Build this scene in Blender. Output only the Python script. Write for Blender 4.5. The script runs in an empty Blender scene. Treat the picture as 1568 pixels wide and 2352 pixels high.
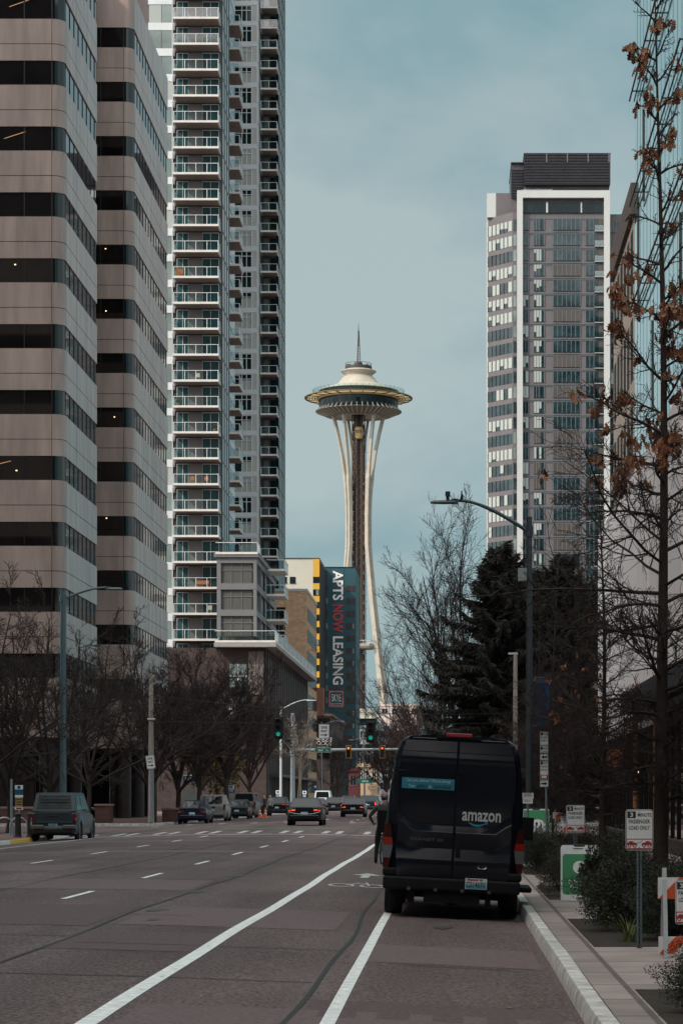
import bpy, math, random
from mathutils import Vector, Matrix
R = math.radians
SC = bpy.context.scene
COL = SC.collection
# ------------------------------------------------------------------ camera
F = 5553.0; HZ = 1.83; VX = 1037.0; VY = 1833.0      # focal length, eye height and vanishing point on a 1568 px wide frame
cd = bpy.data.cameras.new('camera'); cam = bpy.data.objects.new('camera', cd); COL.objects.link(cam)
cam.location = (0, 0, HZ); cam.rotation_euler = (R(90), 0, 0)
cd.sensor_fit = 'HORIZONTAL'; cd.sensor_width = 24.0; cd.lens = 24.0 * F / 1568
cd.shift_x = -(VX - 784) / 1568; cd.shift_y = (VY - 1176) / 1568
cd.clip_start = 0.5; cd.clip_end = 20000
SC.camera = cam
# ------------------------------------------------------------------ light
SUN = Vector((-0.62, -0.50, 0.60)).normalized()        # towards the sun: behind the camera on the left
el = math.asin(SUN.z); az = math.atan2(SUN.x, SUN.y)
SC.view_settings.view_transform = 'Standard'; SC.view_settings.look = 'None'
SC.view_settings.exposure = 0.0; SC.view_settings.gamma = 1.0
w = bpy.data.worlds.new('World'); SC.world = w; w.use_nodes = True
nt = w.node_tree; nt.nodes.clear()
def nd(nt, t, **k):
    n = nt.nodes.new(t)
    for a, b in k.items(): setattr(n, a, b)
    return n
def lk(nt, a, b): nt.links.new(a, b)
out = nd(nt, 'ShaderNodeOutputWorld'); bg = nd(nt, 'ShaderNodeBackground'); bg.inputs['Strength'].default_value = 0.1
sky = nd(nt, 'ShaderNodeTexSky', sky_type='NISHITA', sun_disc=False); sky.sun_elevation = el; sky.sun_rotation = az
sky.air_density = 1.0; sky.dust_density = 1.6
tc = nd(nt, 'ShaderNodeTexCoord')
mp = nd(nt, 'ShaderNodeMapping'); mp.inputs['Scale'].default_value = (1.0, 0.75, 2.1); mp.inputs['Location'].default_value = (3.1, 0.4, 0.35)
n1 = nd(nt, 'ShaderNodeTexNoise'); n1.inputs['Scale'].default_value = 4.2; n1.inputs['Detail'].default_value = 7; n1.inputs['Roughness'].default_value = 0.52
n1.inputs['Distortion'].default_value = 0.25
lk(nt, tc.outputs['Generated'], mp.inputs['Vector']); lk(nt, mp.outputs[0], n1.inputs['Vector'])
cr = nd(nt, 'ShaderNodeValToRGB')                       # thin broken cloud: blue-grey gaps, pale cloud
cr.color_ramp.elements[0].position = 0.30; cr.color_ramp.elements[0].color = (1.25, 3.05, 3.45, 1)
cr.color_ramp.elements[1].position = 0.60; cr.color_ramp.elements[1].color = (4.15, 5.05, 5.10, 1)
e = cr.color_ramp.elements.new(0.46); e.color = (2.85, 4.10, 4.38, 1)
sz_ = nd(nt, 'ShaderNodeSeparateXYZ'); lk(nt, tc.outputs['Generated'], sz_.inputs[0])
hz_ = nd(nt, 'ShaderNodeMapRange'); hz_.inputs[1].default_value = 0.015; hz_.inputs[2].default_value = 0.115; hz_.inputs[3].default_value = -0.15; hz_.inputs[4].default_value = 0.0   # clearer teal band near the horizon
lk(nt, sz_.outputs[2], hz_.inputs[0]); ad_ = nd(nt, 'ShaderNodeMath', operation='ADD'); lk(nt, n1.outputs[0], ad_.inputs[0]); lk(nt, hz_.outputs[0], ad_.inputs[1]); lk(nt, ad_.outputs[0], cr.inputs[0])
dt = nd(nt, 'ShaderNodeVectorMath', operation='DOT_PRODUCT'); dt.inputs[1].default_value = SUN
lk(nt, tc.outputs['Generated'], dt.inputs[0])
mr = nd(nt, 'ShaderNodeMapRange'); mr.inputs[1].default_value = 0.0; mr.inputs[2].default_value = 1.0; mr.inputs[3].default_value = 1.05; mr.inputs[4].default_value = 6.7
lk(nt, dt.outputs['Value'], mr.inputs[0])
sc_ = nd(nt, 'ShaderNodeVectorMath', operation='SCALE'); lk(nt, cr.outputs[0], sc_.inputs[0]); lk(nt, mr.outputs[0], sc_.inputs['Scale'])
wm = nd(nt, 'ShaderNodeMapRange'); wm.inputs[1].default_value = 0.0; wm.inputs[2].default_value = 0.8; lk(nt, dt.outputs['Value'], wm.inputs[0])
wc = nd(nt, 'ShaderNodeMix', data_type='RGBA'); wc.inputs[6].default_value = (1, 1, 1, 1); wc.inputs[7].default_value = (1.46, 1.04, 0.98, 1); lk(nt, wm.outputs[0], wc.inputs[0])   # cloud lit warm round the sun
wv_ = nd(nt, 'ShaderNodeVectorMath', operation='MULTIPLY'); lk(nt, sc_.outputs[0], wv_.inputs[0]); lk(nt, wc.outputs[2], wv_.inputs[1])
mx = nd(nt, 'ShaderNodeMix', data_type='RGBA'); mx.inputs[0].default_value = 0.9
lk(nt, sky.outputs[0], mx.inputs[6]); lk(nt, wv_.outputs[0], mx.inputs[7])
lk(nt, mx.outputs[2], bg.inputs[0]); lk(nt, bg.outputs[0], out.inputs[0])
sl = bpy.data.lights.new('sun', 'SUN'); sl.energy = 2.9; sl.angle = R(0.6); sl.color = (1.0, 0.90, 0.76)
so = bpy.data.objects.new('sun', sl); COL.objects.link(so); so.rotation_euler = SUN.to_track_quat('Z', 'Y').to_euler(); so.location = (-60, -60, 200)

# ------------------------------------------------------------------ helpers
def X_(px, Y): return (px - VX) * Y / F
def Z_(py, Y): return HZ + (VY - py) * Y / F
class MB:
    def __init__(s): s.v = []; s.f = []; s.m = []
    def add(s, vs, fs, m=0):
        b = len(s.v); s.v += [tuple(v) for v in vs]
        for f in fs: s.f.append(tuple(i + b for i in f)); s.m.append(m)
    def box(s, x0, x1, y0, y1, z0, z1, m=0):
        s.add([(x0,y0,z0),(x1,y0,z0),(x1,y1,z0),(x0,y1,z0),(x0,y0,z1),(x1,y0,z1),(x1,y1,z1),(x0,y1,z1)],
              [(0,3,2,1),(4,5,6,7),(0,1,5,4),(1,2,6,5),(2,3,7,6),(3,0,4,7)], m)
    def obox(s, c, ux, uy, hz, m=0):                    # oriented box: centre, half axes
        c = Vector(c); ux = Vector(ux); uy = Vector(uy); uz = Vector(hz)
        vs = [c + a*ux + b*uy + d*uz for d in (-1, 1) for a, b in ((-1,-1),(1,-1),(1,1),(-1,1))]
        s.add(vs, [(0,3,2,1),(4,5,6,7),(0,1,5,4),(1,2,6,5),(2,3,7,6),(3,0,4,7)], m)
    def quad(s, a, b, c, d, m=0): s.add([a, b, c, d], [(0,1,2,3)], m)
    def tube(s, pts, rad, n=8, m=0, cap=True):
        pts = [Vector(p) for p in pts]; k = len(pts)
        if not hasattr(rad, '__len__'): rad = [rad] * k
        vs = []; ref = None
        for i, p in enumerate(pts):
            d = pts[min(i+1, k-1)] - pts[max(i-1, 0)]
            if d.length < 1e-9: d = Vector((0,0,1))
            d.normalize()
            if ref is None: ref = Vector((1,0,0)) if abs(d.x) < .8 else Vector((0,1,0))
            u = ref - d * ref.dot(d)
            if u.length < 1e-6: u = d.orthogonal()
            u.normalize(); ref = u; q = d.cross(u)
            for j in range(n):
                a = 2*math.pi*j/n; vs.append(p + (u*math.cos(a) + q*math.sin(a))*rad[i])
        fs = [(i*n+j, i*n+(j+1)%n, (i+1)*n+(j+1)%n, (i+1)*n+j) for i in range(k-1) for j in range(n)]
        if cap: fs += [tuple(range(n-1, -1, -1)), tuple((k-1)*n + j for j in range(n))]
        s.add(vs, fs, m)
    def lathe(s, prof, n=32, c=(0,0,0), m=0, axis='z', closed=False):
        vs = []
        for r, z in prof:
            for j in range(n):
                a = 2*math.pi*j/n
                if axis == 'z': vs.append((c[0]+r*math.cos(a), c[1]+r*math.sin(a), c[2]+z))
                elif axis == 'x': vs.append((c[0]+z, c[1]+r*math.cos(a), c[2]+r*math.sin(a)))
                else: vs.append((c[0]+r*math.cos(a), c[1]+z, c[2]+r*math.sin(a)))
        k = len(prof)
        fs = [(i*n+j, i*n+(j+1)%n, (i+1)*n+(j+1)%n, (i+1)*n+j) for i in range(k-1) for j in range(n)]
        if closed: fs += [((k-1)*n+j, (k-1)*n+(j+1)%n, (j+1)%n, j) for j in range(n)]
        s.add(vs, fs, m)
    def prism(s, poly, z0, z1, m=0, cap=True):          # plan polygon extruded upwards
        n = len(poly)
        vs = [(x, y, z0) for x, y in poly] + [(x, y, z1) for x, y in poly]
        fs = [(i, (i+1)%n, n+(i+1)%n, n+i) for i in range(n)]
        if cap: fs += [tuple(range(n-1,-1,-1)), tuple(range(n, 2*n))]
        s.add(vs, fs, m)
    def slab(s, poly, o, ux, uz, t, m=0):               # flat outline in the plane (ux,uz) at o, thickness t along its normal
        o = Vector(o); ux = Vector(ux); uz = Vector(uz); nn = ux.cross(uz).normalized()*t
        n = len(poly); a = [o + ux*x + uz*z for x, z in poly]; b = [p + nn for p in a]
        fs = [tuple(range(n)), tuple(range(2*n-1, n-1, -1))] + [(i, n+i, n+(i+1)%n, (i+1)%n) for i in range(n)]
        s.add(a + b, fs, m)
    def loft(s, rings, m=0, cap=True, close=True):
        n = len(rings[0]); vs = [p for r in rings for p in r]; k = len(rings)
        rg = n if close else n-1
        fs = [(i*n+j, (i+1)*n+j, (i+1)*n+(j+1)%n, i*n+(j+1)%n) for i in range(k-1) for j in range(rg)]
        if cap: fs += [tuple(range(n)), tuple((k-1)*n + j for j in range(n-1,-1,-1))]
        s.add(vs, fs, m)
    def ball(s, c, r, n=12, m=0):
        if not hasattr(r, '__len__'): r = (r, r, r)
        k = n//2
        vs = [(c[0]+r[0]*math.sin(math.pi*i/k)*math.cos(2*math.pi*j/n), c[1]+r[1]*math.sin(math.pi*i/k)*math.sin(2*math.pi*j/n), c[2]+r[2]*math.cos(math.pi*i/k)) for i in range(k+1) for j in range(n)]
        s.add(vs, [(i*n+j, (i+1)*n+j, (i+1)*n+(j+1)%n, i*n+(j+1)%n) for i in range(k) for j in range(n)], m)
    def text(s, txt, o, ux, uz, w, h, m=0, bold=0.0, t=0.004):   # lettering fitted to a w x h box centred on o
        vs, fs, bb = glyphs(txt, bold)
        o = Vector(o); ux = Vector(ux).normalized(); uz = Vector(uz).normalized(); nn = ux.cross(uz)
        sx = w/(bb[1]-bb[0]); sz = h/(bb[3]-bb[2]); cx = (bb[0]+bb[1])/2; cz = (bb[2]+bb[3])/2
        zs = [v[2] for v in vs]; zl, zh = min(zs), max(zs)
        s.add([o + ux*((v[0]-cx)*sx) + uz*((v[1]-cz)*sz) + nn*(t*(v[2]-zl)/max(zh-zl, 1e-6)) for v in vs], fs, m)
    def build(s, name, mats, parent=None, smooth=None, bevel=0, seg=2):
        if not isinstance(mats, (list, tuple)): mats = [mats]
        me = bpy.data.meshes.new(name); me.from_pydata(s.v, [], s.f)
        for mt in mats: me.materials.append(mt)
        if len(mats) > 1: me.polygons.foreach_set('material_index', s.m)
        if smooth is not None:
            me.polygons.foreach_set('use_smooth', [True]*len(me.polygons))
            if smooth < 179: me.set_sharp_from_angle(angle=R(smooth))
        me.update()
        o = bpy.data.objects.new(name, me); COL.objects.link(o)
        if parent: o.parent = parent
        if bevel:
            b = o.modifiers.new('bevel', 'BEVEL'); b.width = bevel; b.segments = seg; b.limit_method = 'ANGLE'; b.angle_limit = R(35)
        return o
_gl = {}
def glyphs(txt, bold=0.0):
    k = (txt, bold)
    if k not in _gl:
        cu = bpy.data.curves.new('t', 'FONT'); cu.body = txt; cu.extrude = 0.01; cu.offset = bold; cu.resolution_u = 3
        o = bpy.data.objects.new('t', cu); COL.objects.link(o)
        me = bpy.data.meshes.new_from_object(o.evaluated_get(bpy.context.evaluated_depsgraph_get()))
        vs = [tuple(v.co) for v in me.vertices]; fs = [tuple(p.vertices) for p in me.polygons]
        bpy.data.objects.remove(o); bpy.data.curves.remove(cu); bpy.data.meshes.remove(me)
        _gl[k] = (vs, fs, (min(v[0] for v in vs), max(v[0] for v in vs), min(v[1] for v in vs), max(v[1] for v in vs)))
    return _gl[k]
def tag(o, label=None, cat=None, group=None, kind=None):
    if label: o['label'] = label
    if cat: o['category'] = cat
    if group: o['group'] = group
    if kind: o['kind'] = kind
    return o
def thing(name, label, cat, loc=(0,0,0), rz=0.0, group=None):
    o = bpy.data.objects.new(name, None); COL.objects.link(o); o.empty_display_size = .2
    o.location = loc; o.rotation_euler = (0, 0, rz)
    return tag(o, label, cat, group)
def setting(mb, name, mats, **k): return tag(mb.build(name, mats, **k), kind='structure')
def copy_tree(o, parent=None):
    c = o.copy(); COL.objects.link(c)
    if parent: c.parent = parent
    for ch in [x for x in o.children]: copy_tree(ch, c)
    return c
def copy_part(o, loc):
    c = o.copy(); COL.objects.link(c); c.location = loc
    for ch in [x for x in o.children]:
        d = ch.copy(); COL.objects.link(d); d.parent = c
    return c
# ------------------------------------------------------------------ materials
def M(name, col, rough=.6, metal=0.0, spec=.5, var=0.0, vs=3.0, bump=0.0, bs=30.0, stretch=None, emit=0.0, coat=0.0, alpha=None):
    m = bpy.data.materials.new(name); m.use_nodes = True; t = m.node_tree; b = t.nodes['Principled BSDF']
    col = tuple(col) + (1,)
    b.inputs['Base Color'].default_value = col; b.inputs['Roughness'].default_value = rough; b.inputs['Metallic'].default_value = metal
    b.inputs['Specular IOR Level'].default_value = spec
    if coat: b.inputs['Coat Weight'].default_value = coat; b.inputs['Coat Roughness'].default_value = .06
    if emit: b.inputs['Emission Color'].default_value = col; b.inputs['Emission Strength'].default_value = emit
    if var or bump:
        c = nd(t, 'ShaderNodeTexCoord'); src = c.outputs['Object']
        if stretch:
            mpn = nd(t, 'ShaderNodeMapping'); mpn.inputs['Scale'].default_value = stretch; lk(t, src, mpn.inputs[0]); src = mpn.outputs[0]
        if var:
            n = nd(t, 'ShaderNodeTexNoise'); n.inputs['Scale'].default_value = vs; n.inputs['Detail'].default_value = 6; n.inputs['Roughness'].default_value = .6
            r = nd(t, 'ShaderNodeMapRange'); r.inputs[1].default_value = .3; r.inputs[2].default_value = .7
            r.inputs[3].default_value = 1-var; r.inputs[4].default_value = 1+var
            s = nd(t, 'ShaderNodeVectorMath', operation='SCALE'); s.inputs[0].default_value = col[:3]
            lk(t, src, n.inputs['Vector']); lk(t, n.outputs[0], r.inputs[0]); lk(t, r.outputs[0], s.inputs['Scale']); lk(t, s.outputs[0], b.inputs['Base Color'])
        if bump:
            n2 = nd(t, 'ShaderNodeTexNoise'); n2.inputs['Scale'].default_value = bs; n2.inputs['Detail'].default_value = 4
            bp = nd(t, 'ShaderNodeBump'); bp.inputs['Strength'].default_value = bump; bp.inputs['Distance'].default_value = .02
            lk(t, src, n2.inputs['Vector']); lk(t, n2.outputs[0], bp.inputs['Height']); lk(t, bp.outputs[0], b.inputs['Normal'])
    return m
def M_asphalt():
    m = M('asphalt', (.13,.115,.11), .85, spec=.3); t = m.node_tree; b = t.nodes['Principled BSDF']
    c = nd(t, 'ShaderNodeTexCoord')
    def noise(s, d=4, ro=.6, map_=None):
        n = nd(t, 'ShaderNodeTexNoise'); n.inputs['Scale'].default_value = s; n.inputs['Detail'].default_value = d; n.inputs['Roughness'].default_value = ro
        if map_:
            q = nd(t, 'ShaderNodeMapping'); q.inputs['Scale'].default_value = map_; lk(t, c.outputs['Object'], q.inputs[0]); lk(t, q.outputs[0], n.inputs['Vector'])
        else: lk(t, c.outputs['Object'], n.inputs['Vector'])
        return n
    fine = noise(26, 5, .8); patch = noise(.5, 3, .5, (1, .35, 1)); lane = noise(.8, 3, .5, (1, .04, 1))
    vo = nd(t, 'ShaderNodeTexVoronoi'); vo.inputs['Scale'].default_value = 30; lk(t, c.outputs['Object'], vo.inputs['Vector'])
    r1 = nd(t, 'ShaderNodeValToRGB'); r1.color_ramp.elements[0].position = .39; r1.color_ramp.elements[0].color = (.032,.022,.022,1)
    r1.color_ramp.elements[1].position = .63; r1.color_ramp.elements[1].color = (.250,.172,.168,1)
    lk(t, fine.outputs[0], r1.inputs[0])
    mul = nd(t, 'ShaderNodeMath', operation='MULTIPLY'); a1 = nd(t, 'ShaderNodeMapRange'); a1.inputs[1].default_value=.3; a1.inputs[2].default_value=.7; a1.inputs[3].default_value=.80; a1.inputs[4].default_value=1.18
    a2 = nd(t, 'ShaderNodeMapRange'); a2.inputs[1].default_value=.3; a2.inputs[2].default_value=.7; a2.inputs[3].default_value=.74; a2.inputs[4].default_value=1.2
    lk(t, patch.outputs[0], a1.inputs[0]); lk(t, lane.outputs[0], a2.inputs[0]); lk(t, a1.outputs[0], mul.inputs[0]); lk(t, a2.outputs[0], mul.inputs[1])
    s = nd(t, 'ShaderNodeVectorMath', operation='SCALE'); lk(t, r1.outputs[0], s.inputs[0]); lk(t, mul.outputs[0], s.inputs['Scale'])
    st = nd(t, 'ShaderNodeMapRange'); st.inputs[1].default_value = .0; st.inputs[2].default_value = .9; st.inputs[3].default_value = .75; st.inputs[4].default_value = 1.2
    lk(t, vo.outputs['Color'], st.inputs[0]); s2 = nd(t, 'ShaderNodeVectorMath', operation='SCALE'); lk(t, s.outputs[0], s2.inputs[0]); lk(t, st.outputs[0], s2.inputs['Scale'])
    lk(t, s2.outputs[0], b.inputs['Base Color'])
    bp = nd(t, 'ShaderNodeBump'); bp.inputs['Strength'].default_value = .5; bp.inputs['Distance'].default_value = .01
    lk(t, fine.outputs[0], bp.inputs['Height']); lk(t, bp.outputs[0], b.inputs['Normal'])
    return m
def M_tiles(name, col, joint, sx, sy, var=.12, js=.014, rough=.85, off=0.5, plane=None):
    m = M(name, col, rough, spec=.3); t = m.node_tree; b = t.nodes['Principled BSDF']
    c = nd(t, 'ShaderNodeTexCoord'); br = nd(t, 'ShaderNodeTexBrick'); src = c.outputs['Object']
    if plane:                                           # 'xz' or 'yz' walls: lay the courses along the wall
        sp = nd(t, 'ShaderNodeSeparateXYZ'); cb = nd(t, 'ShaderNodeCombineXYZ'); lk(t, src, sp.inputs[0])
        ad = nd(t, 'ShaderNodeMath', operation='ADD'); lk(t, sp.outputs[0], ad.inputs[0]); lk(t, sp.outputs[1], ad.inputs[1])
        lk(t, ad.outputs[0], cb.inputs[0]); lk(t, sp.outputs[2], cb.inputs[1]); src = cb.outputs[0]
    lk(t, src, br.inputs['Vector'])
    br.offset = off; br.inputs['Scale'].default_value = 1; br.inputs['Brick Width'].default_value = sx; br.inputs['Row Height'].default_value = sy
    br.inputs['Mortar Size'].default_value = js; br.inputs['Mortar Smooth'].default_value = .1; br.inputs['Bias'].default_value = 0
    br.inputs['Color1'].default_value = tuple(x*(1-var) for x in col)+(1,); br.inputs['Color2'].default_value = tuple(x*(1+var) for x in col)+(1,)
    br.inputs['Mortar'].default_value = tuple(joint)+(1,)
    n = nd(t, 'ShaderNodeTexNoise'); n.inputs['Scale'].default_value = 1.3; n.inputs['Detail'].default_value = 7; lk(t, c.outputs['Object'], n.inputs['Vector'])
    r = nd(t, 'ShaderNodeMapRange'); r.inputs[1].default_value = .3; r.inputs[2].default_value = .7; r.inputs[3].default_value = .8; r.inputs[4].default_value = 1.15
    s = nd(t, 'ShaderNodeVectorMath', operation='SCALE'); lk(t, n.outputs[0], r.inputs[0]); lk(t, br.outputs['Color'], s.inputs[0]); lk(t, r.outputs[0], s.inputs['Scale'])
    lk(t, s.outputs[0], b.inputs['Base Color'])
    return m
def M_glass(name, col=(.55,.75,.75), refl=.3):           # thin clear pane
    m = bpy.data.materials.new(name); m.use_nodes = True; t = m.node_tree; t.nodes.clear()
    o = nd(t, 'ShaderNodeOutputMaterial'); mi = nd(t, 'ShaderNodeMixShader'); tr = nd(t, 'ShaderNodeBsdfTransparent'); gl = nd(t, 'ShaderNodeBsdfGlossy')
    tr.inputs[0].default_value = tuple(col)+(1,); gl.inputs['Roughness'].default_value = .04
    lw = nd(t, 'ShaderNodeLayerWeight'); lw.inputs[0].default_value = .35
    mm = nd(t, 'ShaderNodeMath', operation='MULTIPLY_ADD'); mm.inputs[1].default_value = .6; mm.inputs[2].default_value = refl*.5
    lk(t, lw.outputs['Fresnel'], mm.inputs[0]); lk(t, mm.outputs[0], mi.inputs[0]); lk(t, tr.outputs[0], mi.inputs[1]); lk(t, gl.outputs[0], mi.inputs[2]); lk(t, mi.outputs[0], o.inputs[0])
    return m
asphalt = M_asphalt()
white_line = M('road_paint', (.86,.82,.80), .7, var=.26, vs=11)
yellow_line = M('yellow_paint', (.62,.36,.04), .7, var=.2, vs=8)
green_line = M('green_paint', (.10,.26,.10), .8, var=.25, vs=3)
tar = M('tar', (.022,.018,.018), .7)
kerb_m = M('kerb_concrete', (.58,.535,.50), .9, var=.38, vs=3.6, bump=.5, bs=18)
walk_m = M_tiles('sidewalk_slabs', (.355,.285,.258), (.15,.12,.11), 1.55, 1.55, .14, .03, off=0)
redwalk_m = M_tiles('brick_pavement', (.20,.115,.10), (.11,.07,.065), .4, .2, .14, .012)
soil_m = M('soil', (.035,.024,.018), .95, var=.4, vs=6, bump=.8, bs=12)
ground_m = M('ground', (.11,.10,.095), .95, var=.2, vs=.02)
stone = M('tan_granite', (.385,.285,.25), .27, var=.24, vs=1.3, stretch=(.9,.9,.12), spec=.6)
dark_core = M('dark_joint', (.012,.01,.01), .8)
office_glass = M('bronze_glass', (.010,.008,.008), .035, spec=.5, var=.5, vs=.4); office_glass.node_tree.nodes['Principled BSDF'].inputs['IOR'].default_value = 1.75
mullion = M('bronze_mullion', (.03,.025,.025), .4, metal=.6)
lit_warm = M('lit_lamp', (1.0,.62,.28), .5, emit=2.2)
white_panel = M('white_panel', (.56,.58,.60), .5, var=.06, vs=.6)
grey_panel = M('grey_panel', (.42,.43,.42), .6, var=.08, vs=.6)
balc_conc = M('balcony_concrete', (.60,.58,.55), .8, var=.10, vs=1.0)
soffit = M('shaded_soffit', (.22,.175,.155), .85, var=.12, vs=1.4)  # slab underside, its shade put into a darker brown
apt_dark = M('dark_wall', (.10,.085,.085), .75, var=.2, vs=.8)
apt_glass = M('teal_glass', (.009,.020,.023), .05, spec=.22, var=.5, vs=.35)
apt_glass2 = M('pale_glass', (.17,.22,.215), .12, spec=.6, var=.3, vs=.25)
blind = M('window_blind', (.33,.36,.34), .7, var=.05)
rail_white = M('rail_white', (.60,.62,.63), .45)
pane = M_glass('rail_glass', (.70,.84,.85), .16)
red_brick = M_tiles('tan_brick', (.50,.31,.19), (.42,.29,.20), .6, .2, .14, .02, plane='xz')
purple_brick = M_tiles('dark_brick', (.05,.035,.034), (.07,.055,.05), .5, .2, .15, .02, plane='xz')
needle_white = M('ivory_paint', (.36,.325,.268), .6, var=.14, vs=.25)
needle_dark = M('core_steel', (.030,.022,.020), .6)
needle_brown = M('brown_steel', (.075,.048,.036), .6)
needle_glass = M('deck_glass', (.008,.018,.022), .06, spec=.2, var=.4, vs=.3)
gold = M('gold_paint', (.42,.28,.11), .5)
teal_wall = M('teal_siding', (.006,.058,.078), .6, var=.08, vs=.5)
yellow_wall = M('yellow_siding', (.50,.285,.03), .6, var=.05)
cream_wall = M('cream_wall', (.43,.42,.35), .7, var=.04, vs=.4)
letter_white = M('letter_white', (.72,.72,.70), .6)
letter_red = M('letter_red', (.42,.035,.04), .6)
dark_letter = M('letter_dark', (.02,.02,.022), .6)
frame_white = M('white_frame', (.44,.45,.445), .5, var=.03, vs=.5)
tower_grey = M('grey_cladding', (.105,.094,.100), .6, var=.10, vs=.5)
louvre = M('louvre_metal', (.045,.043,.052), .45, metal=.3, var=.15, vs=.5)
concrete_wall = M('fluted_concrete', (.80,.75,.745), .8, var=.08, vs=.5, stretch=(3,3,.08), bump=.25, bs=2.4)
curtain_glass = M('blue_curtain_glass', (.28,.62,.67), .05, spec=.8, metal=.9, var=.10, vs=.25)
pole_m = M('galvanised', (.30,.33,.35), .45, metal=.7, var=.15, vs=5)
pole_dark = M('painted_pole', (.055,.065,.075), .5, metal=.4, var=.15, vs=4)
wood_m = M('weathered_wood', (.30,.25,.22), .85, var=.25, vs=5, stretch=(3,3,.3))
black_m = M('black_plastic', (.012,.012,.013), .5, var=.2, vs=6)
rubber = M('tyre_rubber', (.010,.010,.010), .85)
chrome = M('chrome', (.6,.6,.62), .15, metal=1.0)
sign_white = M('sign_white', (.80,.78,.78), .45, var=.05, vs=8)
sign_black = M('sign_black', (.015,.015,.016), .5)
sign_red = M('sign_red', (.33,.03,.03), .5)
sign_green = M('sign_green', (.015,.17,.11), .5)
sign_blue = M('sign_blue', (.02,.08,.17), .5)
green_panel = M('green_panel', (.05,.26,.11), .55, var=.06)
orange_m = M('orange_sheet', (.72,.10,.03), .5)
cone_m = M('cone_orange', (.85,.13,.02), .5)
bark = M('bark', (.040,.027,.023), .9, var=.3, vs=7, bump=.6, bs=14)
twig_m = M('twig_bark', (.034,.021,.019), .9, var=.3, vs=2)
pale_bark = M('pale_bark', (.30,.24,.18), .85, var=.25, vs=6)
dead_leaf = M('dead_leaf', (.27,.105,.05), .75, var=.45, vs=9)
conif = M('conifer_needles', (.024,.023,.016), .85, var=.5, vs=2.5)
shrub_m = M('shrub_leaf', (.030,.033,.020), .7, var=.55, vs=9)
shrub_red = M('shrub_brown', (.042,.031,.021), .75, var=.5, vs=9)
grass_m = M('blade_green', (.17,.19,.06), .65, var=.45, vs=7)
yellow_leaf = M('yellow_leaf', (.13,.085,.022), .7, var=.4, vs=4)
def gz(x, y):                                            # road surface: crown plus the rise at the junction
    c = max(0.0, .25*(1-((x+8.15)/9.25)**2))
    t = min(1, max(0, (y-104)/18)); return c + .16*t*t*(3-2*t)
def rise(y): t = min(1, max(0, (y-104)/18)); return .16*t*t*(3-2*t)
# ================================================================== ground, road, pavements
KR, KL = 1.09, -17.4                                    # right and left kerb faces
b = MB(); b.quad((-6000,-3000,-.12),(6000,-3000,-.12),(6000,9000,-.12),(-6000,9000,-.12)); setting(b, 'ground', ground_m)
def ys_list(a, z): 
    r = []; y = a
    while y < z: r.append(y); y += 2.0 if y < 150 else 12.0
    return r + [z]
b = MB(); xs = [KL + (KR-KL)*i/48 for i in range(49)]; ys = ys_list(-30, 560)
b.add([(x, y, gz(x, y)) for y in ys for x in xs], [(j*49+i, j*49+i+1, (j+1)*49+i+1, (j+1)*49+i) for j in range(len(ys)-1) for i in range(48)])
setting(b, 'road', asphalt, smooth=180)
b = MB()                                                 # the cross street, meeting the road at its gutters
for x0, x1 in ((-260, KL), (KR, 260)): b.quad((x0,117,.135),(x1,117,.135),(x1,141,.158),(x0,141,.158))
setting(b, 'cross_street', asphalt)
def walk(name, x0, x1, y0, y1, m, z=.15):
    b = MB(); ys = [y0] + [y for y in range(int(y0)+4, int(y1), 4) if y0 < y < y1] + [y1]
    for i in range(len(ys)-1):
        za, zb = z+rise(ys[i]), z+rise(ys[i+1])
        b.quad((x0,ys[i],za),(x1,ys[i],za),(x1,ys[i+1],zb),(x0,ys[i+1],zb))
    b.quad((x0,y0,-.1),(x1,y0,-.1),(x1,y0,z+rise(y0)),(x0,y0,z+rise(y0)))
    b.quad((x1,y1,-.1),(x0,y1,-.1),(x0,y1,z+rise(y1)),(x1,y1,z+rise(y1)))
    return setting(b, name, m)
walk('sidewalk', KR+.165, 40, -30, 115, walk_m); walk('sidewalk', KR+.165, 60, 142.5, 560, walk_m)
walk('sidewalk', -60, KL-.165, -30, 110, redwalk_m); walk('sidewalk', -60, KL-.165, 142.5, 560, redwalk_m)
rng = random.Random(4)
def kerb(name, xf, side, y0, y1, m=kerb_m, z=.155):
    b = MB(); y = y0; prof = [(-.03,-.1),(.0,.10),(.022,z-.004),(.045,z),(.155,z-.002),(.16,-.1)]; ry = []
    wob = 0
    while True:
        y = min(y, y1)
        wob = wob*.85 + rng.uniform(-.003,.003)
        ry.append([(xf+side*(px+wob), y, pz + rise(y) + rng.uniform(-.002,.002)*(pz > .05)) for px, pz in prof])
        if y >= y1: break
        y += .6 if y < 90 else 3
    b.loft(ry if side > 0 else [list(reversed(r)) for r in ry]); return setting(b, name, m, smooth=40)
kerb('kerb', KR, 1, -10, 115); kerb('kerb', KR, 1, 142.5, 520); kerb('kerb', KL, -1, -10, 95.5); kerb('kerb', KL, -1, 142.5, 520)
kerb('yellow_kerb', KL, -1, 95.5, 101.0, yellow_line, .157); kerb('kerb', KL, -1, 101.0, 109.9)
b = MB(); b.box(-60,KL-.01,142.3,142.48,-.05,.32); b.box(KR+.01,60,142.3,142.48,-.05,.32); b.box(KR+.01,40,115.02,115.2,-.05,.30); b.box(-60,KL-.01,110.02,110.2,-.05,.2)
setting(b, 'kerb', kerb_m)
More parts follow.
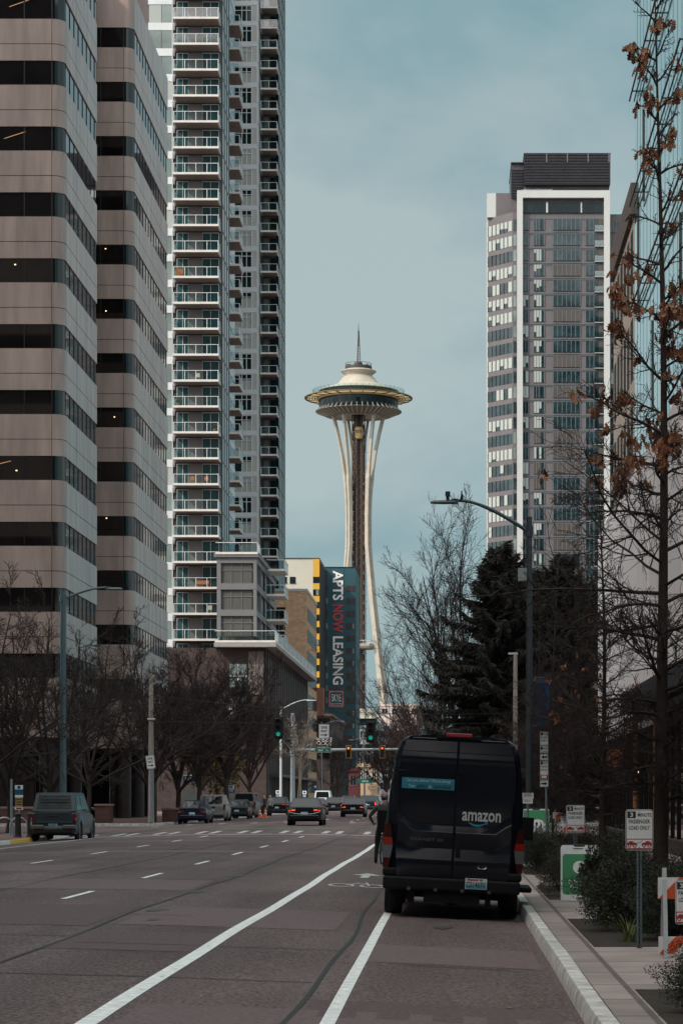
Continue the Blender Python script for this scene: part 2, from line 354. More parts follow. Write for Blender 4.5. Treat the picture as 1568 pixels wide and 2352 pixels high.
# painted markings: ribbons laid 6 mm above the road surface
def ribbon(b, pts, wd, m=0, dz=.006):
    vs = []
    for i, (x, y) in enumerate(pts):
        a = Vector(pts[max(i-1,0)]); c = Vector(pts[min(i+1,len(pts)-1)]); t = (c-a).normalized(); nx, ny = -t.y, t.x
        for s in (-1, 1): vs.append((x+s*nx*wd/2, y+s*ny*wd/2, gz(x+s*nx*wd/2, y+s*ny*wd/2)+dz))
    b.add(vs, [(2*i, 2*i+1, 2*i+3, 2*i+2) for i in range(len(pts)-1)], m)
def line(b, x, y0, y1, wd, wob=0.0, st=1.0):
    pts = []; y = y0; ph = rng.uniform(0, 6)
    while y < y1: pts.append((x + wob*math.sin(y*.22+ph) + wob*.5*math.sin(y*.61+ph), y)); y += st
    ribbon(b, pts+[(x, y1)], wd)
b = MB(); line(b, -2.70, 14, 103.4, .16, .018); setting(b, 'bike_lane_line', white_line)
b = MB(); line(b, -.955, 15, 36.3, .115, .004); line(b, -.955, 52, 103.4, .115); setting(b, 'parking_lane_line', white_line)
b = MB()
for x, y0 in ((-6.10, 28.2), (-10.15, 29)):
    y = y0
    while y < 104: line(b, x, y, min(y+3.1, 104), .10); y += 9.8
    y = 146
    while y < 380: line(b, x, y, y+3.1, .10, 0, 3.1); y += 9.8
setting(b, 'lane_dashes', white_line)
b = MB(); line(b, -15.3, 14, 103.4, .11, .01); setting(b, 'edge_line', white_line)
b = MB(); ribbon(b, [(-17.1+i*.4, 104.6) for i in range(46)], .42); setting(b, 'stop_line', white_line)
b = MB()
for k in range(10):
    for d in (0, .62):
        x = -16.9 + k*1.87 + d
        if x < .6: line(b, x, 107.0, 111.4, .26)
ribbon(b, [(-17.1+i*.4, 141.0) for i in range(46)], .3)
for k in range(10): line(b, -16.9+k*1.87, 137.0, 140.0, .3)
worn_line = M('worn_paint', (.50,.47,.455), .8, var=.45, vs=9)
setting(b, 'crosswalk', worn_line)
b = MB(); ribbon(b, [(-17.2+i*.4, 115.2) for i in range(46)], .5); setting(b, 'green_bike_crossing', green_line)
b = MB()                                                 # bicycle pictogram and arrow in the cycle lane
def flat(b, poly, cx, cy, sx, sy): b.add([(cx+x*sx, cy+y*sy, gz(cx+x*sx, cy+y*sy)+.008) for x, y in poly], [tuple(range(len(poly)))])
def ring(b, cx, cy, rx, ry, wd):
    n = 16; vs = []
    for j in range(n):
        a = 2*math.pi*j/n
        for k in (1, 1-wd): vs.append((cx+rx*k*math.cos(a), cy+ry*k*math.sin(a), gz(cx+rx*math.cos(a), cy)+.008))
    b.add(vs, [(2*j, 2*((j+1)%n), 2*((j+1)%n)+1, 2*j+1) for j in range(n)])
ring(b, -2.12, 46.5, .26, .8, .25); ring(b, -1.52, 46.5, .26, .8, .25)
flat(b, [(-.5,-.3),(-.42,-.3),(.0,.6),(-.08,.6)], -1.82, 47.0, .5, 1.6); flat(b, [(.5,-.3),(.42,-.3),(.2,.75),(.28,.75)], -1.82, 47.0, .5, 1.6); flat(b, [(-.2,.3),(.3,.42),(.3,.52),(-.2,.4)], -1.82, 47.0, .6, 1.6)
flat(b, [(-.09,-1),(.09,-1),(.09,.1),(.32,.1),(0,1),(-.32,.1),(-.09,.1)], -1.85, 52.4, 1.0, 1.5)
setting(b, 'bike_lane_symbol', worn_line)
b = MB()
for x, y in ((-4.4, 151), (-8.1, 157)): flat(b, [(-.1,-1),(.1,-1),(.1,.2),(.4,.2),(0,1),(-.4,.2),(-.1,.2)], x, y, 1.0, 2.0)
setting(b, 'lane_arrow', white_line)
b = MB()                                                 # tarred joints and cracks between the old lanes
for x, y0, y1, wd in ((-4.45, 16, 116, .055), (-1.27, 14, 116, .05), (-7.7, 30, 112, .035), (-12.6, 50, 110, .03)): line(b, x, y0, y1, wd, .05)
for y, x0, x1 in ((28.3,-12,-4.4),(33.5,-4.5,-3.6),(38.1,-5,-3.2),(22.4,-5,-1.3),(46,-14,-4.4),(55,-9,-2.8),(63,-15,-5),(27.1,-4.2,-1.25),(25.2,-.5,.6),(74,-12,-3)):
    pts = [(x0+(x1-x0)*i/8, y+rng.uniform(-.03,.03)) for i in range(9)]; ribbon(b, pts, .045)
setting(b, 'tar_seam', tar)
b = MB()                                                 # utility-cut repair patches, slightly different asphalt
def patch(b, x0, x1, y0, y1):
    n = max(2, int((x1-x0)/.4)); k = max(2, int((y1-y0)/2)); xs = [x0+(x1-x0)*i/n for i in range(n+1)]; yy = [y0+(y1-y0)*i/k for i in range(k+1)]
    b.add([(x,y,gz(x,y)+.004) for y in yy for x in xs], [(j*(n+1)+i, j*(n+1)+i+1, (j+1)*(n+1)+i+1, (j+1)*(n+1)+i) for j in range(k) for i in range(n)])
for q in ((-16.6,-10.4,62,66.5),(-10.1,-4.6,30.5,36.2),(-4.4,-2.8,26,29.5),(-15,-7.8,80,84),(-1.2,.9,19,20.6)): patch(b, *q)
setting(b, 'road_patch', M('patch_asphalt', (.125,.082,.083), .9, var=.35, vs=24, bump=.3, bs=30, spec=.3))
b = MB()
for q in ((-17,-3.2,70,72.5),(-17.2,-9,88,91),(-2.5,1.0,14,19.6),(-8.2,-4.6,42,47),(-12.5,-8.4,52,57),(-4.3,-1.5,31,36),(-1.1,.95,25.5,28.5),(-14,-2,97,99)): patch(b, *q)
setting(b, 'road_patch', M('worn_asphalt', (.165,.112,.113), .9, var=.30, vs=22, bump=.3, bs=30, spec=.3))
b = MB()
r9 = random.Random(33)
for i in range(26):                                      # dark oil drips down the middle of the lanes
    x = r9.choice((-4.4,-8.2,-12.6,.1)) + r9.gauss(0,.25); y = r9.uniform(20,100); s = r9.uniform(.06,.22); n = 12
    ring_ = [(x+s*r9.uniform(.6,1.2)*math.cos(6.283*j/n), y+s*3*r9.uniform(.6,1.2)*math.sin(6.283*j/n)) for j in range(n)]
    b.add([(px_, py_, gz(px_, py_)+.0085) for px_, py_ in ring_], [tuple(range(n))])
setting(b, 'oil_stain', M('oil_stain', (.062,.044,.045), .6, var=.5, vs=30))
BEDS = [(12, 21.1), (27.2, 33.4), (39.8, 46.0), (52.7, 58.9), (65.2, 71.4), (77.8, 84), (90.3, 96.5)]
b = MB()
for y0, y1 in BEDS: b.box(1.60, 4.3, y0, y1, .10, .158)
setting(b, 'planting_soil', soil_m)
b = MB()
for y0, y1 in BEDS:
    pass
b.box(2.28, 2.30, 22.6, 24.4, .13, .156); setting(b, 'slot_drain', tar)
# ================================================================== plan-polygon helpers
def offset(poly, d):                                     # inward offset of a counter-clockwise outline
    n = len(poly); res = []
    for i in range(n):
        p0, p1, p2 = Vector(poly[i-1]), Vector(poly[i]), Vector(poly[(i+1)%n])
        e1 = (p1-p0).normalized(); e2 = (p2-p1).normalized(); a = Vector((-e1.y, e1.x)); c = Vector((-e2.y, e2.x))
        k = (a + c); k /= max(.2, 1 + a.dot(c)); res.append(tuple(p1 + k*d))
    return res
def rounded(poly, r, which, seg=6):
    res = []; n = len(poly)
    for i, p in enumerate(poly):
        if i in which:
            p = Vector(p); a = (Vector(poly[i-1])-p).normalized(); c = (Vector(poly[(i+1)%n])-p).normalized()
            s, e_ = p + a*r, p + c*r; cen = p + a*r + c*r
            for k in range(seg+1):
                t = math.pi/2*k/seg; res.append(tuple(cen - c*r*math.cos(t) - a*r*math.sin(t)))
        else: res.append(tuple(p))
    return res
# ================================================================== left: banded granite office block
t = thing('office_building', 'tan granite office block with dark ribbon windows and rounded corners', 'office building', (-40,172,0))
ox, oy = -40, 172
P0 = [(-64,147),(-23.55,147),(-23.55,160.6),(-29.5,160.6),(-29.5,178.4),(-23.45,178.4),(-23.45,199.8),(-64,199.8)]
P0 = [(x-ox, y-oy) for x, y in P0]; RC = (1, 5)
outer = rounded(P0, .75, RC); glz = rounded(offset(P0, .07), .68, RC); core = rounded(offset(P0, .16), .6, RC); joint = rounded(offset(P0, .035), .715, RC)
P = 4.01; wall = MB(); jn = MB(); nfl = 13
zs = [5.5] + [9.14 + P*k for k in range(nfl)]
for k in range(nfl):
    lo = 5.5 if k == 0 else 10.616 + P*(k-1); hi = 9.14 + P*k; sp = lo + (hi-lo)*.40
    if k == 0: wall.prism(outer, lo, lo+1.55, 0); wall.prism(outer, lo+1.59, hi, 0)
    else: wall.prism(outer, lo, sp-.02, 0); wall.prism(outer, sp+.02, hi, 0)
    jn.prism(joint, lo+.05, hi-.05, 0)
top = 10.616 + P*(nfl-1); wall.prism(outer, top, top+2.6)
wall.build('wall', stone, t, smooth=30)
pil = MB()                                               # vertical panel joints
for k in range(nfl):
    lo = 5.5 if k == 0 else 10.616 + P*(k-1); hi = 9.14 + P*k
    for x in (-24.3, -29.5, -34.7): jn.box(x-ox-.015, x-ox+.015, 147-oy-.003, 147-oy+.05, lo, hi)
    for y in (147.75, 151.9, 156.2): jn.box(-23.55-ox-.05, -23.55-ox+.003, y-oy-.014, y-oy+.014, lo, hi)
    jn.box(-24.2-ox-.015, -24.2-ox+.015, 178.4-oy-.003, 178.4-oy+.05, lo, hi)
    for y in (179.2, 184.3, 189.5, 194.6): jn.box(-23.45-ox-.05, -23.45-ox+.003, y-oy-.014, y-oy+.014, lo, hi)
jn.build('panel_joint', dark_core, t)
rw = random.Random(7)
for k in range(nfl):
    z0, z1 = 9.14 + P*k, 10.616 + P*k; g = MB(); g.prism(glz, z0, z1, 0)
    for x in (-24.3, -25.98, -27.7, -29.4, -31.1): g.box(x-ox-.035, x-ox+.035, 147.03-oy, 147.12-oy, z0, z1, 1)
    for i in range(8): y = 147.8 + i*1.72; g.box(-23.62-ox, -23.585-ox, y-oy-.03, y-oy+.03, z0, z1, 1)
    for x in (-24.2, -25.9): g.box(x-ox-.035, x-ox+.035, 178.43-oy, 178.5-oy, z0, z1, 1)
    for i in range(13): y = 179.2 + i*1.66; g.box(-23.52-ox, -23.485-ox, y-oy-.03, y-oy+.03, z0, z1, 1)
    w_ = g.build('window', [office_glass, mullion], t)
    if rw.random() < .4:
        l = MB()
        for q in range(rw.randint(1, 2)):
            if rw.random() < .5: x = rw.uniform(-26.6,-24.6); y = 178.455
            else: x = rw.uniform(-28.5,-25); y = 147.055
            zc = rw.uniform(z0+.5, z1-.15); l.box(x-ox-.05, x-ox+.05, y-oy, y-oy+.006, zc, zc+.07)
        l.build('ceiling_lamp', lit_warm, w_)
base = MB(); bp_ = rounded(offset(P0, 2.2), .5, ()); base.prism(bp_, .1, 5.5, 0)
for i in range(9): y = 149.4 + i*1.3; base.box(-25.78-ox, -25.70-ox, y-oy-.05, y-oy+.05, .2, 5.4, 1)
for i in range(14): y = 181 + i*1.3; base.box(-25.68-ox, -25.60-ox, y-oy-.05, y-oy+.05, .2, 5.4, 1)
st_ = base.build('storefront', [office_glass, mullion], t)
lm = M('glow_reflection', (1.0,.72,.45), .5, emit=.16)  # glowing panes painted in for sunlit buildings mirrored in the storefront
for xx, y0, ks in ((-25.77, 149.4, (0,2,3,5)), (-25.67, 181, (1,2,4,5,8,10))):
    for k in ks: l = MB(); l.box(xx-ox, xx+.006-ox, y0+k*1.3+.2-oy, y0+k*1.3+1.0-oy, 1.2, rw.uniform(2.2,3.9)); l.build('glow_reflection', lm, st_)
for k, x0, dx in ((0,-29.2,.9),(3,-28.4,1.6),(8,-27.2,1.3),(8,-28.9,.7),(10,-26.9,1.2)):
    l = MB(); z0 = 9.14+P*k+.75; l.tube([(x0-ox,147.05-oy,z0),(x0+dx-ox,147.05-oy,z0+.42)], .018, 5); l.build('ceiling_lamp', M('dim_tube', (1,.55,.25), .5, emit=.28) if 'dim_tube' not in bpy.data.materials else bpy.data.materials['dim_tube'], t)
for x, y in ((-24.4,147.9),(-24.4,156),(-30,147.9),(-24.3,179.3),(-24.3,187),(-24.3,195),(-28.2,179.3)):
    c = MB(); c.tube([(x-ox,y-oy,.1),(x-ox,y-oy,5.5)], .55, 16); c.build('column', M('dark_granite', (.035,.024,.023), .5, var=.2, vs=2), t, smooth=40) if x == -24.4 and y == 147.9 else c.build('column', bpy.data.materials['dark_granite'], t, smooth=40)
b = MB()

rf = MB(); rf.box(-60-ox,-26-ox,150-oy,197-oy,top+2.6,top+3.4); rf.build('roof', dark_core, t)
# neighbouring block on the near left: outside the frame, it keeps the street in shade
t = thing('offframe_block', 'tan block outside the frame on the near left corner, keeping the street in shade', 'office building', (-60,30,0))
b = MB(); pq = [(-36+.0, -95), (35.6, -95), (35.6, 73), (-36, 73)]
for k in range(11): b.prism(pq, 1.0+k*4+1.5, 1.0+k*4+4)
b.prism(pq, .1, 2.5); b.build('wall', stone, t)
g = MB(); g.prism(offset(pq, .1), 2, 44.5); g.build('window', office_glass, t)
t = thing('offframe_block', 'tall tan block added unseen behind the near left corner to shade the office front', 'office building', (-100,90,0)); pq = [(-45,-16),(42,-16),(42,13),(-45,13)]; b = MB()  # unseen tower added to shade the granite office front
for k in range(29): b.prism(pq, 1.0+k*4+1.5, 1.0+k*4+4)
b.build('wall', stone, t); g = MB(); g.prism(offset(pq, .1), .1, 116); g.build('window', office_glass, t)
# two unseen blocks added behind the camera to darken reflections, leaving a narrow strip of sky (seen only as a reflection in the van doors)
for nm, x0, x1 in (('brown block added unseen behind on the left to darken reflections', -140, -3.6), ('brown block added unseen behind on the right to darken reflections', 2.6, 120)):
    t = thing('offframe_block', nm, 'office building', ((x0+x1)/2, -260, 0)); h = (x1-x0)/2; pq = [(-h,-20),(h,-20),(h,0),(-h,0)]; b = MB()
    for k in range(64): b.prism(pq, k*4+1.5, k*4+4)
    b.build('wall', purple_brick, t); g = MB(); g.prism(offset(pq, .1), .1, 255.5); g.build('window', office_glass, t)
t = thing('offframe_block', 'lower brown block added unseen far behind the camera to cut the reflected sky', 'office building', (-.5, -268, 0)); pq = [(-7,-10),(7,-10),(7,0),(-7,0)]; b = MB()  # added as well, cutting off the low end of the reflected strip
for k in range(17): b.prism(pq, k*4+1.5, k*4+4)
b.build('wall', purple_brick, t); g = MB(); g.prism(offset(pq, .1), .1, 67.5); g.build('window', office_glass, t)
# ================================================================== left: white apartment tower with balconies
S = 2.95
t = thing('apartment_tower', 'tall white apartment tower stacked with glass-railed balconies', 'apartment tower', (-32,310,0))
ox, oy = -32, 310
def bx(mb, x0, x1, y0, y1, z0, z1, m=0): mb.box(x0-ox, x1-ox, y0-oy, y1-oy, z0, z1, m)
wl = MB(); bx(wl, -46,-26.4,277.6,286,.1,126); bx(wl,-46,-27.75,286.004,309,.1,126); bx(wl,-46,-25.62,353.0,366,.1,128); bx(wl,-46,-32.6,309.004,352.996,.1,128)
wl.build('wall', apt_dark, t)
def balcony(name, x0, x1, y0, y1, nx, ny=0, div=True, right=True):     # slab with white edge, railing as a sub-part; slab top at z = 0
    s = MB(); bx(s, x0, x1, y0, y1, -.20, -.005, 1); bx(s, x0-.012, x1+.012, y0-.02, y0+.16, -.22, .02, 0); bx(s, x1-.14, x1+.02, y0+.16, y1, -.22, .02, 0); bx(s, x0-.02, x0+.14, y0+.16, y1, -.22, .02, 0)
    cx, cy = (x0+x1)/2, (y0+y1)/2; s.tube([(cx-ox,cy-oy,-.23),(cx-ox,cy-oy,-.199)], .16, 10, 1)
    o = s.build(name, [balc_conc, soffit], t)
    r = MB(); h = 1.08
    bx(r, x0, x1, y0+.03, y0+.09, h-.05, h, 0); bx(r, x1-.09, x1-.03, y0+.09, y1, h-.05, h, 0); bx(r, x0+.03, x0+.09, y0+.09, y1, h-.05, h, 0)
    for i in range(nx+1): x = x0+.05 + (x1-x0-.1)*i/nx; bx(r, x-.03, x+.03, y0+.03, y0+.09, .0, h-.05, 0)
    for y in ((y0+y1)/2, y1-.05): bx(r, x1-.09, x1-.03, y-.03, y+.03, 0, h-.05, 0); bx(r, x0+.03, x0+.09, y-.03, y+.03, 0, h-.05, 0)
    r.quad((x0+.1-ox,y0+.06-oy,.08),(x1-.1-ox,y0+.06-oy,.08),(x1-.1-ox,y0+.06-oy,h-.08),(x0+.1-ox,y0+.06-oy,h-.08),1)
    r.quad((x1-.06-ox,y0+.1-oy,.08),(x1-.06-ox,y1-oy,.08),(x1-.06-ox,y1-oy,h-.08),(x1-.06-ox,y0+.1-oy,h-.08),1)
    r.quad((x0+.06-ox,y0+.1-oy,.08),(x0+.06-ox,y1-oy,.08),(x0+.06-ox,y1-oy,h-.08),(x0+.06-ox,y0+.1-oy,h-.08),1)
    r.build('railing', [rail_white, pane], o); return o
ra = random.Random(3)
first = None
# stack A, facing the camera
zA = 28.77 - 7*S
bA = balcony('balcony', -31.65, -26.5, 274.9, 277.58, 4); nA = 31
def winA():
    g = MB(); bx(g, -31.5,-30.2,277.5,277.56,.1,2.5,0); bx(g,-28.6,-26.7,277.5,277.56,.1,2.5,0)
    for x in (-31.5,-30.85,-30.2,-28.6,-27.65,-26.7): bx(g, x-.03,x+.03,277.44,277.5,.1,2.55,1)
    bx(g,-31.5,-30.2,277.44,277.5,2.5,2.58,1); bx(g,-28.6,-26.7,277.44,277.5,2.5,2.58,1)
    bx(g,-30.1,-28.7,277.5,277.57,.05,2.6,2)
    return g.build('window', [M('balcony_glass', (.034,.085,.095), .10, spec=.4, var=.35, vs=.5), rail_white, M('balcony_panel', (.20,.185,.18), .7, var=.08)], t)
wA = winA()
for k in range(nA):
    z = zA + k*S
    o = bA if k == 0 else copy_part(bA, (0,0,z)); o.location.z = z
    o = wA if k == 0 else copy_part(wA, (0,0,z)); o.location.z = z
# divider posts at the left edge of stack A and pale facade strip left of it
b = MB()
for k in range(nA+1):
    z = zA + k*S; bx(b, -34.8,-31.75,277.3,277.62,z-.75,z+.1)
    bx(b, -32.05,-31.95,277.1,277.3,z-.3,z+2.6)
b.build('spandrel', white_panel, t)
b = MB(); 
for k in range(nA): z = zA+k*S; bx(b,-34.7,-33.3,277.35,277.5,z+.1,z+2.2,k%3 == 1); bx(b,-33.25,-32.1,277.35,277.5,z+.1,z+2.2,(k*7)%5 == 0)
b.build('bedroom_glazing', [apt_glass2, blind], t)
b = MB()                                                 # teal glass flank of the front block, with mullions
bx(b,-26.4,-26.34,277.7,286,1,126,0)
for k in range(42): z = zA + (k-4)*S; bx(b,-26.34,-26.3,277.7,286,z-.12,z+.08,1)
for y in (277.7,280.4,283.2,285.9): bx(b,-26.34,-26.28,y,y+.08,1,126,1)
b.build('glass_flank', [apt_glass, M('flank_mullion', (.16,.19,.20), .5)], t)
# stack B: small balconies hung on the flank of the middle block, seen from below
zB = 31.9 - S*1; bB = balcony('balcony', -27.72, -25.95, 296.2, 301.2, 2)
for k in range(24):
    o = bB if k == 0 else copy_part(bB, (0,0,0)); o.location.z = zB + k*S
b = MB(); bx(b,-27.75,-27.70,286.1,309,20,126,0)
for k in range(36): z = zB + k*S; bx(b,-27.70,-27.66,286.1,309,z-.7,z+.1,1)
b.build('side_glazing', [apt_glass, white_panel], t)
# facade C: white bands, paired windows, grey panel
zC = 36.9 - S*1; b = MB(); pnl = MB()
for k in range(32):
    z = zC + k*S; bx(b, -32.5,-27.85,347.9,348.2,z-.55,z+.12); bx(b,-28.05,-27.8,347.86,348.2,z+.12,z+S-.55)
    bx(pnl,-28.72,-28.06,347.95,348.2,z+.12,z+S-.55); bx(pnl,-28.0,-27.86,348.2,353,z-.6,z+S-.6)
b.build('band', white_panel, t); pnl.build('panel', grey_panel, t)
b = MB(); bx(b,-33,-27.87,348.21,352.9,10,128); b.build('end_wall', apt_dark, t)
def winC(v):
    g = MB(); bx(g,-31.6,-30.2,348.0,348.19,.13,2.35,1 if v == 1 else 0); bx(g,-30.15,-28.8,348.0,348.19,.13,1.5 if v == 2 else 2.35,1 if v else 0)
    if v == 2: bx(g,-30.15,-28.8,348.0,348.19,1.52,2.35,0)
    for x in (-31.6,-30.17,-29.5,-28.77): bx(g,x-.05,x+.05,347.9,348.0,.13,2.35,2)
    bx(g,-31.6,-28.8,347.9,348.0,1.62,1.7,2); bx(g,-31.6,-28.8,347.9,348.0,2.28,2.36,2)
    return g.build('window', [apt_glass, blind, rail_white], t)
wv = [winC(v) for v in (0,1,2)]; used = set()
for k in range(30):
    v = ra.choice((0,0,1,1,2)); o = wv[v] if v not in used else copy_part(wv[v], (0,0,0)); used.add(v); o.location.z = zC + k*S
# stack D
zD = 36.9 - S*1; bD = balcony('balcony', -27.70, -25.25, 350.2, 352.97, 2)
for k in range(29):
    o = bD if k == 0 else copy_part(bD, (0,0,0)); o.location.z = zD + k*S
b = MB()
for k in range(31):
    z = zD + k*S; bx(b,-27.4,-26.7,352.9,352.98,z+.05,z+2.4,1); bx(b,-26.4,-25.2,352.9,352.98,z+.05,z+2.4,0)
b.build('balcony_glazing', [apt_glass, apt_glass2], t)
b = MB(); bx(b,-25.6,-25.26,352.99,366,10,128.4,0)
for k in range(40): z = 12 + k*S; bx(b,-25.26,-25.2,352.99,366,z-.2,z+.12,1); 
for y in (353,356.3,359.6,362.8,365.88): bx(b,-25.26,-25.18,y,y+.12,10,128,1)
b.build('glass_fin', [apt_glass, bpy.data.materials['flank_mullion']], t)
# white podium levels over a dark brick base
t = thing('podium_building', 'white glazed podium over a dark brick base with long projecting canopy', 'building', (-24,300,0)); ox, oy = -24, 300
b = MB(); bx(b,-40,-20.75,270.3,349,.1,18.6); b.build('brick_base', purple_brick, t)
b = MB()
for k in range(3):
    z = 19.9 + k*S; dx = .0
    bx(b,-26.2,-21.75,269.8,300,z+2.25,z+2.95); bx(b,-26.2,-25.75,269.82,270.3,z,z+2.25); bx(b,-22.15,-21.76,269.82,270.3,z,z+2.25)
    for y in (276,283,290,297): bx(b,-22.1,-21.76,y,y+.4,z,z+2.25)
bx(b,-26.5,-21.5,269.5,300,28.7,29.2)
b.build('white_frame', M('podium_shaded_white', (.145,.145,.152), .55, var=.06, vs=.6), t)  # white frames with the podium's shade put into a darker colour
for k in range(3):
    z = 19.9 + k*S; g = MB(); bx(g,-26,-22.3,270.1,272,z,z+2.26,0); bx(g,-22.4,-21.95,270.4,299,z,z+2.26,2)
    for x in (-24.6,-23.45): bx(g,x-.03,x+.03,270.02,270.1,z,z+2.25,1)
    bx(g,-25.75,-22.15,270.02,270.1,z+1.45,z+1.52,1)
    for y in range(271,299,2): bx(g,-21.95,-21.9,y,y+.08,z,z+2.25,1)
    g.build('window', [M('podium_blind', (.075,.075,.068), .5, var=.12, vs=1.5), M('podium_mullion', (.17,.17,.18), .5), apt_glass], t)
def pb(x0, x1, y0, y1, z, name='balcony'):
    s = MB(); bx(s,x0,x1,y0,y1,z-.25,z,0); o = s.build(name, [balc_conc], t); r = MB()
    bx(r,x0,x1,y0,y0+.06,z+1.02,z+1.08,0); bx(r,x1-.06,x1,y0,y1,z+1.02,z+1.08,0)
    n = max(2, int((y1-y0)/1.5))
    for i in range(n+1): y = y0+.03+(y1-y0-.06)*i/n; bx(r,x1-.06,x1,y-.03,y+.03,z,z+1.02,0)
    r.quad((x1-.03-ox,y0-oy,z+.05),(x1-.03-ox,y1-oy,z+.05),(x1-.03-ox,y1-oy,z+1),(x1-.03-ox,y0-oy,z+1),1)
    r.quad((x0-ox,y0+.03-oy,z+.05),(x1-ox,y0+.03-oy,z+.05),(x1-ox,y0+.03-oy,z+1),(x0-ox,y0+.03-oy,z+1),1)
    r.build('railing', [rail_white, pane], o)
for z in (19.9+.0, 22.85, 25.8, 28.75): pb(-21.74,-19.6,284,290,z)
pb(-26.3,-21.6,269.4,272.5,29.25); pb(-26.3,-19.55,268.6,271.6,19.35,'terrace')
b = MB(); bx(b,-26.4,-19.5,268.5,350,18.62,19.05); b.build('canopy', M('canopy_concrete', (.26,.255,.25), .8, var=.1), t)
for i in range(10): pb(-20.7,-19.55,272.4+i*7.6,279+i*7.6,19.35,'terrace')
b = MB(); g = MB()
for i in range(22):
    y = 272+i*3.5; bx(b,-20.74,-20.62,y,y+.45,.2,18.6); bx(g,-20.74,-20.705,y+.45,y+3.5,1.2,17.6)
for z in (6.2,12.2): bx(b,-20.74,-20.69,270.5,349,z,z+.9)
for i in range(22):
    y = 272+i*3.5
    for q in (1.4,2.2): bx(b,-20.66,-20.65,y+q,y+q+.08,1.2,17.6)
b.build('pilaster', M('pilaster_stone', (.062,.048,.046), .8, var=.15, vs=.8), t); g.build('strip_window', [M('dull_glass', (.018,.017,.018), .45, spec=.12, var=.6, vs=.6)], t)  # strip windows in dark, dull glass that mirrors little
b = MB(); bx(b,-22.7,-21.0,270.05,270.28,13.4,18.2); b.build('stone_panel', M('pale_stone', (.15,.13,.12), .8, var=.1), t)
for z in (10.5, 14.2):
    g = MB(); bx(g,-24.8,-22.9,270.1,270.26,z,z+2.6,0); bx(g,-24.85,-22.85,270.06,270.1,z+1.2,z+1.3,1); bx(g,-23.9,-23.8,270.06,270.1,z,z+2.6,1); g.build('window', [apt_glass2, rail_white], t)
b = MB(); bx(b,-20.74,-19.2,275,348,4.2,4.5); b.build('awning', louvre, t)
# ================================================================== brick building behind the podium
t = thing('brick_building', 'tan brick building with rooftop terrace opening and dark side windows', 'building', (-30,352,0)); ox, oy = -30, 352
def bx(mb, x0, x1, y0, y1, z0, z1, m=0): mb.box(x0-ox, x1-ox, y0-oy, y1-oy, z0, z1, m)
b = MB(); bx(b,-34,-21.1,352,378,.1,25.0); bx(b,-34,-32,352,378,25,31.9); bx(b,-24.2,-21.1,352,378,25,31.9); bx(b,-32,-24.2,352,378,29.6,31.9)
b.build('wall', red_brick, t)
b = MB(); bx(b,-34.1,-21.0,351.9,378.1,31.9,32.3); b.build('parapet', M('cap_metal', (.42,.42,.42), .5), t)
b = MB(); bx(b,-32,-24.2,352.05,352.15,26.1,26.25); bx(b,-32,-24.2,352.02,352.2,25.0,25.2)
for i in range(5): bx(b,-32+i*1.93,-31.9+i*1.93,352.05,352.15,25.2,26.1)
b.build('terrace_railing', rail_white, t)
for k in range(9):
    z = 2.6 + k*3.15; g = MB(); bx(g,-21.12,-21.05,353.5,376.5,z,z+1.9,0)
    for i in range(9): bx(g,-21.06,-21.0,353.5+i*2.85,353.75+i*2.85,z,z+1.9,1)
    g.build('window', [apt_glass, purple_brick], t)
b = MB(); bx(b,-22.6,-20.2,381,384,14.8,19.2); b.build('side_bay', M('red_brick_bay', (.17,.075,.055), .85, var=.1), t)
# ================================================================== apartment building with yellow, cream and teal faces
t = thing('apartment_building', 'cream, yellow and teal apartment building carrying a tall leasing banner', 'apartment building', (-30,580,0)); ox, oy = -30, 580
b = MB(); bx(b,-46,X_(718.5,548),548.1,600,.1,Z_(1283,548)); b.build('cream_wall', cream_wall, t)
b = MB(); bx(b,X_(718.5,548),X_(733.5,548),548,600,.1,Z_(1283,548)); b.build('yellow_wall', yellow_wall, t)
b = MB(); bx(b,-46.1,X_(734,548),547.9,600.1,Z_(1283,548),Z_(1281.5,548)); bx(b,X_(733.5,548),X_(734.3,548),548.2,600,.1,Z_(1284,548)-.3); b.build('parapet', dark_core, t)
DZ = 2.855; xy0, xy1 = X_(718.8,548), X_(733.2,548)
for k in range(17):
    z = Z_(1325,548) - k*DZ
    if k < 14:
        g = MB(); bx(g,xy0,xy1,547.92,548.0,z-1.4,z,0); bx(g,xy0+.6,xy0+.66,547.88,547.92,z-1.4,z,1); bx(g,xy0+.7,xy1-.15,547.88,547.93,z-1.3,z-.1,2 if k%4 == 1 else 0); g.build('window', [needle_glass, mullion, apt_glass2], t)
    if k < 6:
        for x in (X_(652,548), X_(672,548)): 
            g = MB(); bx(g,x-.65,x+.65,548.0,548.12,z-1.4,z,0); bx(g,x-.1,x+.02,547.96,548.0,z-1.4,z,1); bx(g,x-.75,x+.75,547.9,548.0,z-1.52,z-1.4,1); g.build('window', [needle_glass, mullion], t)
X0, X1 = X_(734.5,575), X_(817,575)
b = MB(); bx(b,X0,X1,575,600,.1,Z_(1304,575)); bx(b,X_(762,575),X_(789,575),574.9,575,14,Z_(1304,575)-.2); b.build('teal_wall', teal_wall, t)
b = MB(); bx(b,X0-.1,X1+.1,574.85,600.1,Z_(1304,575),Z_(1302,575)); b.build('parapet', dark_core, t)
rs = random.Random(5)
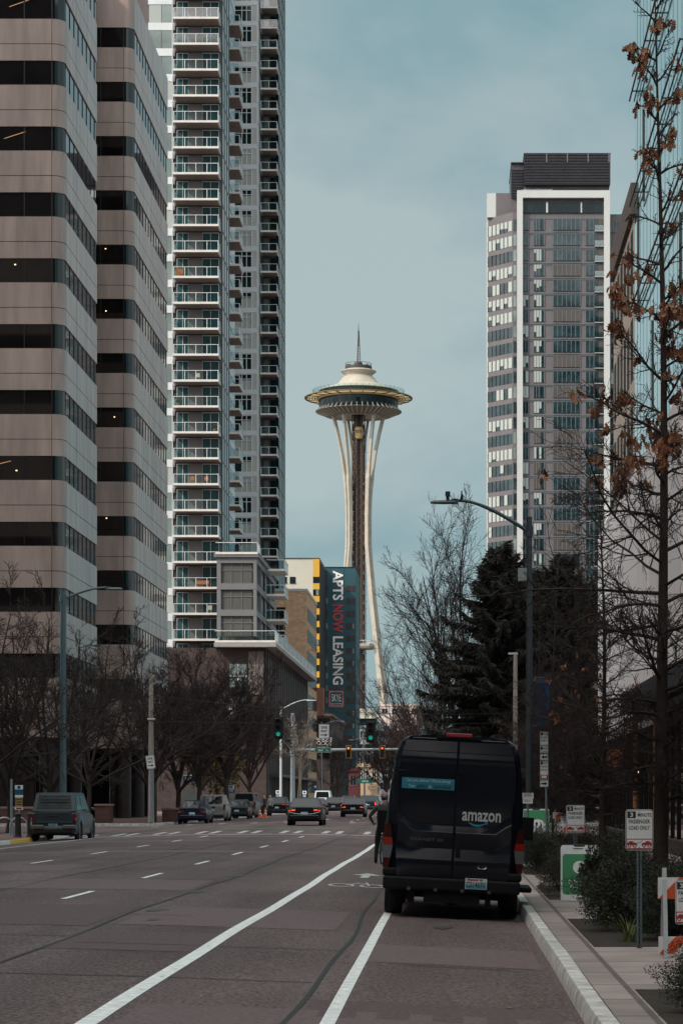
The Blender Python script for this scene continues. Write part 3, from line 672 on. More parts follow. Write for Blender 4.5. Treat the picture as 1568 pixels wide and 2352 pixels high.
for k in range(17):
    zt = Z_(1345.5 + k*28.65, 575); zb = Z_(1345.5 + k*28.65 + 13.5, 575)
    g = MB(); xa, xb = X_(794.5,575), X_(815.3,575); bx(g,xa,xb,574.93,575.02,zb,zt,0); q = rs.uniform(.2,.8); bx(g,xa+(xb-xa)*.62,xa+(xb-xa)*.64,574.9,574.93,zb,zt,1)
    if rs.random() < .5: bx(g,xa+(xb-xa)*.72,xa+(xb-xa)*.9,574.91,574.935,zb+.1,zt-.1,2)
    g.build('window', [sign_black, tower_grey, apt_glass2], t)
    g = MB(); xa, xb = X_(744 if k > 0 else 737,575), X_(752.5,575); bx(g,xa,xb,574.93,575.02,zb+.1,zt,1 if k in (1,3,6,7,8,9,10) else 0); g.build('window', [sign_black, apt_glass2], t)
def vtext(s, y0, y1, m):                                 # rotated lettering reading downwards
    b = MB(); Y = 574.84; xc = X_(776,Y); zc = (Z_(y0,Y)+Z_(y1,Y))/2
    b.text(s, (xc-ox, Y-oy, zc), (0,0,-1), (1,0,0), Z_(y0,Y)-Z_(y1,Y), X_(788,Y)-X_(764,Y), 0, .022, .05); b.build('lettering', m, t)
vtext('APTS', 1311, 1379, letter_white); vtext('NOW', 1389, 1453, letter_red); vtext('LEASING', 1462, 1573, letter_white)
Y = 574.88; b = MB(); bx(b,X_(754.5,Y),X_(789,Y),Y,575,Z_(1625,Y),Z_(1586.5,Y),0); bx(b,X_(756.7,Y),X_(787,Y),Y-.04,Y,Z_(1622.3,Y),Z_(1589,Y),1); bx(b,X_(757.4,Y),X_(786.3,Y),Y-.07,Y-.04,Z_(1621.5,Y),Z_(1589.8,Y),2)
b.text('SKYE', (X_(772,Y)-ox, Y-.07-oy, Z_(1603,Y)), (1,0,0), (0,0,1), X_(782.5,Y)-X_(761,Y), 17*Y/F, 1, .0, .04); b.text('BELLTOWN', (X_(772,Y)-ox, Y-.07-oy, Z_(1617,Y)), (1,0,0), (0,0,1), X_(784,Y)-X_(760,Y), 3.2*Y/F, 1, 0, .04)
b.build('logo_panel', [letter_red, letter_white, teal_wall], t)
# ================================================================== dark market building
t = thing('market_building', 'dark brown market building with white lettering and stepped cornice', 'shop building', (-22,390,0)); ox, oy = -22, 390
b = MB(); bx(b,-34,-19.6,390,440,.1,15.0); b.build('wall', M('dark_brown_wall', (.050,.038,.036), .8, var=.2, vs=.6), t)
b = MB(); bx(b,-34.2,-19.2,389.8,440.2,15.0,15.4); bx(b,-19.6,-18.9,392,440,9.4,9.9); b.build('cornice', M('rust_cornice', (.12,.07,.055), .8), t)
b = MB()
for i in range(11): bx(b,-19.62,-19.5,392+i*4.3,394.6+i*4.3,.8,9.0)
b.build('window', apt_glass, t)
b = MB()
for i in range(12): bx(b,-19.6,-19.4,390.4+i*4.3,391.4+i*4.3,.5,9.0)
b.build('pilaster', bpy.data.materials['dark_brown_wall'], t)
b = MB(); bx(b,-22.3,-19.7,389.86,390,8.2,14.7); b.build('sign_wall', M('matte_black', (.006,.006,.006), .95, spec=.05), t)
b = MB(); YY = 389.85
for s, py, w_, h in (('WHOLE',1698,42,7.5),('FOODS',1707.5,40,9.5),('MARKET',1717,32,4)):
    b.text(s, (X_(742,YY)-ox, YY-oy, Z_(py,YY)), (1,0,0), (0,0,1), w_*YY/F, h*YY/F, 0, 0, .04)
b.build('lettering', letter_white, t)
# ================================================================== buildings around the foot of the tower
t = thing('pavilion', 'white curved pavilion roof beside the foot of the observation tower', 'pavilion', (-36,900,0))
b = MB(); pr = [(-7.2,33.6),(-7.2,31.4),(8.0,31.4),(9.2,32.4),(8.6,33.6),(6,34.8),(0,35.3),(-7.2,35.3)]
b.slab(pr, (0,0,0), (1,0,0), (0,0,1), -12); b.build('roof', cream_wall, t)
b = MB(); b.box(-7,8,1,11,26.8,31.4); b.build('glass_wall', needle_glass, t)
b = MB(); b.box(-9,24,0,12,24.2,26.8); b.box(-8,8,.5,11,.1,24.2); b.build('deck', M('dusty_pink', (.50,.38,.33), .8, var=.1, vs=.3), t)
def block(name, label, x0, x1, Y, y_top, depth, m, win=None, cols=5, pitch=3.0, cap=None, gl=apt_glass, frame=white_panel):
    xa, xb = X_(x0,Y), X_(x1,Y); H = Z_(y_top,Y); cx = (xa+xb)/2
    t = thing(name, label, 'building', (cx, Y, 0)); b = MB(); hw = (xb-xa)/2
    b.box(-hw,hw,0,depth,.1,H); b.build('wall', m, t)
    c = MB(); c.box(-hw-.3,hw+.3,-.3,depth+.3,H,H+.6); c.build('parapet', cap or m, t)
    n = int((H-1.5)/pitch)
    for k in range(n):
        z = H - .9 - k*pitch
        for i in range(cols):
            x = -hw + (2*hw)*(i+.5)/cols; ww = hw/cols*.55; g = MB()
            g.box(x-ww,x+ww,-.06,.05,z-1.7,z,0); g.box(x-ww-.12,x+ww+.12,-.12,-.06,z-1.82,z-1.7,1); g.box(x-.05,x+.05,-.11,-.06,z-1.7,z,1); g.box(x-ww-.1,x-ww,-.1,-.06,z-1.7,z,1); g.box(x+ww,x+ww+.1,-.1,-.06,z-1.7,z,1)
            g.build('window', [gl, frame], t)
    return t
block('apartment_house', 'pale blue-grey apartment house with white window frames beyond the junction', 818, 905, 620, 1672, 14, M('pale_render', (.47,.50,.50), .7, var=.06), cols=5, pitch=3.3, cap=M('blue_cap', (.30,.42,.45), .6))
block('theatre_building', 'long pale pink building right of the observation tower base', 872, 962, 820, 1622, 20, M('pink_render', (.55,.44,.40), .8, var=.06, vs=.2), cols=4, pitch=9)
block('corner_building', 'low tan corner building with white windows at street end', 822, 866, 470, 1762, 12, M('tan_render', (.42,.30,.20), .8, var=.08), cols=3, pitch=3.4)
block('red_shop', 'small dark red shop beside the teal apartments', 800, 822, 455, 1772, 12, M('red_render', (.08,.014,.014), .7, var=.1), cols=1, pitch=4, frame=tower_grey)
# ================================================================== right: tall tower framed in white
t = thing('residential_tower', 'tall grey residential tower framed in white with louvred crown', 'apartment tower', (22,480,0)); ox, oy = 22, 480; D = 480
def zx(z): return X_((z/1.7797+1850)/1.7417, D)
def zz(z): return Z_((z/1.7797+500)/1.7417, D)
FH = (zz(663)-zz(1858))/11
xL, xR = zx(387), zx(1047); bay = [(zx(182), 486.5), (zx(356), 481), (zx(387), 481)]
b = MB(); bx(b,xL+.3,xR-.3,480.6,505,.1,zz(520)); bx(b,xR-.3,zx(1225),482.5,505,.1,zz(612)); 
pl = [(zx(182)-ox,486.5-oy),(zx(356)-ox,481-oy),(zx(388)-ox,481-oy),(zx(388)-ox,505-oy),(zx(182)-ox,505-oy)]
b.prism(pl, .1, zz(610)); bx(b,zx(240),zx(388),485,500,zz(610),zz(438))
b.build('wall', tower_grey, t)
b = MB(); bx(b,xL,zx(427),479.4,481,.1,zz(468)); bx(b,zx(1005),xR,479.4,481,.1,zz(468)); bx(b,zx(427),zx(1005),479.4,481,zz(520),zz(468)); bx(b,zx(176),zx(243),485.2,489,zz(610),zz(436)); bx(b,zx(174),zx(185),486.3,489,.1,zz(600))
bx(b,zx(1050),zx(1054),482.3,482.5,.1,zz(612))
b.build('white_frame', frame_white, t)
b = MB(); bx(b,zx(440),zx(1040),483,500,zz(470),zz(405)); bx(b,zx(352),zx(440),484,500,zz(610),zz(450))
b.build('roof_storey', apt_dark, t)
b = MB()
bx(b,zx(440),zx(1053),482.2,500,zz(408),zz(186)); bx(b,zx(350),zx(438),484,500,zz(452),zz(236))
for i in range(20):
    z = zz(404)-i*(zz(404)-zz(184))/20*1.0; z = zz(404) + i*(zz(184)-zz(404))/20
    bx(b,zx(438),zx(1056),481.7,482.2,z,z+.12); 
    if i < 19: bx(b,zx(347),zx(438),483.5,484,z-2.2,z-2.08)
for q in (600,748,896,1045): bx(b,zx(q)-.12,zx(q)+.12,481.6,481.75,zz(248),zz(186),1)
bx(b,zx(436),zx(1057),481.6,500.2,zz(186),zz(181)); bx(b,zx(346),zx(440),483.4,500.2,zz(236),zz(229))
b.build('crown', [louvre, tower_grey], t)
b = MB(); bx(b,zx(428),zx(1004),480.3,480.6,zz(620),zz(538),0)
for i in range(16): x = zx(428)+i*(zx(1004)-zx(428))/15; bx(b,x-.05,x+.05,480.2,480.3,zz(620),zz(538),1)
bx(b,zx(594),zx(607),480.2,480.35,zz(620),zz(545),2); bx(b,zx(840),zx(853),480.2,480.35,zz(620),zz(545),2)
b.build('penthouse_glazing', [needle_glass, mullion, frame_white], t)
b = MB(); bx(b,zx(1050),zx(1220),482.4,482.45,zz(612),zz(592)); bx(b,zx(420),zx(640),480.2,480.25,zz(468),zz(452)); b.build('roof_railing', pane, t)
rt = random.Random(11); mats = [M('tower_glass', (.018,.036,.042), .08, spec=.40, var=.7, vs=.45), blind, apt_glass2, mullion, pane, M('room_brown', (.052,.040,.034), .4, spec=.6, var=.3, vs=.3), M('joint_blue', (.12,.15,.17), .5)]
def wcell(g, xa, xb, y, za, zb, n, kind):
    # a row of n panes: glass, with roller blinds drawn on some of them
    for i in range(n):
        x0 = xa+(xb-xa)*i/n; x1 = xa+(xb-xa)*(i+1)/n
        mm = 0 if kind in ('d','m') else (1 if kind == 'b' else 5)
        if kind == 'm' and rt.random() < .45: mm = 1
        q = rt.uniform(.3,.8) if (mm == 1 and rt.random() < .3) else 1
        if q < 1: bx(g,x0,x1,y,y+.12,za,zb-(zb-za)*q,0)
        bx(g,x0,x1,y-.003*i,y+.12,zb-(zb-za)*q,zb,mm)
    for i in range(n+1): x = xa+(xb-xa)*i/n; bx(g,x-.045,x+.045,y-.06,y-.02,za,zb,6)
nF = 30; stuff = MB()
for k in range(nF):
    zt = zz(663)-k*FH; zb = zt-FH*.73
    if zt < 8: break
    g = MB(); wcell(g, zx(644), zx(836), 480.42, zb, zt, 6, rt.choice('ddrdr')); bx(g,zx(644),zx(836),480.35,480.44,zb-.42,zb-.36,6); g.build('window', mats, t)
    g = MB(); wcell(g, zx(506), zx(562), 480.45, zb, zt, 3, rt.choice('bbbdmr')); wcell(g, zx(562), zx(581), 480.45, zb, zt, 1, 'd'); g.build('window', mats, t)
    g = MB(); wcell(g, zx(428), zx(468), 480.45, zb, zt, 2, rt.choice('dbbmd')); g.build('edge_window', mats, t); g = MB(); wcell(g, zx(876), zx(934), 480.45, zb, zt, 2, rt.choice('ddd')); g.build('side_window', mats, t)
    g = MB()                                             # folded left bay
    v0 = Vector((zx(186)-ox, 486.37-oy, 0)); v1 = Vector((zx(352)-ox, 481.12-oy, 0)); dv = v1-v0; nn = Vector((dv.y,-dv.x,0)).normalized()
    kind = rt.choice('bbdmdb'); zt2 = zt - .18
    for i in range(6):
        p0 = v0+dv*(i/6); p1 = v0+dv*((i+1)/6); mm = 1 if kind == 'b' or (kind == 'm' and rt.random() < .35) else 0
        q = rt.uniform(.35,.9) if (mm and rt.random() < .25) else 1; zs_ = zt2-(zt2-zb)*q
        if q < 1: g.obox((p0+p1)/2 - nn*0 + Vector((0,0,(zb+zs_)/2)), (p1-p0)/2, nn*.05, (0,0,(zs_-zb)/2), 0)
        g.obox((p0+p1)/2 + Vector((0,0,(zs_+zt2)/2)), (p1-p0)/2, nn*(.05+.002*i), (0,0,(zt2-zs_)/2), mm)
        g.obox(p0 + nn*.08 + Vector((0,0,(zb+zt2)/2)), dv.normalized()*.09, nn*.05, (0,0,(zt2-zb)/2), 3)
    bx(g,zx(362),zx(383),480.92,481.0,zb,zt,2 if rt.random() < .5 else 0)
    g.build('bay_window', mats, t)
    g = MB(); bx(g,zx(940),zx(1004),480.48,480.62,zb-.2,zt,0); bx(g,zx(968),zx(1003),480.44,480.5,zb-.2,zt,5); bx(g,zx(938),zx(1005),479.9,480.5,zb-.35,zb-.22,1); bx(g,zx(940),zx(1004),479.92,479.95,zb-.2,zb+.85,4); g.build('balcony', mats, t)
    if zt < zz(614): 
        g = MB(); wcell(g, zx(1060), zx(1118), 482.4, zb, zt, 3, rt.choice('dbd')); g.build('rear_window', mats, t); g = MB(); wcell(g, zx(1186), zx(1220), 482.4, zb, zt, 2, 'd'); g.build('rear_window', mats, t)
    stuff.box(zx(428)-ox,zx(1004)-ox,480.45-oy,480.52-oy,zt+.06,zt+.12); stuff.box(zx(428)-ox,zx(1004)-ox,480.45-oy,480.52-oy,zb-.5,zb-.44)
stuff.build('floor_joint', mats[6], t)
# ================================================================== right: fluted concrete hall, tan block and blue curtain wall
t = thing('concrete_building', 'pale fluted concrete building with stepped tan upper wall and dark shopfront canopy', 'building', (9,60,0)); ox, oy = 9, 60
XW = 6.5
b = MB(); bx(b,XW,40,-60,107.5,4.6,13.4); bx(b,XW+.35,40,-60,107.4,.1,4.6)
for i in range(28): y = -56+i*5.9; bx(b,XW-.06,XW,y,y+2.6,4.65,13.35)
b.build('wall', concrete_wall, t)
tan = M('tan_stone', (.23,.195,.17), .7, var=.1, vs=.6)
b = MB(); bx(b,7.0,40,92.5,104.5,13.4,24.2); b.build('upper_wall', tan, t)
b = MB(); bx(b,6.85,40,92.52,104.8,24.2,25.4); b.build('roof_edge', M('dark_fascia', (.05,.035,.03), .6), t)
for k in range(3):
    for i in range(6):
        y = 93.4+i*1.9; z = 14.6+k*3.4; g = MB(); bx(g,6.985,7.02,y,y+1.1,z,z+2.4,0); bx(g,6.98,7.0,y+.52,y+.56,z,z+2.4,1); g.build('window', [bpy.data.materials['dull_glass'], mullion], t)
b = MB(); bx(b,XW-.004,XW+.36,-60,106,.15,.6,1)
for i in range(80): y = -56+i*2.05; bx(b,XW+.12,XW+.24,y,y+.09,.6,4.2,0)
bx(b,XW+.28,XW+.34,-58,106,.6,4.3,2)
b.build('storefront', [mullion, purple_brick, office_glass], t)
b = MB(); bx(b,4.6,XW+.3,30,66,4.30,4.62); bx(b,4.58,4.72,30,66,4.1,4.30); b.build('canopy', louvre, t)
b = MB()
for i in range(12): bx(b,4.8,6.4,31+i*3,31.1+i*3,3.2+.9,4.28)
for i in range(9): bx(b,4.9+i*.17,4.96+i*.17,31,65.5,3.9,4.05)
b.build('canopy_slat', M('slat', (.14,.13,.13), .6), t)
for y in (34, 46, 58, 64.5):
    c = MB(); c.tube([(4.9-ox,y-oy,.1),(4.9-ox,y-oy,4.1)], .07, 10); c.build('canopy_post', M('copper_post', (.30,.15,.08), .5) if y == 34 else bpy.data.materials['copper_post'], t, smooth=40)
for y in (70, 80, 88, 96): 
    l = MB(); l.box(XW+.245-ox, XW+.26-ox, y-oy, y+.5-oy, 2.6, 2.8); l.build('shop_lamp', lit_warm, t)
t = thing('glass_tower', 'blue curtain-wall tower with dark maintenance rails along its face', 'office tower', (20,60,0)); ox, oy = 20, 60
b = MB(); bx(b,7.0,60,-55,92.5,13.4,72); b.build('curtain_wall', curtain_glass, t)
b = MB()
for i in range(100): y = -54.4+i*1.47; bx(b,6.994,7.0,y,y+.03,13.4,72)
for k in range(15): z = 16.2+k*4.0; bx(b,6.992,7.0,-55,92.5,z,z+.05)
b.build('panel_joint', M('glass_joint', (.015,.05,.065), .5), t)
rr = random.Random(2); b = MB()
for k in range(15):
    z = 16.4+k*4.0
    for i in range(7):
        y = -30+i*18+rr.uniform(0,14); bx(b,6.955,6.995,y,y+.12,z+rr.uniform(-1.5,0),z+rr.uniform(2.0,4.5))
b.build('fin', needle_dark, t)
for k in range(14):
    z = 20.2+k*4.0; b = MB(); y = -50 + (k%3)*6
    while y < 88:
        e_ = min(y+rr.uniform(24,34), 91.5)
        bx(b,6.70,6.75,y,e_,z,z+.06); bx(b,6.88,6.92,y,e_,z,z+.05)
        q = y
        while q < e_: bx(b,6.72,7.0,q,q+.06,z+.01,z+.05); q += 3
        y = e_+rr.uniform(4,8)
    b.build('maintenance_rail', needle_dark, t)
# ================================================================== observation tower
t = thing('observation_tower', 'slender white observation tower with saucer top and thin spire', 'tower', (X_(823,944),944,0)); 
def nz(z): return HZ + (VY - (z/2.24+1200)/1.7417)*944/F
def nz2(z): return HZ + (VY - (z/2.24+2100)/1.7417)*944/F
b = MB()
legs = [-57, 63, 183]
tab = [(nz2(1760)-14,17.2,2.4,2.6),(nz2(1600),11.4,2.0,2.1),(nz2(1100),8.6,1.65,1.8),(nz2(700),6.5,1.6,1.65),(nz2(340),4.9,1.55,1.5),(nz(2200),4.35,1.55,1.45),(nz(1950),4.3,1.55,1.45),(nz(1800),4.45,1.6,1.45),(nz(1700),4.7,1.75,1.5),(nz(1600),5.0,2.1,1.6)]
for a in legs:
    g = MB(); ca, sa = math.cos(R(a)), math.sin(R(a)); rings = []
    # plan: leg direction (sin a, -cos a); tangential (cos a, sin a)
    for z, r, w_, dd in tab:
        pts = []
        for u, v in ((-w_,-dd/2),(-w_*.35,-dd/2),(-w_*.3,-dd/2+.55),(w_*.3,-dd/2+.55),(w_*.35,-dd/2),(w_,-dd/2),(w_,dd/2),(w_*.35,dd/2),(w_*.3,dd/2-.55),(-w_*.3,dd/2-.55),(-w_*.35,dd/2),(-w_,dd/2)):
            rr_ = r+v; pts.append((rr_*sa+u*ca, -rr_*ca+u*sa, z))
        rings.append(pts)
    g.loft(rings)
    for s in (-1, 1):                                    # the leg forks into two beams under the saucer
        rings = []
        for f, (z, r, off, w_, dd) in enumerate(((nz(1612),5.0,1.3,.85,1.6),(nz(1560),5.2,1.45,.60,1.4),(nz(1400),6.1,2.0,.50,1.2),(nz(1200),7.6,2.95,.50,1.15),(nz(1040),9.0,3.9,.55,1.2),(nz(990),9.7,4.3,.6,1.3))):
            c = (r*sa + s*off*ca, -r*ca + s*off*sa)
            rings.append([(c[0]+u*w_*ca+v*dd/2*sa, c[1]+u*w_*sa-v*dd/2*ca, z) for u, v in ((-1,-1),(1,-1),(1,1),(-1,1))])
        g.loft(rings)
    g.build('leg', needle_white, t)
c = MB(); cz1 = nz(1010)
hexp = [(2.45*math.cos(R(60*i+15)), 2.45*math.sin(R(60*i+15))) for i in range(6)]
c.prism([(x*.8,y*.8) for x, y in hexp], .1, cz1, 0)
for x, y in hexp: c.tube([(x,y,.1),(x,y,cz1)], .24, 6, 1)
for i in range(6):
    p, q = Vector(hexp[i]+(0,)), Vector(hexp[(i+1)%6]+(0,)); z = 4
    while z < cz1-5:
        c.tube([p+Vector((0,0,z)), q+Vector((0,0,z+3.9))], .13, 4, 1, False); c.tube([q+Vector((0,0,z)), p+Vector((0,0,z+3.9))], .13, 4, 1, False); c.tube([p+Vector((0,0,z)), q+Vector((0,0,z))], .13, 4, 1, False); z += 3.9
c.tube([(1.15,-2.55,.1),(1.15,-2.55,cz1)], .28, 6, 1); c.tube([(1.75,-2.4,.1),(1.75,-2.4,cz1)], .22, 6, 1)
c.build('core', [needle_dark, needle_brown], t)
c = MB(); c.tube([(3.0,-1.6,.1),(3.0,-1.6,nz(1300))], .13, 6); z = 3
while z < nz(1320): c.box(2.6,3.5,-1.72,-1.5,z,z+.16); z += 2.9
c.build('service_ladder', M('blue_steel', (.13,.17,.26), .6), t)
c = MB(); c.lathe([(.5,nz(1258)),(1.35,nz(1250)),(1.55,nz(1235)),(1.55,nz(1165)),(1.3,nz(1150)),(.5,nz(1146))], 20, (.3,-2.9,0), 0)
for i in range(4): c.box(-.88+i*.62,-.58+i*.62,-4.5,-4.38,nz(1205),nz(1178),1)
c.build('lift_car', [gold, needle_dark], t, smooth=40)
def nl(name, prof, m, seg=72, **k): c = MB(); c.lathe([(r, z) for r, z in prof], seg); return c.build(name, m, t, smooth=35, **k)
zp = nz2(1085)
c = MB(); c.lathe([(2.2,zp-1.6),(8.4,zp-1.2),(9.0,zp-.4),(9.0,zp+.5),(2.2,zp+.5)], 6); c.build('lower_platform', needle_white, t)
c = MB(); 
for i in range(24): a = 2*math.pi*i/24; c.tube([(8.6*math.cos(a),8.6*math.sin(a),zp+.5),(8.6*math.cos(a),8.6*math.sin(a),zp+1.7)], .08, 4)
c.lathe([(8.5,zp+1.6),(8.7,zp+1.6),(8.7,zp+1.75),(8.5,zp+1.75)], 24, closed=True); c.build('platform_railing', rail_white, t)
# saucer, from the bottom up
zb_ = nz(1050); zr = nz(1003)
nl('underside_ring', [(2.4,zb_+.7),(8.6,zb_+.4),(9.3,zb_-.15),(9.6,zb_-.1),(9.5,zb_+.5)], needle_white)
nl('underside_disc', [(2.5,zb_+1.2),(8.8,zb_+1.0)], needle_dark)  # dark disc round the top of the core
nl('dish', [(9.4,zb_+.05),(12.6,zb_+.55),(15.2,zr-.35),(16.75,zr-.05),(16.75,zr+.12),(15.6,zr+.25),(13.2,zr+.2)], M('dish_grey', (.16,.13,.105), .7))
g = MB()
for i in range(48):
    a = 2*math.pi*i/48; ca, sa = math.cos(a), math.sin(a); prof = [(9.4,zb_-.15),(12.8,zb_+.25),(15.4,zr-.65),(16.9,zr-.15),(16.9,zr+.15),(15.9,zr+.95),(15.3,zr+1.7),(15.25,zr+1.0),(15.6,zr+.3),(15.2,zr-.2),(12.6,zb_+.6),(9.4,zb_+.1)]
    w_ = .16; vs = [(r*ca-s*w_*sa, r*sa+s*w_*ca, z) for s in (-1,1) for r, z in prof]; n = len(prof)
    g.add(vs, [tuple(range(n-1,-1,-1)), tuple(range(n,2*n))]+[(j,(j+1)%n,n+(j+1)%n,n+j) for j in range(n)])
g.build('dish_ribs', needle_white, t)
zh = nz(884)
nl('restaurant_glass', [(15.1,zr+.2),(15.25,zr+1.0),(15.3,zh-.6)], needle_glass)
g = MB()
for i in range(48): a = 2*math.pi*i/48; g.tube([(15.32*math.cos(a),15.32*math.sin(a),zr+.3),(15.36*math.cos(a),15.36*math.sin(a),zh-.5)], .06, 4)
g.build('restaurant_mullion', needle_dark, t)
g = MB(); g.lathe([(20.4,zh-.12),(21.1,zh-.02),(21.1,zh+.28),(20.4,zh+.34)], 96, closed=True); g.build('halo_rim', M('halo_brown', (.13,.085,.055), .6), t, smooth=40)
g = MB()
for rr_ in (16.2,17.2,18.2,19.2,20.0): g.lathe([(rr_-.22,zh+.02),(rr_+.22,zh+.02),(rr_+.22,zh+.12),(rr_-.22,zh+.12)], 96, closed=True)
for i in range(96): a = 2*math.pi*i/96; ca, sa = math.cos(a), math.sin(a); g.obox((18*ca,18*sa,zh+.07), (2.6*ca,2.6*sa,0), (-.12*sa,.12*ca,0), (0,0,.06))
g.build('halo_grille', M('halo_yellow', (.80,.60,.28), .6), t)
g = MB()
for i in range(24): a = 2*math.pi*(i+.5)/24; ca, sa = math.cos(a), math.sin(a); g.obox((18*ca,18*sa,zh-.12), (2.9*ca,2.9*sa,0), (-.11*sa,.11*ca,0), (0,0,.17))
g.build('halo_spoke', needle_dark, t)
nl('deck_floor', [(2,zh+.35),(15.3,zh+.35),(16.0,zh+.3),(15.9,zh-.55),(15.3,zh-.6)], M('deck_edge', (.46,.33,.16), .6))
zd = nz(745)
nl('observation_glass', [(15.0,zh+.35),(15.0,zh+2.55)], needle_glass)
g = MB(); rn = random.Random(9)
nl('barrier', [(16.9,zh+.3),(18.0,zh+3.1)], M_glass('barrier_glass', (.72,.88,.89), .0))
g = MB()
for i in range(48): a = 2*math.pi*i/48; g.tube([(16.9*math.cos(a),16.9*math.sin(a),zh+.3),(18.0*math.cos(a),18.0*math.sin(a),zh+3.15)], .05, 4)
g.build('barrier_post', needle_dark, t)
zw = nz(700)
nl('roof', [(15.3,zh+2.5),(15.75,zh+2.75),(15.6,zh+2.95),(12.0,zh+4.3),(8.2,zh+5.5),(6.3,zw-.05),(5.5,zw+.7),(5.25,nz(683)),(5.5,nz(668)),(6.5,nz(652)),(6.95,nz(643)),(6.9,nz(638)),(5.4,nz(626)),(2,nz(622))], needle_white, 96)
nl('crown_drum', [(2,nz(630)),(5.25,nz(630)),(5.2,nz(596)),(4.6,nz(594)),(1.6,nz(592)),(1.5,nz(560)),(.4,nz(556))], needle_dark)
g = MB()
for i in range(20): a = 2*math.pi*i/20; g.tube([(5.0*math.cos(a),5.0*math.sin(a),nz(596)),(5.0*math.cos(a),5.0*math.sin(a),nz(570))], .06, 4)
g.lathe([(4.95,nz(572)),(5.05,nz(572)),(5.05,nz(569)),(4.95,nz(569))], 32, closed=True); g.box(-4.1,-3.3,-.4,.4,nz(596),nz(574)); g.box(3.1,3.7,-.4,.4,nz(596),nz(570)); g.build('crown_railing', needle_dark, t)
g = MB(); 
for i in range(3):
    a = R(120*i+20); g.tube([(.78*math.cos(a),.78*math.sin(a),nz(562)),(.25*math.cos(a),.25*math.sin(a),nz(285))], [.15,.1], 5)
for k in range(12):
    f = k/12; z = nz(562)+(nz(285)-nz(562))*f; r = .78+(.25-.78)*f; f2 = (k+1)/12; z2 = nz(562)+(nz(285)-nz(562))*f2; r2 = .78-.53*f2
    for i in range(3): a, c_ = R(120*i+20), R(120*i+140); g.tube([(r*math.cos(a),r*math.sin(a),z),(r2*math.cos(c_),r2*math.sin(c_),z2)], .06, 4)
g.tube([(0,0,nz(420)),(0,0,nz(286)),(0,0,nz(250)),(0,0,nz(205))], [.2,.3,.14,.05], 6); g.ball((0,0,nz(286)), .42, 8); g.build('spire', needle_brown, t)
# ================================================================== vehicles
def paint(name, col, rough=.25): return M(name, col, rough, spec=.35, coat=.15)
car_glass = M('car_glass', (.008,.012,.014), .06, spec=.5)
lamp_red = M('lamp_red', (.15,.010,.009), .25); lamp_clear = M('lamp_clear', (.22,.22,.235), .15); lamp_lit = M('lamp_lit', (1,.10,.04), .4, emit=.75)
plate_m = M('plate_white', (.62,.66,.68), .5); plate_blue = M('plate_blue', (.10,.33,.42), .5)
def bil(c, u, v, off):                                   # point on the quad c (bl,br,tr,tl), pushed outwards
    a, b_, d, e = [Vector(p) for p in c]; n = (b_-a).cross(e-a).normalized()
    return (a*(1-u)*(1-v) + b_*u*(1-v) + d*u*v + e*(1-u)*v) + n*off
def pane_on(mb, c, u0, u1, v0, v1, off=.012, m=0, th=.01):
    p = [bil(c,u,v,off) for u, v in ((u0,v0),(u1,v0),(u1,v1),(u0,v1))]; n = (p[1]-p[0]).cross(p[3]-p[0]).normalized()*th
    q = [x-n*1.0 for x in p]; mb.add(p+q, [(0,1,2,3),(7,6,5,4),(0,4,5,1),(1,5,6,2),(2,6,7,3),(3,7,4,0)], m)
def wheel(t, x, y, r, w_, rm=chrome):
    c = MB(); c.lathe([(r*.62,-w_/2),(r*.92,-w_/2),(r,-w_*.36),(r,w_*.36),(r*.92,w_/2),(r*.62,w_/2)], 22, (0,0,0), 0, 'x', closed=True)
    o = c.build('wheel', rubber, t, smooth=40); o.location = (x, y, r)
    c = MB(); s = 1 if x > 0 else -1
    c.lathe([(.03,s*w_*.40),(r*.2,s*w_*.40),(r*.45,s*w_*.30),(r*.62,s*w_*.44),(r*.64,s*w_*.44),(r*.64,-s*w_*.4),(.03,-s*w_*.2)], 18, (0,0,0), 0, 'x'); c.build('rim', rm, o, smooth=40)
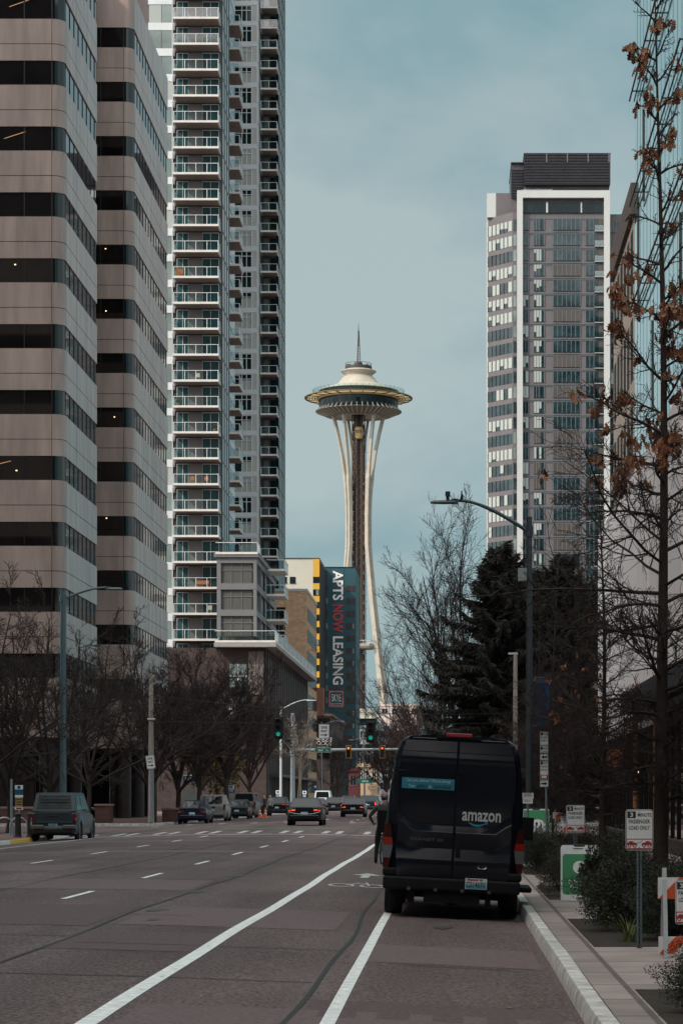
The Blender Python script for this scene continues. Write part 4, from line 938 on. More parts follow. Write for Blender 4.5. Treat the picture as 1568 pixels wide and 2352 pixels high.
def car(name, label, cat, loc, col, L, W, H, kind, group, lit=False, rz=0, lights=None, rear_extra=None, plate=(0,.82,.34,.16)):
    t = thing(name, label, cat, (loc[0], loc[1], gz(loc[0], loc[1])), rz, group); hw = W/2; r0 = -L/2
    sedan = kind == 'sedan'; zb = .95 if sedan else (1.02 if kind in ('hatch','suv') else 1.08)*H/1.7; zb = min(zb, H*.62)
    dk = zb+.06 if sedan else zb
    st = [(0,.84,.40,.62,zb*.92,dk-.03),(.10,.95,.28,.62,zb*.96,dk),(.5,1,.22,.60,zb,dk+.02),(1.2,1,.20,.6,zb,zb+.05),(L-1.6,1,.20,.6,zb*.97,zb+.03),(L-.7,.98,.22,.58,zb*.88,zb*.93),(L-.15,.92,.25,.52,zb*.72,zb*.77),(L,.82,.32,.5,zb*.62,zb*.66)]
    rings = []
    for y, f, z0, zm, zs, zt in st:
        w_ = hw*f; h = [(w_*.5,z0),(w_*.9,z0),(w_*.985,z0+.1),(w_,zm),(w_*.985,zs-.08),(w_*.95,zs),(w_*.84,zt),(w_*.4,zt+.015)]
        rings.append([(x,r0+y,z) for x, z in h] + [(-x,r0+y,z) for x, z in reversed(h)])
    b = MB(); b.loft(rings)
    if sedan: g0, g1, g2, g3 = .55, 1.35, 2.35, 3.15
    elif kind == 'hatch': g0, g1, g2, g3 = .12, .62, 2.2, 3.0
    elif kind == 'suv': g0, g1, g2, g3 = .10, .42, L-2.3, L-1.5
    else: g0, g1, g2, g3 = .08, .25, L-1.7, L-.9
    hb, ht = hw*.93, hw*(.74 if sedan or kind == 'hatch' else .80)
    zq = zb+.015; A = (-hb,r0+g0,zq); B = (hb,r0+g0,zq); C_ = (hb,r0+g3,zq); D_ = (-hb,r0+g3,zq)
    e_ = (-ht,r0+g1,H-.03); f_ = (ht,r0+g1,H-.03); g_ = (ht,r0+g2,H-.03); h_ = (-ht,r0+g2,H-.03)
    b.add([A,B,C_,D_,e_,f_,g_,h_], [(0,1,5,4),(1,2,6,5),(2,3,7,6),(3,0,4,7),(0,3,2,1)])
    tt = .86
    ro = [(-ht,r0+g1,H-.03),(ht,r0+g1,H-.03),(ht,r0+g2,H-.03),(-ht,r0+g2,H-.03),(-ht*tt,r0+g1+.08,H),(ht*tt,r0+g1+.08,H),(ht*tt,r0+g2-.15,H),(-ht*tt,r0+g2-.15,H)]
    b.add(ro, [(0,1,5,4),(1,2,6,5),(2,3,7,6),(3,0,4,7),(4,5,6,7)])
    b.build('body', col, t, smooth=38, bevel=.018)
    w_ = MB(); pane_on(w_, (A,B,f_,e_), .09, .91, .10 if sedan else .12, .88); w_.build('rear_window', car_glass, t)
    for q in ((B,C_,g_,f_),(D_,A,e_,h_)):
        u = (.10,.45,.48,.86) if q[0] is B else (.14,.52,.55,.90)
        for i in (0, 2): w_ = MB(); pane_on(w_, q, u[i], u[i+1], .10, .86); w_.build('side_window', car_glass, t)
    w_ = MB(); pane_on(w_, (C_,D_,h_,g_), .07, .93, .08, .92); w_.build('windscreen', car_glass, t)
    wr = .33 if H < 1.75 else .37
    for x in (-1, 1):
        for y in (r0+.92, r0+L-.95): wheel(t, x*(hw-.10), y, wr, .21)
    for x in (-1, 1):
        for y in (r0+.92, r0+L-.95): a = MB(); a.lathe([(wr*.3,-.03),(wr+.05,-.03),(wr+.05,.006),(wr*.3,.006)], 20, (x*hw*.99,y,wr), 0, 'x'); a.build('wheel_arch', black_m, t)
    lz = lights or ((.56,.92,zb*.74,zb*.90) if sedan else (.78,.95,zb*.62,zb*1.0))
    for s in (-1, 1):
        g = MB(); x0, x1 = sorted((s*hw*lz[0], s*hw*lz[1])); g.box(x0,x1,r0-.012,r0+.16,lz[2],lz[3],0)
        xi0, xi1 = sorted((s*hw*(lz[0]+.03), s*hw*(lz[0]+(lz[1]-lz[0])*.55))); g.box(xi0,xi1,r0-.018,r0,lz[2]+.03,lz[3]-.03,1)
        xi0, xi1 = sorted((s*hw*(lz[0]+(lz[1]-lz[0])*.6), s*hw*(lz[1]-.02))); g.box(xi0,xi1,r0-.018,r0,lz[2]+.03,lz[2]+(lz[3]-lz[2])*.5,2)
        g.build('tail_light', [lamp_red, lamp_lit if lit else lamp_red, lamp_lit if lit else lamp_clear], t, bevel=.012)
    px, pz, pw, ph = plate
    g = MB(); g.box(px-pw/2,px+pw/2,r0-.022,r0-.004,pz-ph/2+(zb*.70-.82+.0),pz+ph/2+(zb*.70-.82),0); z_ = pz+(zb*.70-.82); g.box(px-pw*.42,px+pw*.42,r0-.026,r0-.022,z_-ph*.42,z_-ph*.05,1); g.build('licence_plate', [plate_m, plate_blue], t)
    g = MB(); g.box(-hw*.84,hw*.84,r0-.07,r0+.2,.32,.55); g.build('bumper', black_m if kind != 'sedan' else col, t, bevel=.04)
    for s in (-1, 1):
        g = MB(); g.ball((s*(hw+.12), r0+g3-.35, zb+.10), (.10,.06,.075), 10); g.build('wing_mirror', col, t, smooth=60)
    if rear_extra: rear_extra(t, hw, r0, zb)
    return t
c_black = paint('car_black', (.008,.010,.012)); c_dark = paint('car_charcoal', (.018,.022,.026)); c_teal = paint('car_dark_teal', (.008,.028,.036)); c_navy = paint('car_navy', (.008,.013,.030))
c_silver = paint('car_silver', (.30,.28,.27), .35); c_white = paint('car_white', (.60,.62,.64), .35); c_tan = paint('car_tan', (.16,.13,.115), .4); c_wine = paint('car_wine', (.045,.018,.022)); c_pick = M('pickup_grey', (.030,.036,.045), .30, spec=.4, coat=.2)
GQ = 'cars driving away down the street'; GP = 'cars parked along the far left kerb'
def chrome_strip(t, hw, r0, zb):
    g = MB(); pts = [(-hw*.9,r0+.02,.70),(-hw*.5,r0-.03,.60),(0,r0-.05,.575),(hw*.5,r0-.03,.60),(hw*.9,r0+.02,.70)]; g.tube(pts, .022, 6); g.build('bumper_trim', M('trim_silver', (.25,.30,.32), .3, metal=.5), t, smooth=60)
car('sedan', 'black saloon car just past the crosswalk, nearest of the moving cars', 'car', (X_(705,125.4), 125.4), c_black, 4.55, 1.78, 1.43, 'sedan', GQ, True, rear_extra=chrome_strip, lights=(.50,.95,.72,.86))
car('sedan', 'dark saloon half hidden behind the nearest black saloon', 'car', (X_(727,199), 199), c_dark, 4.5, 1.78, 1.42, 'sedan', GQ, True)
car('hatchback', 'dark hatchback waiting in front of the white van', 'car', (X_(767.5,229), 229), c_teal, 4.1, 1.74, 1.50, 'hatch', GQ, True)
car('sedan', 'black saloon with bright brake lights in the right-hand lane', 'car', (X_(813,179.5), 179.5), c_black, 4.7, 1.82, 1.44, 'sedan', GQ, True)
car('utility_car', 'dark utility car with lit brake lights ahead of the right-lane saloon', 'car', (X_(846,258), 258), c_navy, 4.6, 1.86, 1.68, 'suv', GQ, True)
car('utility_car', 'grey utility car seen beside the cyclist helmet', 'car', (X_(858,285), 285), c_silver, 4.6, 1.86, 1.74, 'suv', GQ, True)
car('hatchback', 'dark hatchback beyond the white van on its right', 'car', (X_(778,275), 275), c_dark, 4.2, 1.76, 1.55, 'hatch', GQ)
car('minivan', 'wine red minivan far down the right lane', 'car', (X_(800,305), 305), c_wine, 4.9, 1.9, 1.78, 'van', GQ)
car('white_van', 'white panel van far down the middle of the street', 'van', (X_(743,276), 276), c_white, 5.4, 2.0, 2.35, 'van', GQ)
car('sedan', 'dark blue saloon parked first after the junction beside the kerb', 'car', (X_(450,148.3), 148.3), c_navy, 4.6, 1.8, 1.44, 'sedan', GP)
def spare(t, hw, r0, zb):
    g = MB(); g.box(-hw*.8,hw*.8,r0-.10,r0+.05,.45,.60); g.build('rear_step', c_silver, t, bevel=.03)
    g = MB(); g.tube([(-hw*.6,r0+.6,1.83),(-hw*.6,r0+2.6,1.83)], .02, 6); g.tube([(hw*.6,r0+.6,1.83),(hw*.6,r0+2.6,1.83)], .02, 6); g.build('roof_rail', black_m, t)
car('silver_utility_car', 'silver boxy utility car parked ahead of the dark blue saloon', 'car', (X_(494,162.5), 162.5), c_silver, 4.6, 1.9, 1.80, 'suv', GP, lights=(.80,.96,.80,1.15), rear_extra=spare)
car('hatchback', 'dark teal hatchback parked in front of the tan van', 'car', (X_(549,179), 179), c_teal, 4.2, 1.78, 1.48, 'hatch', GP)
car('tan_van', 'tan van parked behind the dark teal hatchback', 'van', (X_(566,194.5), 194.5), c_tan, 5.0, 2.0, 2.05, 'van', GP)
car('sedan', 'charcoal saloon parked behind the two orange cones', 'car', (X_(597,217), 217), c_dark, 4.5, 1.8, 1.45, 'sedan', GP)
car('black_utility_car', 'black utility car pulled out beside the parked row', 'car', (X_(640,214.5), 214.5), c_black, 4.7, 1.9, 1.66, 'suv', GP, True, lights=(.45,.95,.92,1.0))
def pk(t, hw, r0, zb):
    g = MB(); g.box(-hw*.80,hw*.80,r0-.028,r0+.02,zb*.62,zb*.99,0); g.box(-hw*.78,hw*.78,r0-.05,r0-.028,zb*.60,zb*.66,0); g.box(-.17,.17,r0-.045,r0-.027,zb*.82,zb*.90,1); o = g.build('tailgate', [c_pick, black_m], t, bevel=.02)
    g = MB(); g.box(-.13,.13,r0-.06,r0-.045,zb*.845,zb*.875); g.build('handle', c_pick, o, bevel=.008)
    g = MB(); g.box(-hw*.95,-.4,r0-.16,r0+.1,.50,.66); g.box(.4,hw*.95,r0-.16,r0+.1,.50,.66); g.box(-.4,.4,r0-.10,r0+.1,.46,.60); g.build('rear_bumper', M('bumper_grey', (.17,.155,.165), .35, metal=.6), t, bevel=.03)
    for s in (-1, 1):
        for y in (r0+.95, r0+5.4-.97): g = MB(); g.lathe([(.40,-.10),(.52,-.10),(.50,.03),(.40,.05)], 22, (s*(hw-.02),y,.42), 0, 'x'); g.build('fender_flare', c_pick, t, smooth=50)
    g = MB()
    for z in (1.62, 1.68, 1.74): g.box(-hw*.62,hw*.62,r0+.2+(z-1.62)*.6-.02,r0+.21+(z-1.62)*.6,z,z+.015)
    g.build('heater_line', M('line_grey', (.16,.16,.18), .5), t)
car('pickup_truck', 'grey pickup truck with canopy parked by the left kerb before the junction', 'pickup', (X_(147,102.6), 102.6), c_pick, 5.4, 1.94, 2.0, 'suv', None, rear_extra=pk, lights=(.84,.99,.80,1.12), plate=(-.02,.70,.36,.17))
for px, Y, lb in ((596.6,184,'left'),(609.4,184.6,'right')):
    t = thing('traffic_cone', 'orange traffic cone with white bands, %s of the pair by the parked cars' % lb, 'traffic cone', (X_(px,Y),Y,gz(X_(px,Y),Y)), 0, 'traffic cones beside the parked cars')
    g = MB(); g.box(-.19,.19,-.19,.19,.004,.04); g.build('base', cone_m, t, bevel=.01)
    g = MB(); g.lathe([(.145,.04),(.035,.78),(.03,.79)], 16); g.build('cone', cone_m, t, smooth=40)
    g = MB(); g.lathe([(.112,.28),(.094,.40)], 16); g.lathe([(.082,.50),(.067,.60)], 16); g.build('reflective_band', sign_white, t, smooth=40)
# ------------------------------------------------------------------ the delivery van
vy = 35.2; vx = -.03; zl, zr_ = gz(vx-.88, vy+1.2), gz(vx+.88, vy+1.2)
t = thing('delivery_van', 'dark navy high-roof delivery van parked at the right kerb, seen from behind', 'van', (vx, vy, (zl+zr_)/2 - .005)); t.rotation_euler = (0, R(3.0), R(-.3))
van_m = M('van_navy', (.008,.0095,.0155), .12, spec=.45, coat=0, var=.12, vs=1.5); van_blk = M('van_black_trim', (.009,.008,.0085), .65, spec=.2, var=.2, vs=8)
PV = [(.90,.42),(.99,.52),(1.02,.95),(1.012,1.30),(.985,1.72),(.945,2.15),(.905,2.42),(.855,2.57),(.74,2.655),(.40,2.70),(0,2.715)]
def lean(z): return max(0, (z-1.30))*.046 + max(0, z-2.35)*.12
def vring(y, f, zf=lambda z: z, ln=1.0):
    h = [(x*f, y+lean(z)*ln, zf(z)) for x, z in PV]; return h + [(-x, yy, z) for x, yy, z in reversed(h[:-1])]
b = MB(); rings = [vring(.06,.95), vring(.085,.975), vring(.15,.995), vring(.28,1.0), vring(1.2,1.0,ln=.5), vring(3.9,1.0,ln=0), vring(4.35,.99,lambda z: min(z, 2.62),0), vring(5.0,.985,lambda z: .42+(min(z,1.95)-.42)*.94 if z > 1.3 else z,0), vring(5.45,.97,lambda z: min(z,1.28),0), vring(5.9,.90,lambda z: min(z,1.08),0), vring(5.98,.8,lambda z: max(.5,min(z,.98)),0)]
b.loft(rings); b.build('body', van_m, t, smooth=50)
def vw(z):
    for (x0, z0), (x1, z1) in zip(PV, PV[1:]):
        if z0 <= z <= z1: return x0+(x1-x0)*(z-z0)/(z1-z0)
    return .9
# profile of the rear doors: y (towards the viewer is negative) against height
DP = [(.60,.012),(.66,.0),(.86,-.006),(.88,-.002),(.895,.004),(1.03,.034),(1.045,.028),(1.27,.022),(1.285,.028),(1.375,.052),(1.40,.050),(1.95,.070),(2.14,.074),(2.155,.068),(2.20,.070),(2.31,.074),(2.33,.072),(2.36,.076),(2.375,.077),(2.43,.088),(2.44,.084),(2.57,.112),(2.60,.120)]
def yd(z):
    for (z0, y0), (z1, y1) in zip(DP, DP[1:]):
        if z0 <= z <= z1: return y0+(y1-y0)*(z-z0)/(z1-z0)
    return DP[-1][1]
doors = []
for s in (-1, 1):
    g = MB(); rows = []
    for z, y in DP:
        xe = vw(z)*.955 - (.11 if z < 1.45 else .02); xs_ = [.006, .02, .30, .60, xe-.12, xe-.03, xe]
        # the pressed window panel rises at its outer end
        row = []
        for i, x in enumerate(xs_):
            zz_ = z
            if 1.03 < z < 1.41 and i >= 4: zz_ = z + .10 + (.05 if i > 4 else 0)
            row.append((s*x, y + (.012 if i == 0 else 0) + (.03 if i == 6 else 0), zz_))
        rows.append(row)
    n = 7
    g.add([p for r in rows for p in r], [((j*n+i, j*n+i+1, (j+1)*n+i+1, (j+1)*n+i) if s > 0 else (j*n+i+1, j*n+i, (j+1)*n+i, (j+1)*n+i+1)) for j in range(len(rows)-1) for i in range(n-1)])
    d = g.build('rear_door', van_m, t, smooth=22); doors.append(d)
g = MB(); 
for z0, z1 in ((.60,1.03),(1.03,1.40),(1.40,2.14),(2.14,2.60)): g.quad((-.007,yd(z0+.001)+.014,z0),(.007,yd(z0+.001)+.014,z0),(.007,yd(z1)+.014,z1),(-.007,yd(z1)+.014,z1))
g.build('door_seam', van_blk, t)
def on_door(x, z, off=.006): return (x, yd(z)-off, z)
upz = Vector((0,.062,1)).normalized()
# left door: hiring strip
g = MB(); x0, x1, z0, z1 = -.80,-.035,1.885,2.045
g.add([on_door(x0,z0),on_door(x1,z0),on_door(x1,z1),on_door(x0,z1)], [(0,1,2,3)], 0)
g.text("Can you deliver? We're hiring!", on_door(-.415,2.005,.009), (1,0,0), upz, .65, .060, 1)
g.text('Text', on_door(-.655,1.925,.009), (1,0,0), upz, .095, .046, 1); g.text('APPLY', on_door(-.505,1.924,.009), (1,0,0), upz, .165, .050, 2, .02); g.text('to', on_door(-.387,1.922,.009), (1,0,0), upz, .045, .042, 1); g.text('2064195627', on_door(-.205,1.928,.009), (1,0,0), upz, .27, .048, 2, .02)
g.build('hiring_strip', [M('strip_teal', (.022,.19,.27), .4), M('strip_text', (.50,.66,.68), .5), dark_letter], doors[0])
g = MB(); g.text('amazon', on_door(.385,1.52,.007), (1,0,0), upz, .565, .135, 0, .018); g.build('lettering', M('logo_grey', (.50,.48,.47), .5), doors[1])
g = MB(); pts = [(-.19+i*.27/14, 1.442 - .052*math.sin(math.pi*(i+.6)/15.2)) for i in range(15)]
n = len(pts); o_ = []
for i, (x, z) in enumerate(pts): wd = .004+.012*math.sin(math.pi*min(1,(i+.5)/n)); o_.append((x, z, wd))
vs = [on_door(.385+x+.0, z+s*wd, .007) for x, z, wd in o_ for s in (-1, 1)]
g.add(vs, [(2*i,2*i+2,2*i+3,2*i+1) for i in range(n-1)])
g.add([on_door(.385+x, z, .0075) for x, z in ((.055,1.452),(.10,1.452),(.085,1.405),(.072,1.408),(.083,1.441),(.055,1.441))], [(0,5,4,1),(1,4,3,2)])
g.build('smile_arrow', M('smile_blue', (.02,.26,.40), .45), doors[1])
g = MB(); g.text('TRANSIT', on_door(-.455,1.155,.006), (1,0,0), (0,.07,1), .37, .042, 0, .01); g.text('250', on_door(-.205,1.152,.006), (1,0,0), (0,.07,1), .09, .038, 0, .01); g.build('model_lettering', M('dull_chrome', (.16,.16,.18), .3, metal=.8), doors[0])
g = MB(); n = 20
vs = [(.43+.072*k*math.cos(2*math.pi*j/n), yd(.79)-.006-(.006 if k == 1 else .0), .79+.028*k*math.sin(2*math.pi*j/n)) for j in range(n) for k in (1,.82)]
g.add(vs, [(2*j,2*((j+1)%n),2*((j+1)%n)+1,2*j+1) for j in range(n)], 0); g.add([(.43+.06*math.cos(2*math.pi*j/n), yd(.79)-.004, .79+.024*math.sin(2*math.pi*j/n)) for j in range(n)], [tuple(range(n))], 1); g.build('oval_badge', [chrome, c_navy], doors[1])
g = MB(); g.box(.03,.10,-.03,.0,.93,1.15); g.build('door_handle', van_blk, doors[0], bevel=.01)
for s in (-1, 1):                                        # tall lamp clusters on the corner pillars
    g = MB(); X_o = lambda z: vw(z)+.012
    def pz(zs, m, inn):
        for (za, zb_) in zip(zs, zs[1:]):
            xa0, xa1 = inn(za), X_o(za); xb0, xb1 = inn(zb_), X_o(zb_); y0 = -.004; y1 = .17
            vs = [(s*xa0,y0,za),(s*xa1,y0+.05,za),(s*xa1,y1,za),(s*xa0,y1,za),(s*xb0,y0,zb_),(s*xb1,y0+.05,zb_),(s*xb1,y1,zb_),(s*xb0,y1,zb_)]
            f = [(0,1,5,4),(1,2,6,5),(2,3,7,6),(3,0,4,7),(0,3,2,1),(4,5,6,7)]; g.add(vs, f if s > 0 else [tuple(reversed(q)) for q in f], m)
    inn = lambda z: .885 + .05*abs(z-1.05)/.33
    pz([.72,.80,.86], 0, inn); pz([.862,.93,1.0,1.05], 1, lambda z: inn(z)+.0); pz([1.052,1.12,1.16], 2, inn); pz([1.162,1.3,1.36], 0, inn)
    g.build('tail_light', [M('van_lamp_red', (.055,.006,.006), .2) if s < 0 else bpy.data.materials['van_lamp_red'], M('van_lamp_clear', (.12,.12,.13), .15) if s < 0 else bpy.data.materials['van_lamp_clear'], M('van_lamp_bright', (.30,.02,.012), .2) if s < 0 else bpy.data.materials['van_lamp_bright']], t, smooth=30)
g = MB(); g.box(-1.0,1.0,-.055,.22,.41,.60); g.box(-1.015,-.80,-.01,.2,.60,.72); g.box(.80,1.015,-.01,.2,.60,.72); g.build('rear_bumper', van_blk, t, bevel=.035, seg=3)
g = MB()
for x in (-.62,-.23,.16,.55): g.lathe([(.0,-.058),(.028,-.060),(.028,-.05)], 10, (x,0,.43), 0, 'y')
g.build('parking_sensor', M('sensor_ring', (.10,.10,.11), .35, metal=.5), t)
g = MB(); px, pz_ = .355, .545; y = -.064
g.box(px-.158,px+.158,y-.006,y+.02,pz_-.078,pz_+.078,0); g.box(px-.15,px+.15,y-.008,y-.006,pz_-.072,pz_-.02,1); g.box(px-.15,px+.15,y-.0075,y-.006,pz_-.02,pz_+.02,4)
g.box(px-.13,px+.03,y-.009,y-.006,pz_+.045,pz_+.068,2); g.box(px+.05,px+.09,y-.009,y-.006,pz_+.045,pz_+.07,5)
g.text('C51469V', (px,y-.0085,pz_-.012), (1,0,0), (0,0,1), .28, .085, 3, .012); pl = g.build('licence_plate', [plate_m, plate_blue, letter_red, dark_letter, M('plate_pale', (.35,.52,.58), .5), sign_green], t)
g = MB(); g.box(-.20,.20,lean(2.66)+.02,lean(2.66)+.34,2.640,2.725,0); g.box(-.19,.19,lean(2.66)+.012,lean(2.66)+.03,2.67,2.725,1); g.box(-.33,.33,lean(2.66)+.03,lean(2.66)+.4,2.635,2.70,0)
g.build('high_brake_light', [van_blk, M('brake_pink', (.36,.025,.04), .35)], t, bevel=.012)
g = MB(); g.box(-.68,.68,.15,.24,2.60,2.642); g.build('door_header', van_m, t, bevel=.01)
for x in (-1, 1):
    wheel(t, x*.86, 1.15, .345, .26, black_m); wheel(t, x*.88, 4.75, .345, .24, black_m)
g = MB(); g.box(-.75,.75,.3,4.2,.30,.45); g.box(-.40,.42,.02,.5,.24,.42); g.tube([(-.6,.2,.28),(-.6,1.2,.30)], .06, 10); g.tube([(-.8,1.15,.345),(.8,1.15,.345)], .07, 10); g.ball((0,1.15,.33), .17, 12); g.box(-.62,-.54,.05,.5,.22,.42); g.box(.50,.58,.05,.5,.22,.42); g.build('underbody', van_blk, t)
g = MB(); g.box(1.0,1.24,2.4,3.8,.36,.44); g.box(.9,1.05,2.5,3.7,.38,.46); g.build('side_step', van_blk, t, bevel=.02)
for s in (-1, 1):
    g = MB(); g.box(s*1.17-.12,s*1.17+.12,4.75,4.93,1.14,1.52); g.tube([(s*.98,4.85,1.25),(s*1.2,4.85,1.28)], .04, 8); g.build('wing_mirror', van_blk, t, bevel=.05, seg=3)
    g = MB(); g.box(s*.995-.02*(s < 0),s*.995+.02*(s > 0),.35,5.3,.70,.86); g.build('side_moulding', van_blk, t, bevel=.008)
# ================================================================== people
def figure(joints, edges, root, mats, pick, sub=2):
    """One continuous skinned body; mats picked by position on each face."""
    names = list(joints); idx = {n: i for i, n in enumerate(names)}
    me = bpy.data.meshes.new('body'); me.from_pydata([joints[n][0] for n in names], [(idx[a], idx[b_]) for a, b_ in edges], [])
    o = bpy.data.objects.new('tmp', me); COL.objects.link(o); sk = o.modifiers.new('s', 'SKIN'); sk.branch_smoothing = .6
    for n in names:
        r = joints[n][1]; r = r if hasattr(r, '__len__') else (r, r); me.skin_vertices[0].data[idx[n]].radius = r; me.skin_vertices[0].data[idx[n]].use_root = (n == root)
    ss = o.modifiers.new('d', 'SUBSURF'); ss.levels = sub; ss.render_levels = sub
    m2 = bpy.data.meshes.new_from_object(o.evaluated_get(bpy.context.evaluated_depsgraph_get()))
    vs = [tuple(v.co) for v in m2.vertices]; fs = [tuple(p.vertices) for p in m2.polygons]; cs = [tuple(p.center) for p in m2.polygons]
    bpy.data.objects.remove(o); bpy.data.meshes.remove(me); bpy.data.meshes.remove(m2)
    b = MB(); b.v = vs; b.f = fs; b.m = [pick(c) for c in cs]; return b
skin = M('skin', (.45,.26,.19), .6); skin_dark = M('jacket_grey', (.085,.073,.08), .9, var=.2, vs=14); trousers = M('trousers_black', (.012,.012,.013), .9, var=.2, vs=12); shoe = M('shoe_black', (.01,.01,.01), .6)
def limb(J, E, *seq):
    for a, b_ in zip(seq, seq[1:]): E.append((a, b_))
def make_hand(J, E, wrist, side, d, nrm):                # palm, four unequal curled fingers and a thumb
    w_ = Vector(J[wrist][0]); d = Vector(d).normalized(); nrm = Vector(nrm).normalized(); lat = d.cross(nrm)
    J['palm'+side] = (tuple(w_+d*.07), (.038,.022)); E.append((wrist, 'palm'+side))
    for i, (o_, ln) in enumerate(((-.03,.068),(-.011,.078),(.010,.074),(.029,.058))):
        a = w_ + d*.105 + lat*o_; J['f%d%s' % (i, side)] = (tuple(a), .0095); J['g%d%s' % (i, side)] = (tuple(a+d*ln*.55+nrm*.018), .0088); J['h%d%s' % (i, side)] = (tuple(a+d*ln*.6+nrm*.05), .0075)
        E += [('palm'+side,'f%d%s' % (i, side)),('f%d%s' % (i, side),'g%d%s' % (i, side)),('g%d%s' % (i, side),'h%d%s' % (i, side))]
    a = w_ + d*.045 - lat*.045; J['t0'+side] = (tuple(a), .011); J['t1'+side] = (tuple(a+d*.035-lat*.018+nrm*.03), .009); E += [('palm'+side,'t0'+side),('t0'+side,'t1'+side)]
cx, cy = X_(878, 62), 62
t = thing('person', 'cyclist in grey jacket and black trousers with red and teal helmet, stopped beside the van', 'person', (cx, cy, gz(cx-.12,cy)), R(-4)); PT = t
J = {'pelvis':((.03,-.08,.98),(.165,.13)),'waist':((.03,-.02,1.12),(.15,.12)),'chest':((.03,.10,1.34),(.185,.13)),'neckb':((.03,.18,1.50),(.09,.08)),'neck':((.03,.22,1.56),.058),'chin':((.03,.26,1.62),(.068,.075)),'head':((.03,.27,1.70),(.078,.092)),'crown':((.03,.265,1.77),(.06,.07)),
 'sl':((-.16,.16,1.45),.075),'el':((-.36,.27,1.21),.048),'wl':((-.30,.52,1.06),.032),'sr':((.22,.16,1.45),.075),'er':((.38,.30,1.22),.048),'wr':((.30,.54,1.07),.032),
 'hl':((-.085,-.07,.92),.105),'kl':((-.14,.02,.50),.066),'al':((-.17,-.03,.10),.045),'fl':((-.18,.10,.05),.042),'tl':((-.185,.19,.035),.03),
 'hr':((.14,-.05,.92),.105),'kr':((.17,.30,.66),.066),'ar':((.15,.16,.30),.045),'fr':((.15,.28,.25),.042),'tr':((.15,.37,.235),.03)}
E = []
limb(J,E,'pelvis','waist','chest','neckb','neck','chin','head','crown'); limb(J,E,'neckb','sl','el','wl'); limb(J,E,'neckb','sr','er','wr'); limb(J,E,'pelvis','hl','kl','al','fl','tl'); limb(J,E,'pelvis','hr','kr','ar','fr','tr')
make_hand(J,E,'wl','l',(.05,1,-.25),(0,-.2,-1)); make_hand(J,E,'wr','r',(-.05,1,-.25),(0,-.2,-1))
def pick(c):
    if c[2] > 1.565: return 0
    if c[1] > .55 and c[2] > .85: return 0
    if c[2] > .98 : return 1
    if c[2] < .11 or (c[0] > .05 and c[1] > .10 and c[2] < .33): return 3
    return 2
b = figure(J, E, 'pelvis', None, pick); b.build('body', [skin, skin_dark, trousers, shoe], t, smooth=179)
g = MB(); cen = Vector((.03,.265,1.735))
g.ball(cen, (.105,.135,.105), 20, 0); g.v = [(x, y, max(z, 1.715 - (y-.265)*.15)) for x, y, z in g.v]
for i in range(5):
    x = -.062+i*.031; pts = [(.03+x*math.cos(a*.0)+0, .265-.142*math.cos(a), 1.735+math.sqrt(max(0,1-(x/.108)**2))*.112*math.sin(a)) for a in [R(20+j*20) for j in range(8)]]
    g.tube([(px_, py_, pz_) for px_, py_, pz_ in pts], .011, 6, 1)
g.build('helmet', [M('helmet_teal', (.16,.40,.44), .35), M('helmet_red', (.55,.05,.04), .4)], t, smooth=40)
g = MB(); g.ball((.03,.255,1.66), (.078,.07,.075), 14); g.build('hair', M('hair_dark', (.02,.014,.010), .8), t, smooth=60)
g = MB(); g.ball((.03,.345,1.675), (.014,.02,.02), 8, 0)
for s in (-1, 1): g.ball((.03+s*.03,.345,1.715), (.012,.01,.008), 8, 1); g.ball((.03+s*.08,.27,1.68), (.012,.022,.032), 8, 0)
g.ball((.03,.335,1.637), (.022,.01,.006), 8, 2); g.build('face', [skin, dark_letter, M('lip', (.35,.12,.10), .6)], t, smooth=60)
t = thing('backpack', 'black backpack worn on the cyclist back', 'backpack', (cx, cy, gz(cx-.12,cy)), R(-4)); g = MB()
rg = []
for z, w_, d_, yo in ((1.02,.11,.05,-.13),(1.05,.15,.09,-.15),(1.20,.165,.11,-.12),(1.36,.16,.11,-.05),(1.47,.13,.08,.02),(1.51,.08,.04,.06)):
    rg.append([(.03+w_*math.copysign(abs(math.cos(a))**.6,math.cos(a)), yo-.02+d_*math.copysign(abs(math.sin(a))**.6,math.sin(a)), z) for a in [2*math.pi*j/16 for j in range(16)]])
g.loft(rg); g.build('bag', M('bag_black', (.009,.009,.010), .85, var=.3, vs=20), t, smooth=50)
g = MB()
for s in (-1, 1): g.tube([(.03+s*.10,.0,1.50),(.03+s*.12,.14,1.57),(.03+s*.13,.28,1.45),(.03+s*.14,.14,1.15)], .018, 6)
g.build('strap', black_m, t); g = MB(); g.box(.0,.06,-.275,-.262,1.22,1.25); g.build('reflector', lamp_red, t)
t = thing('bicycle', 'black city bicycle held upright by the cyclist beside the van', 'bicycle', (cx+.03, cy, gz(cx,cy)), R(-4)); frame_b = M('bike_frame', (.012,.012,.013), .4)
for y in (-.52, .55):
    g = MB(); g.lathe([(.335+.018*math.cos(a), .018*math.sin(a)) for a in [2*math.pi*j/8 for j in range(8)]], 32, (0,0,0), 0, 'x', closed=True); wo = g.build('wheel', rubber, t, smooth=60); wo.location = (0,y,.355)
    g = MB(); g.lathe([(.31,-.01),(.32,-.01),(.32,.01),(.31,.01)], 32, (0,0,0), 0, 'x', closed=True)
    for j in range(14): a = 2*math.pi*j/14; g.tube([(.0,.02*math.cos(a+.5),.02*math.sin(a+.5)),(0,.315*math.cos(a),.315*math.sin(a))], .0025, 3)
    g.build('rim', pole_m, wo)
g = MB()
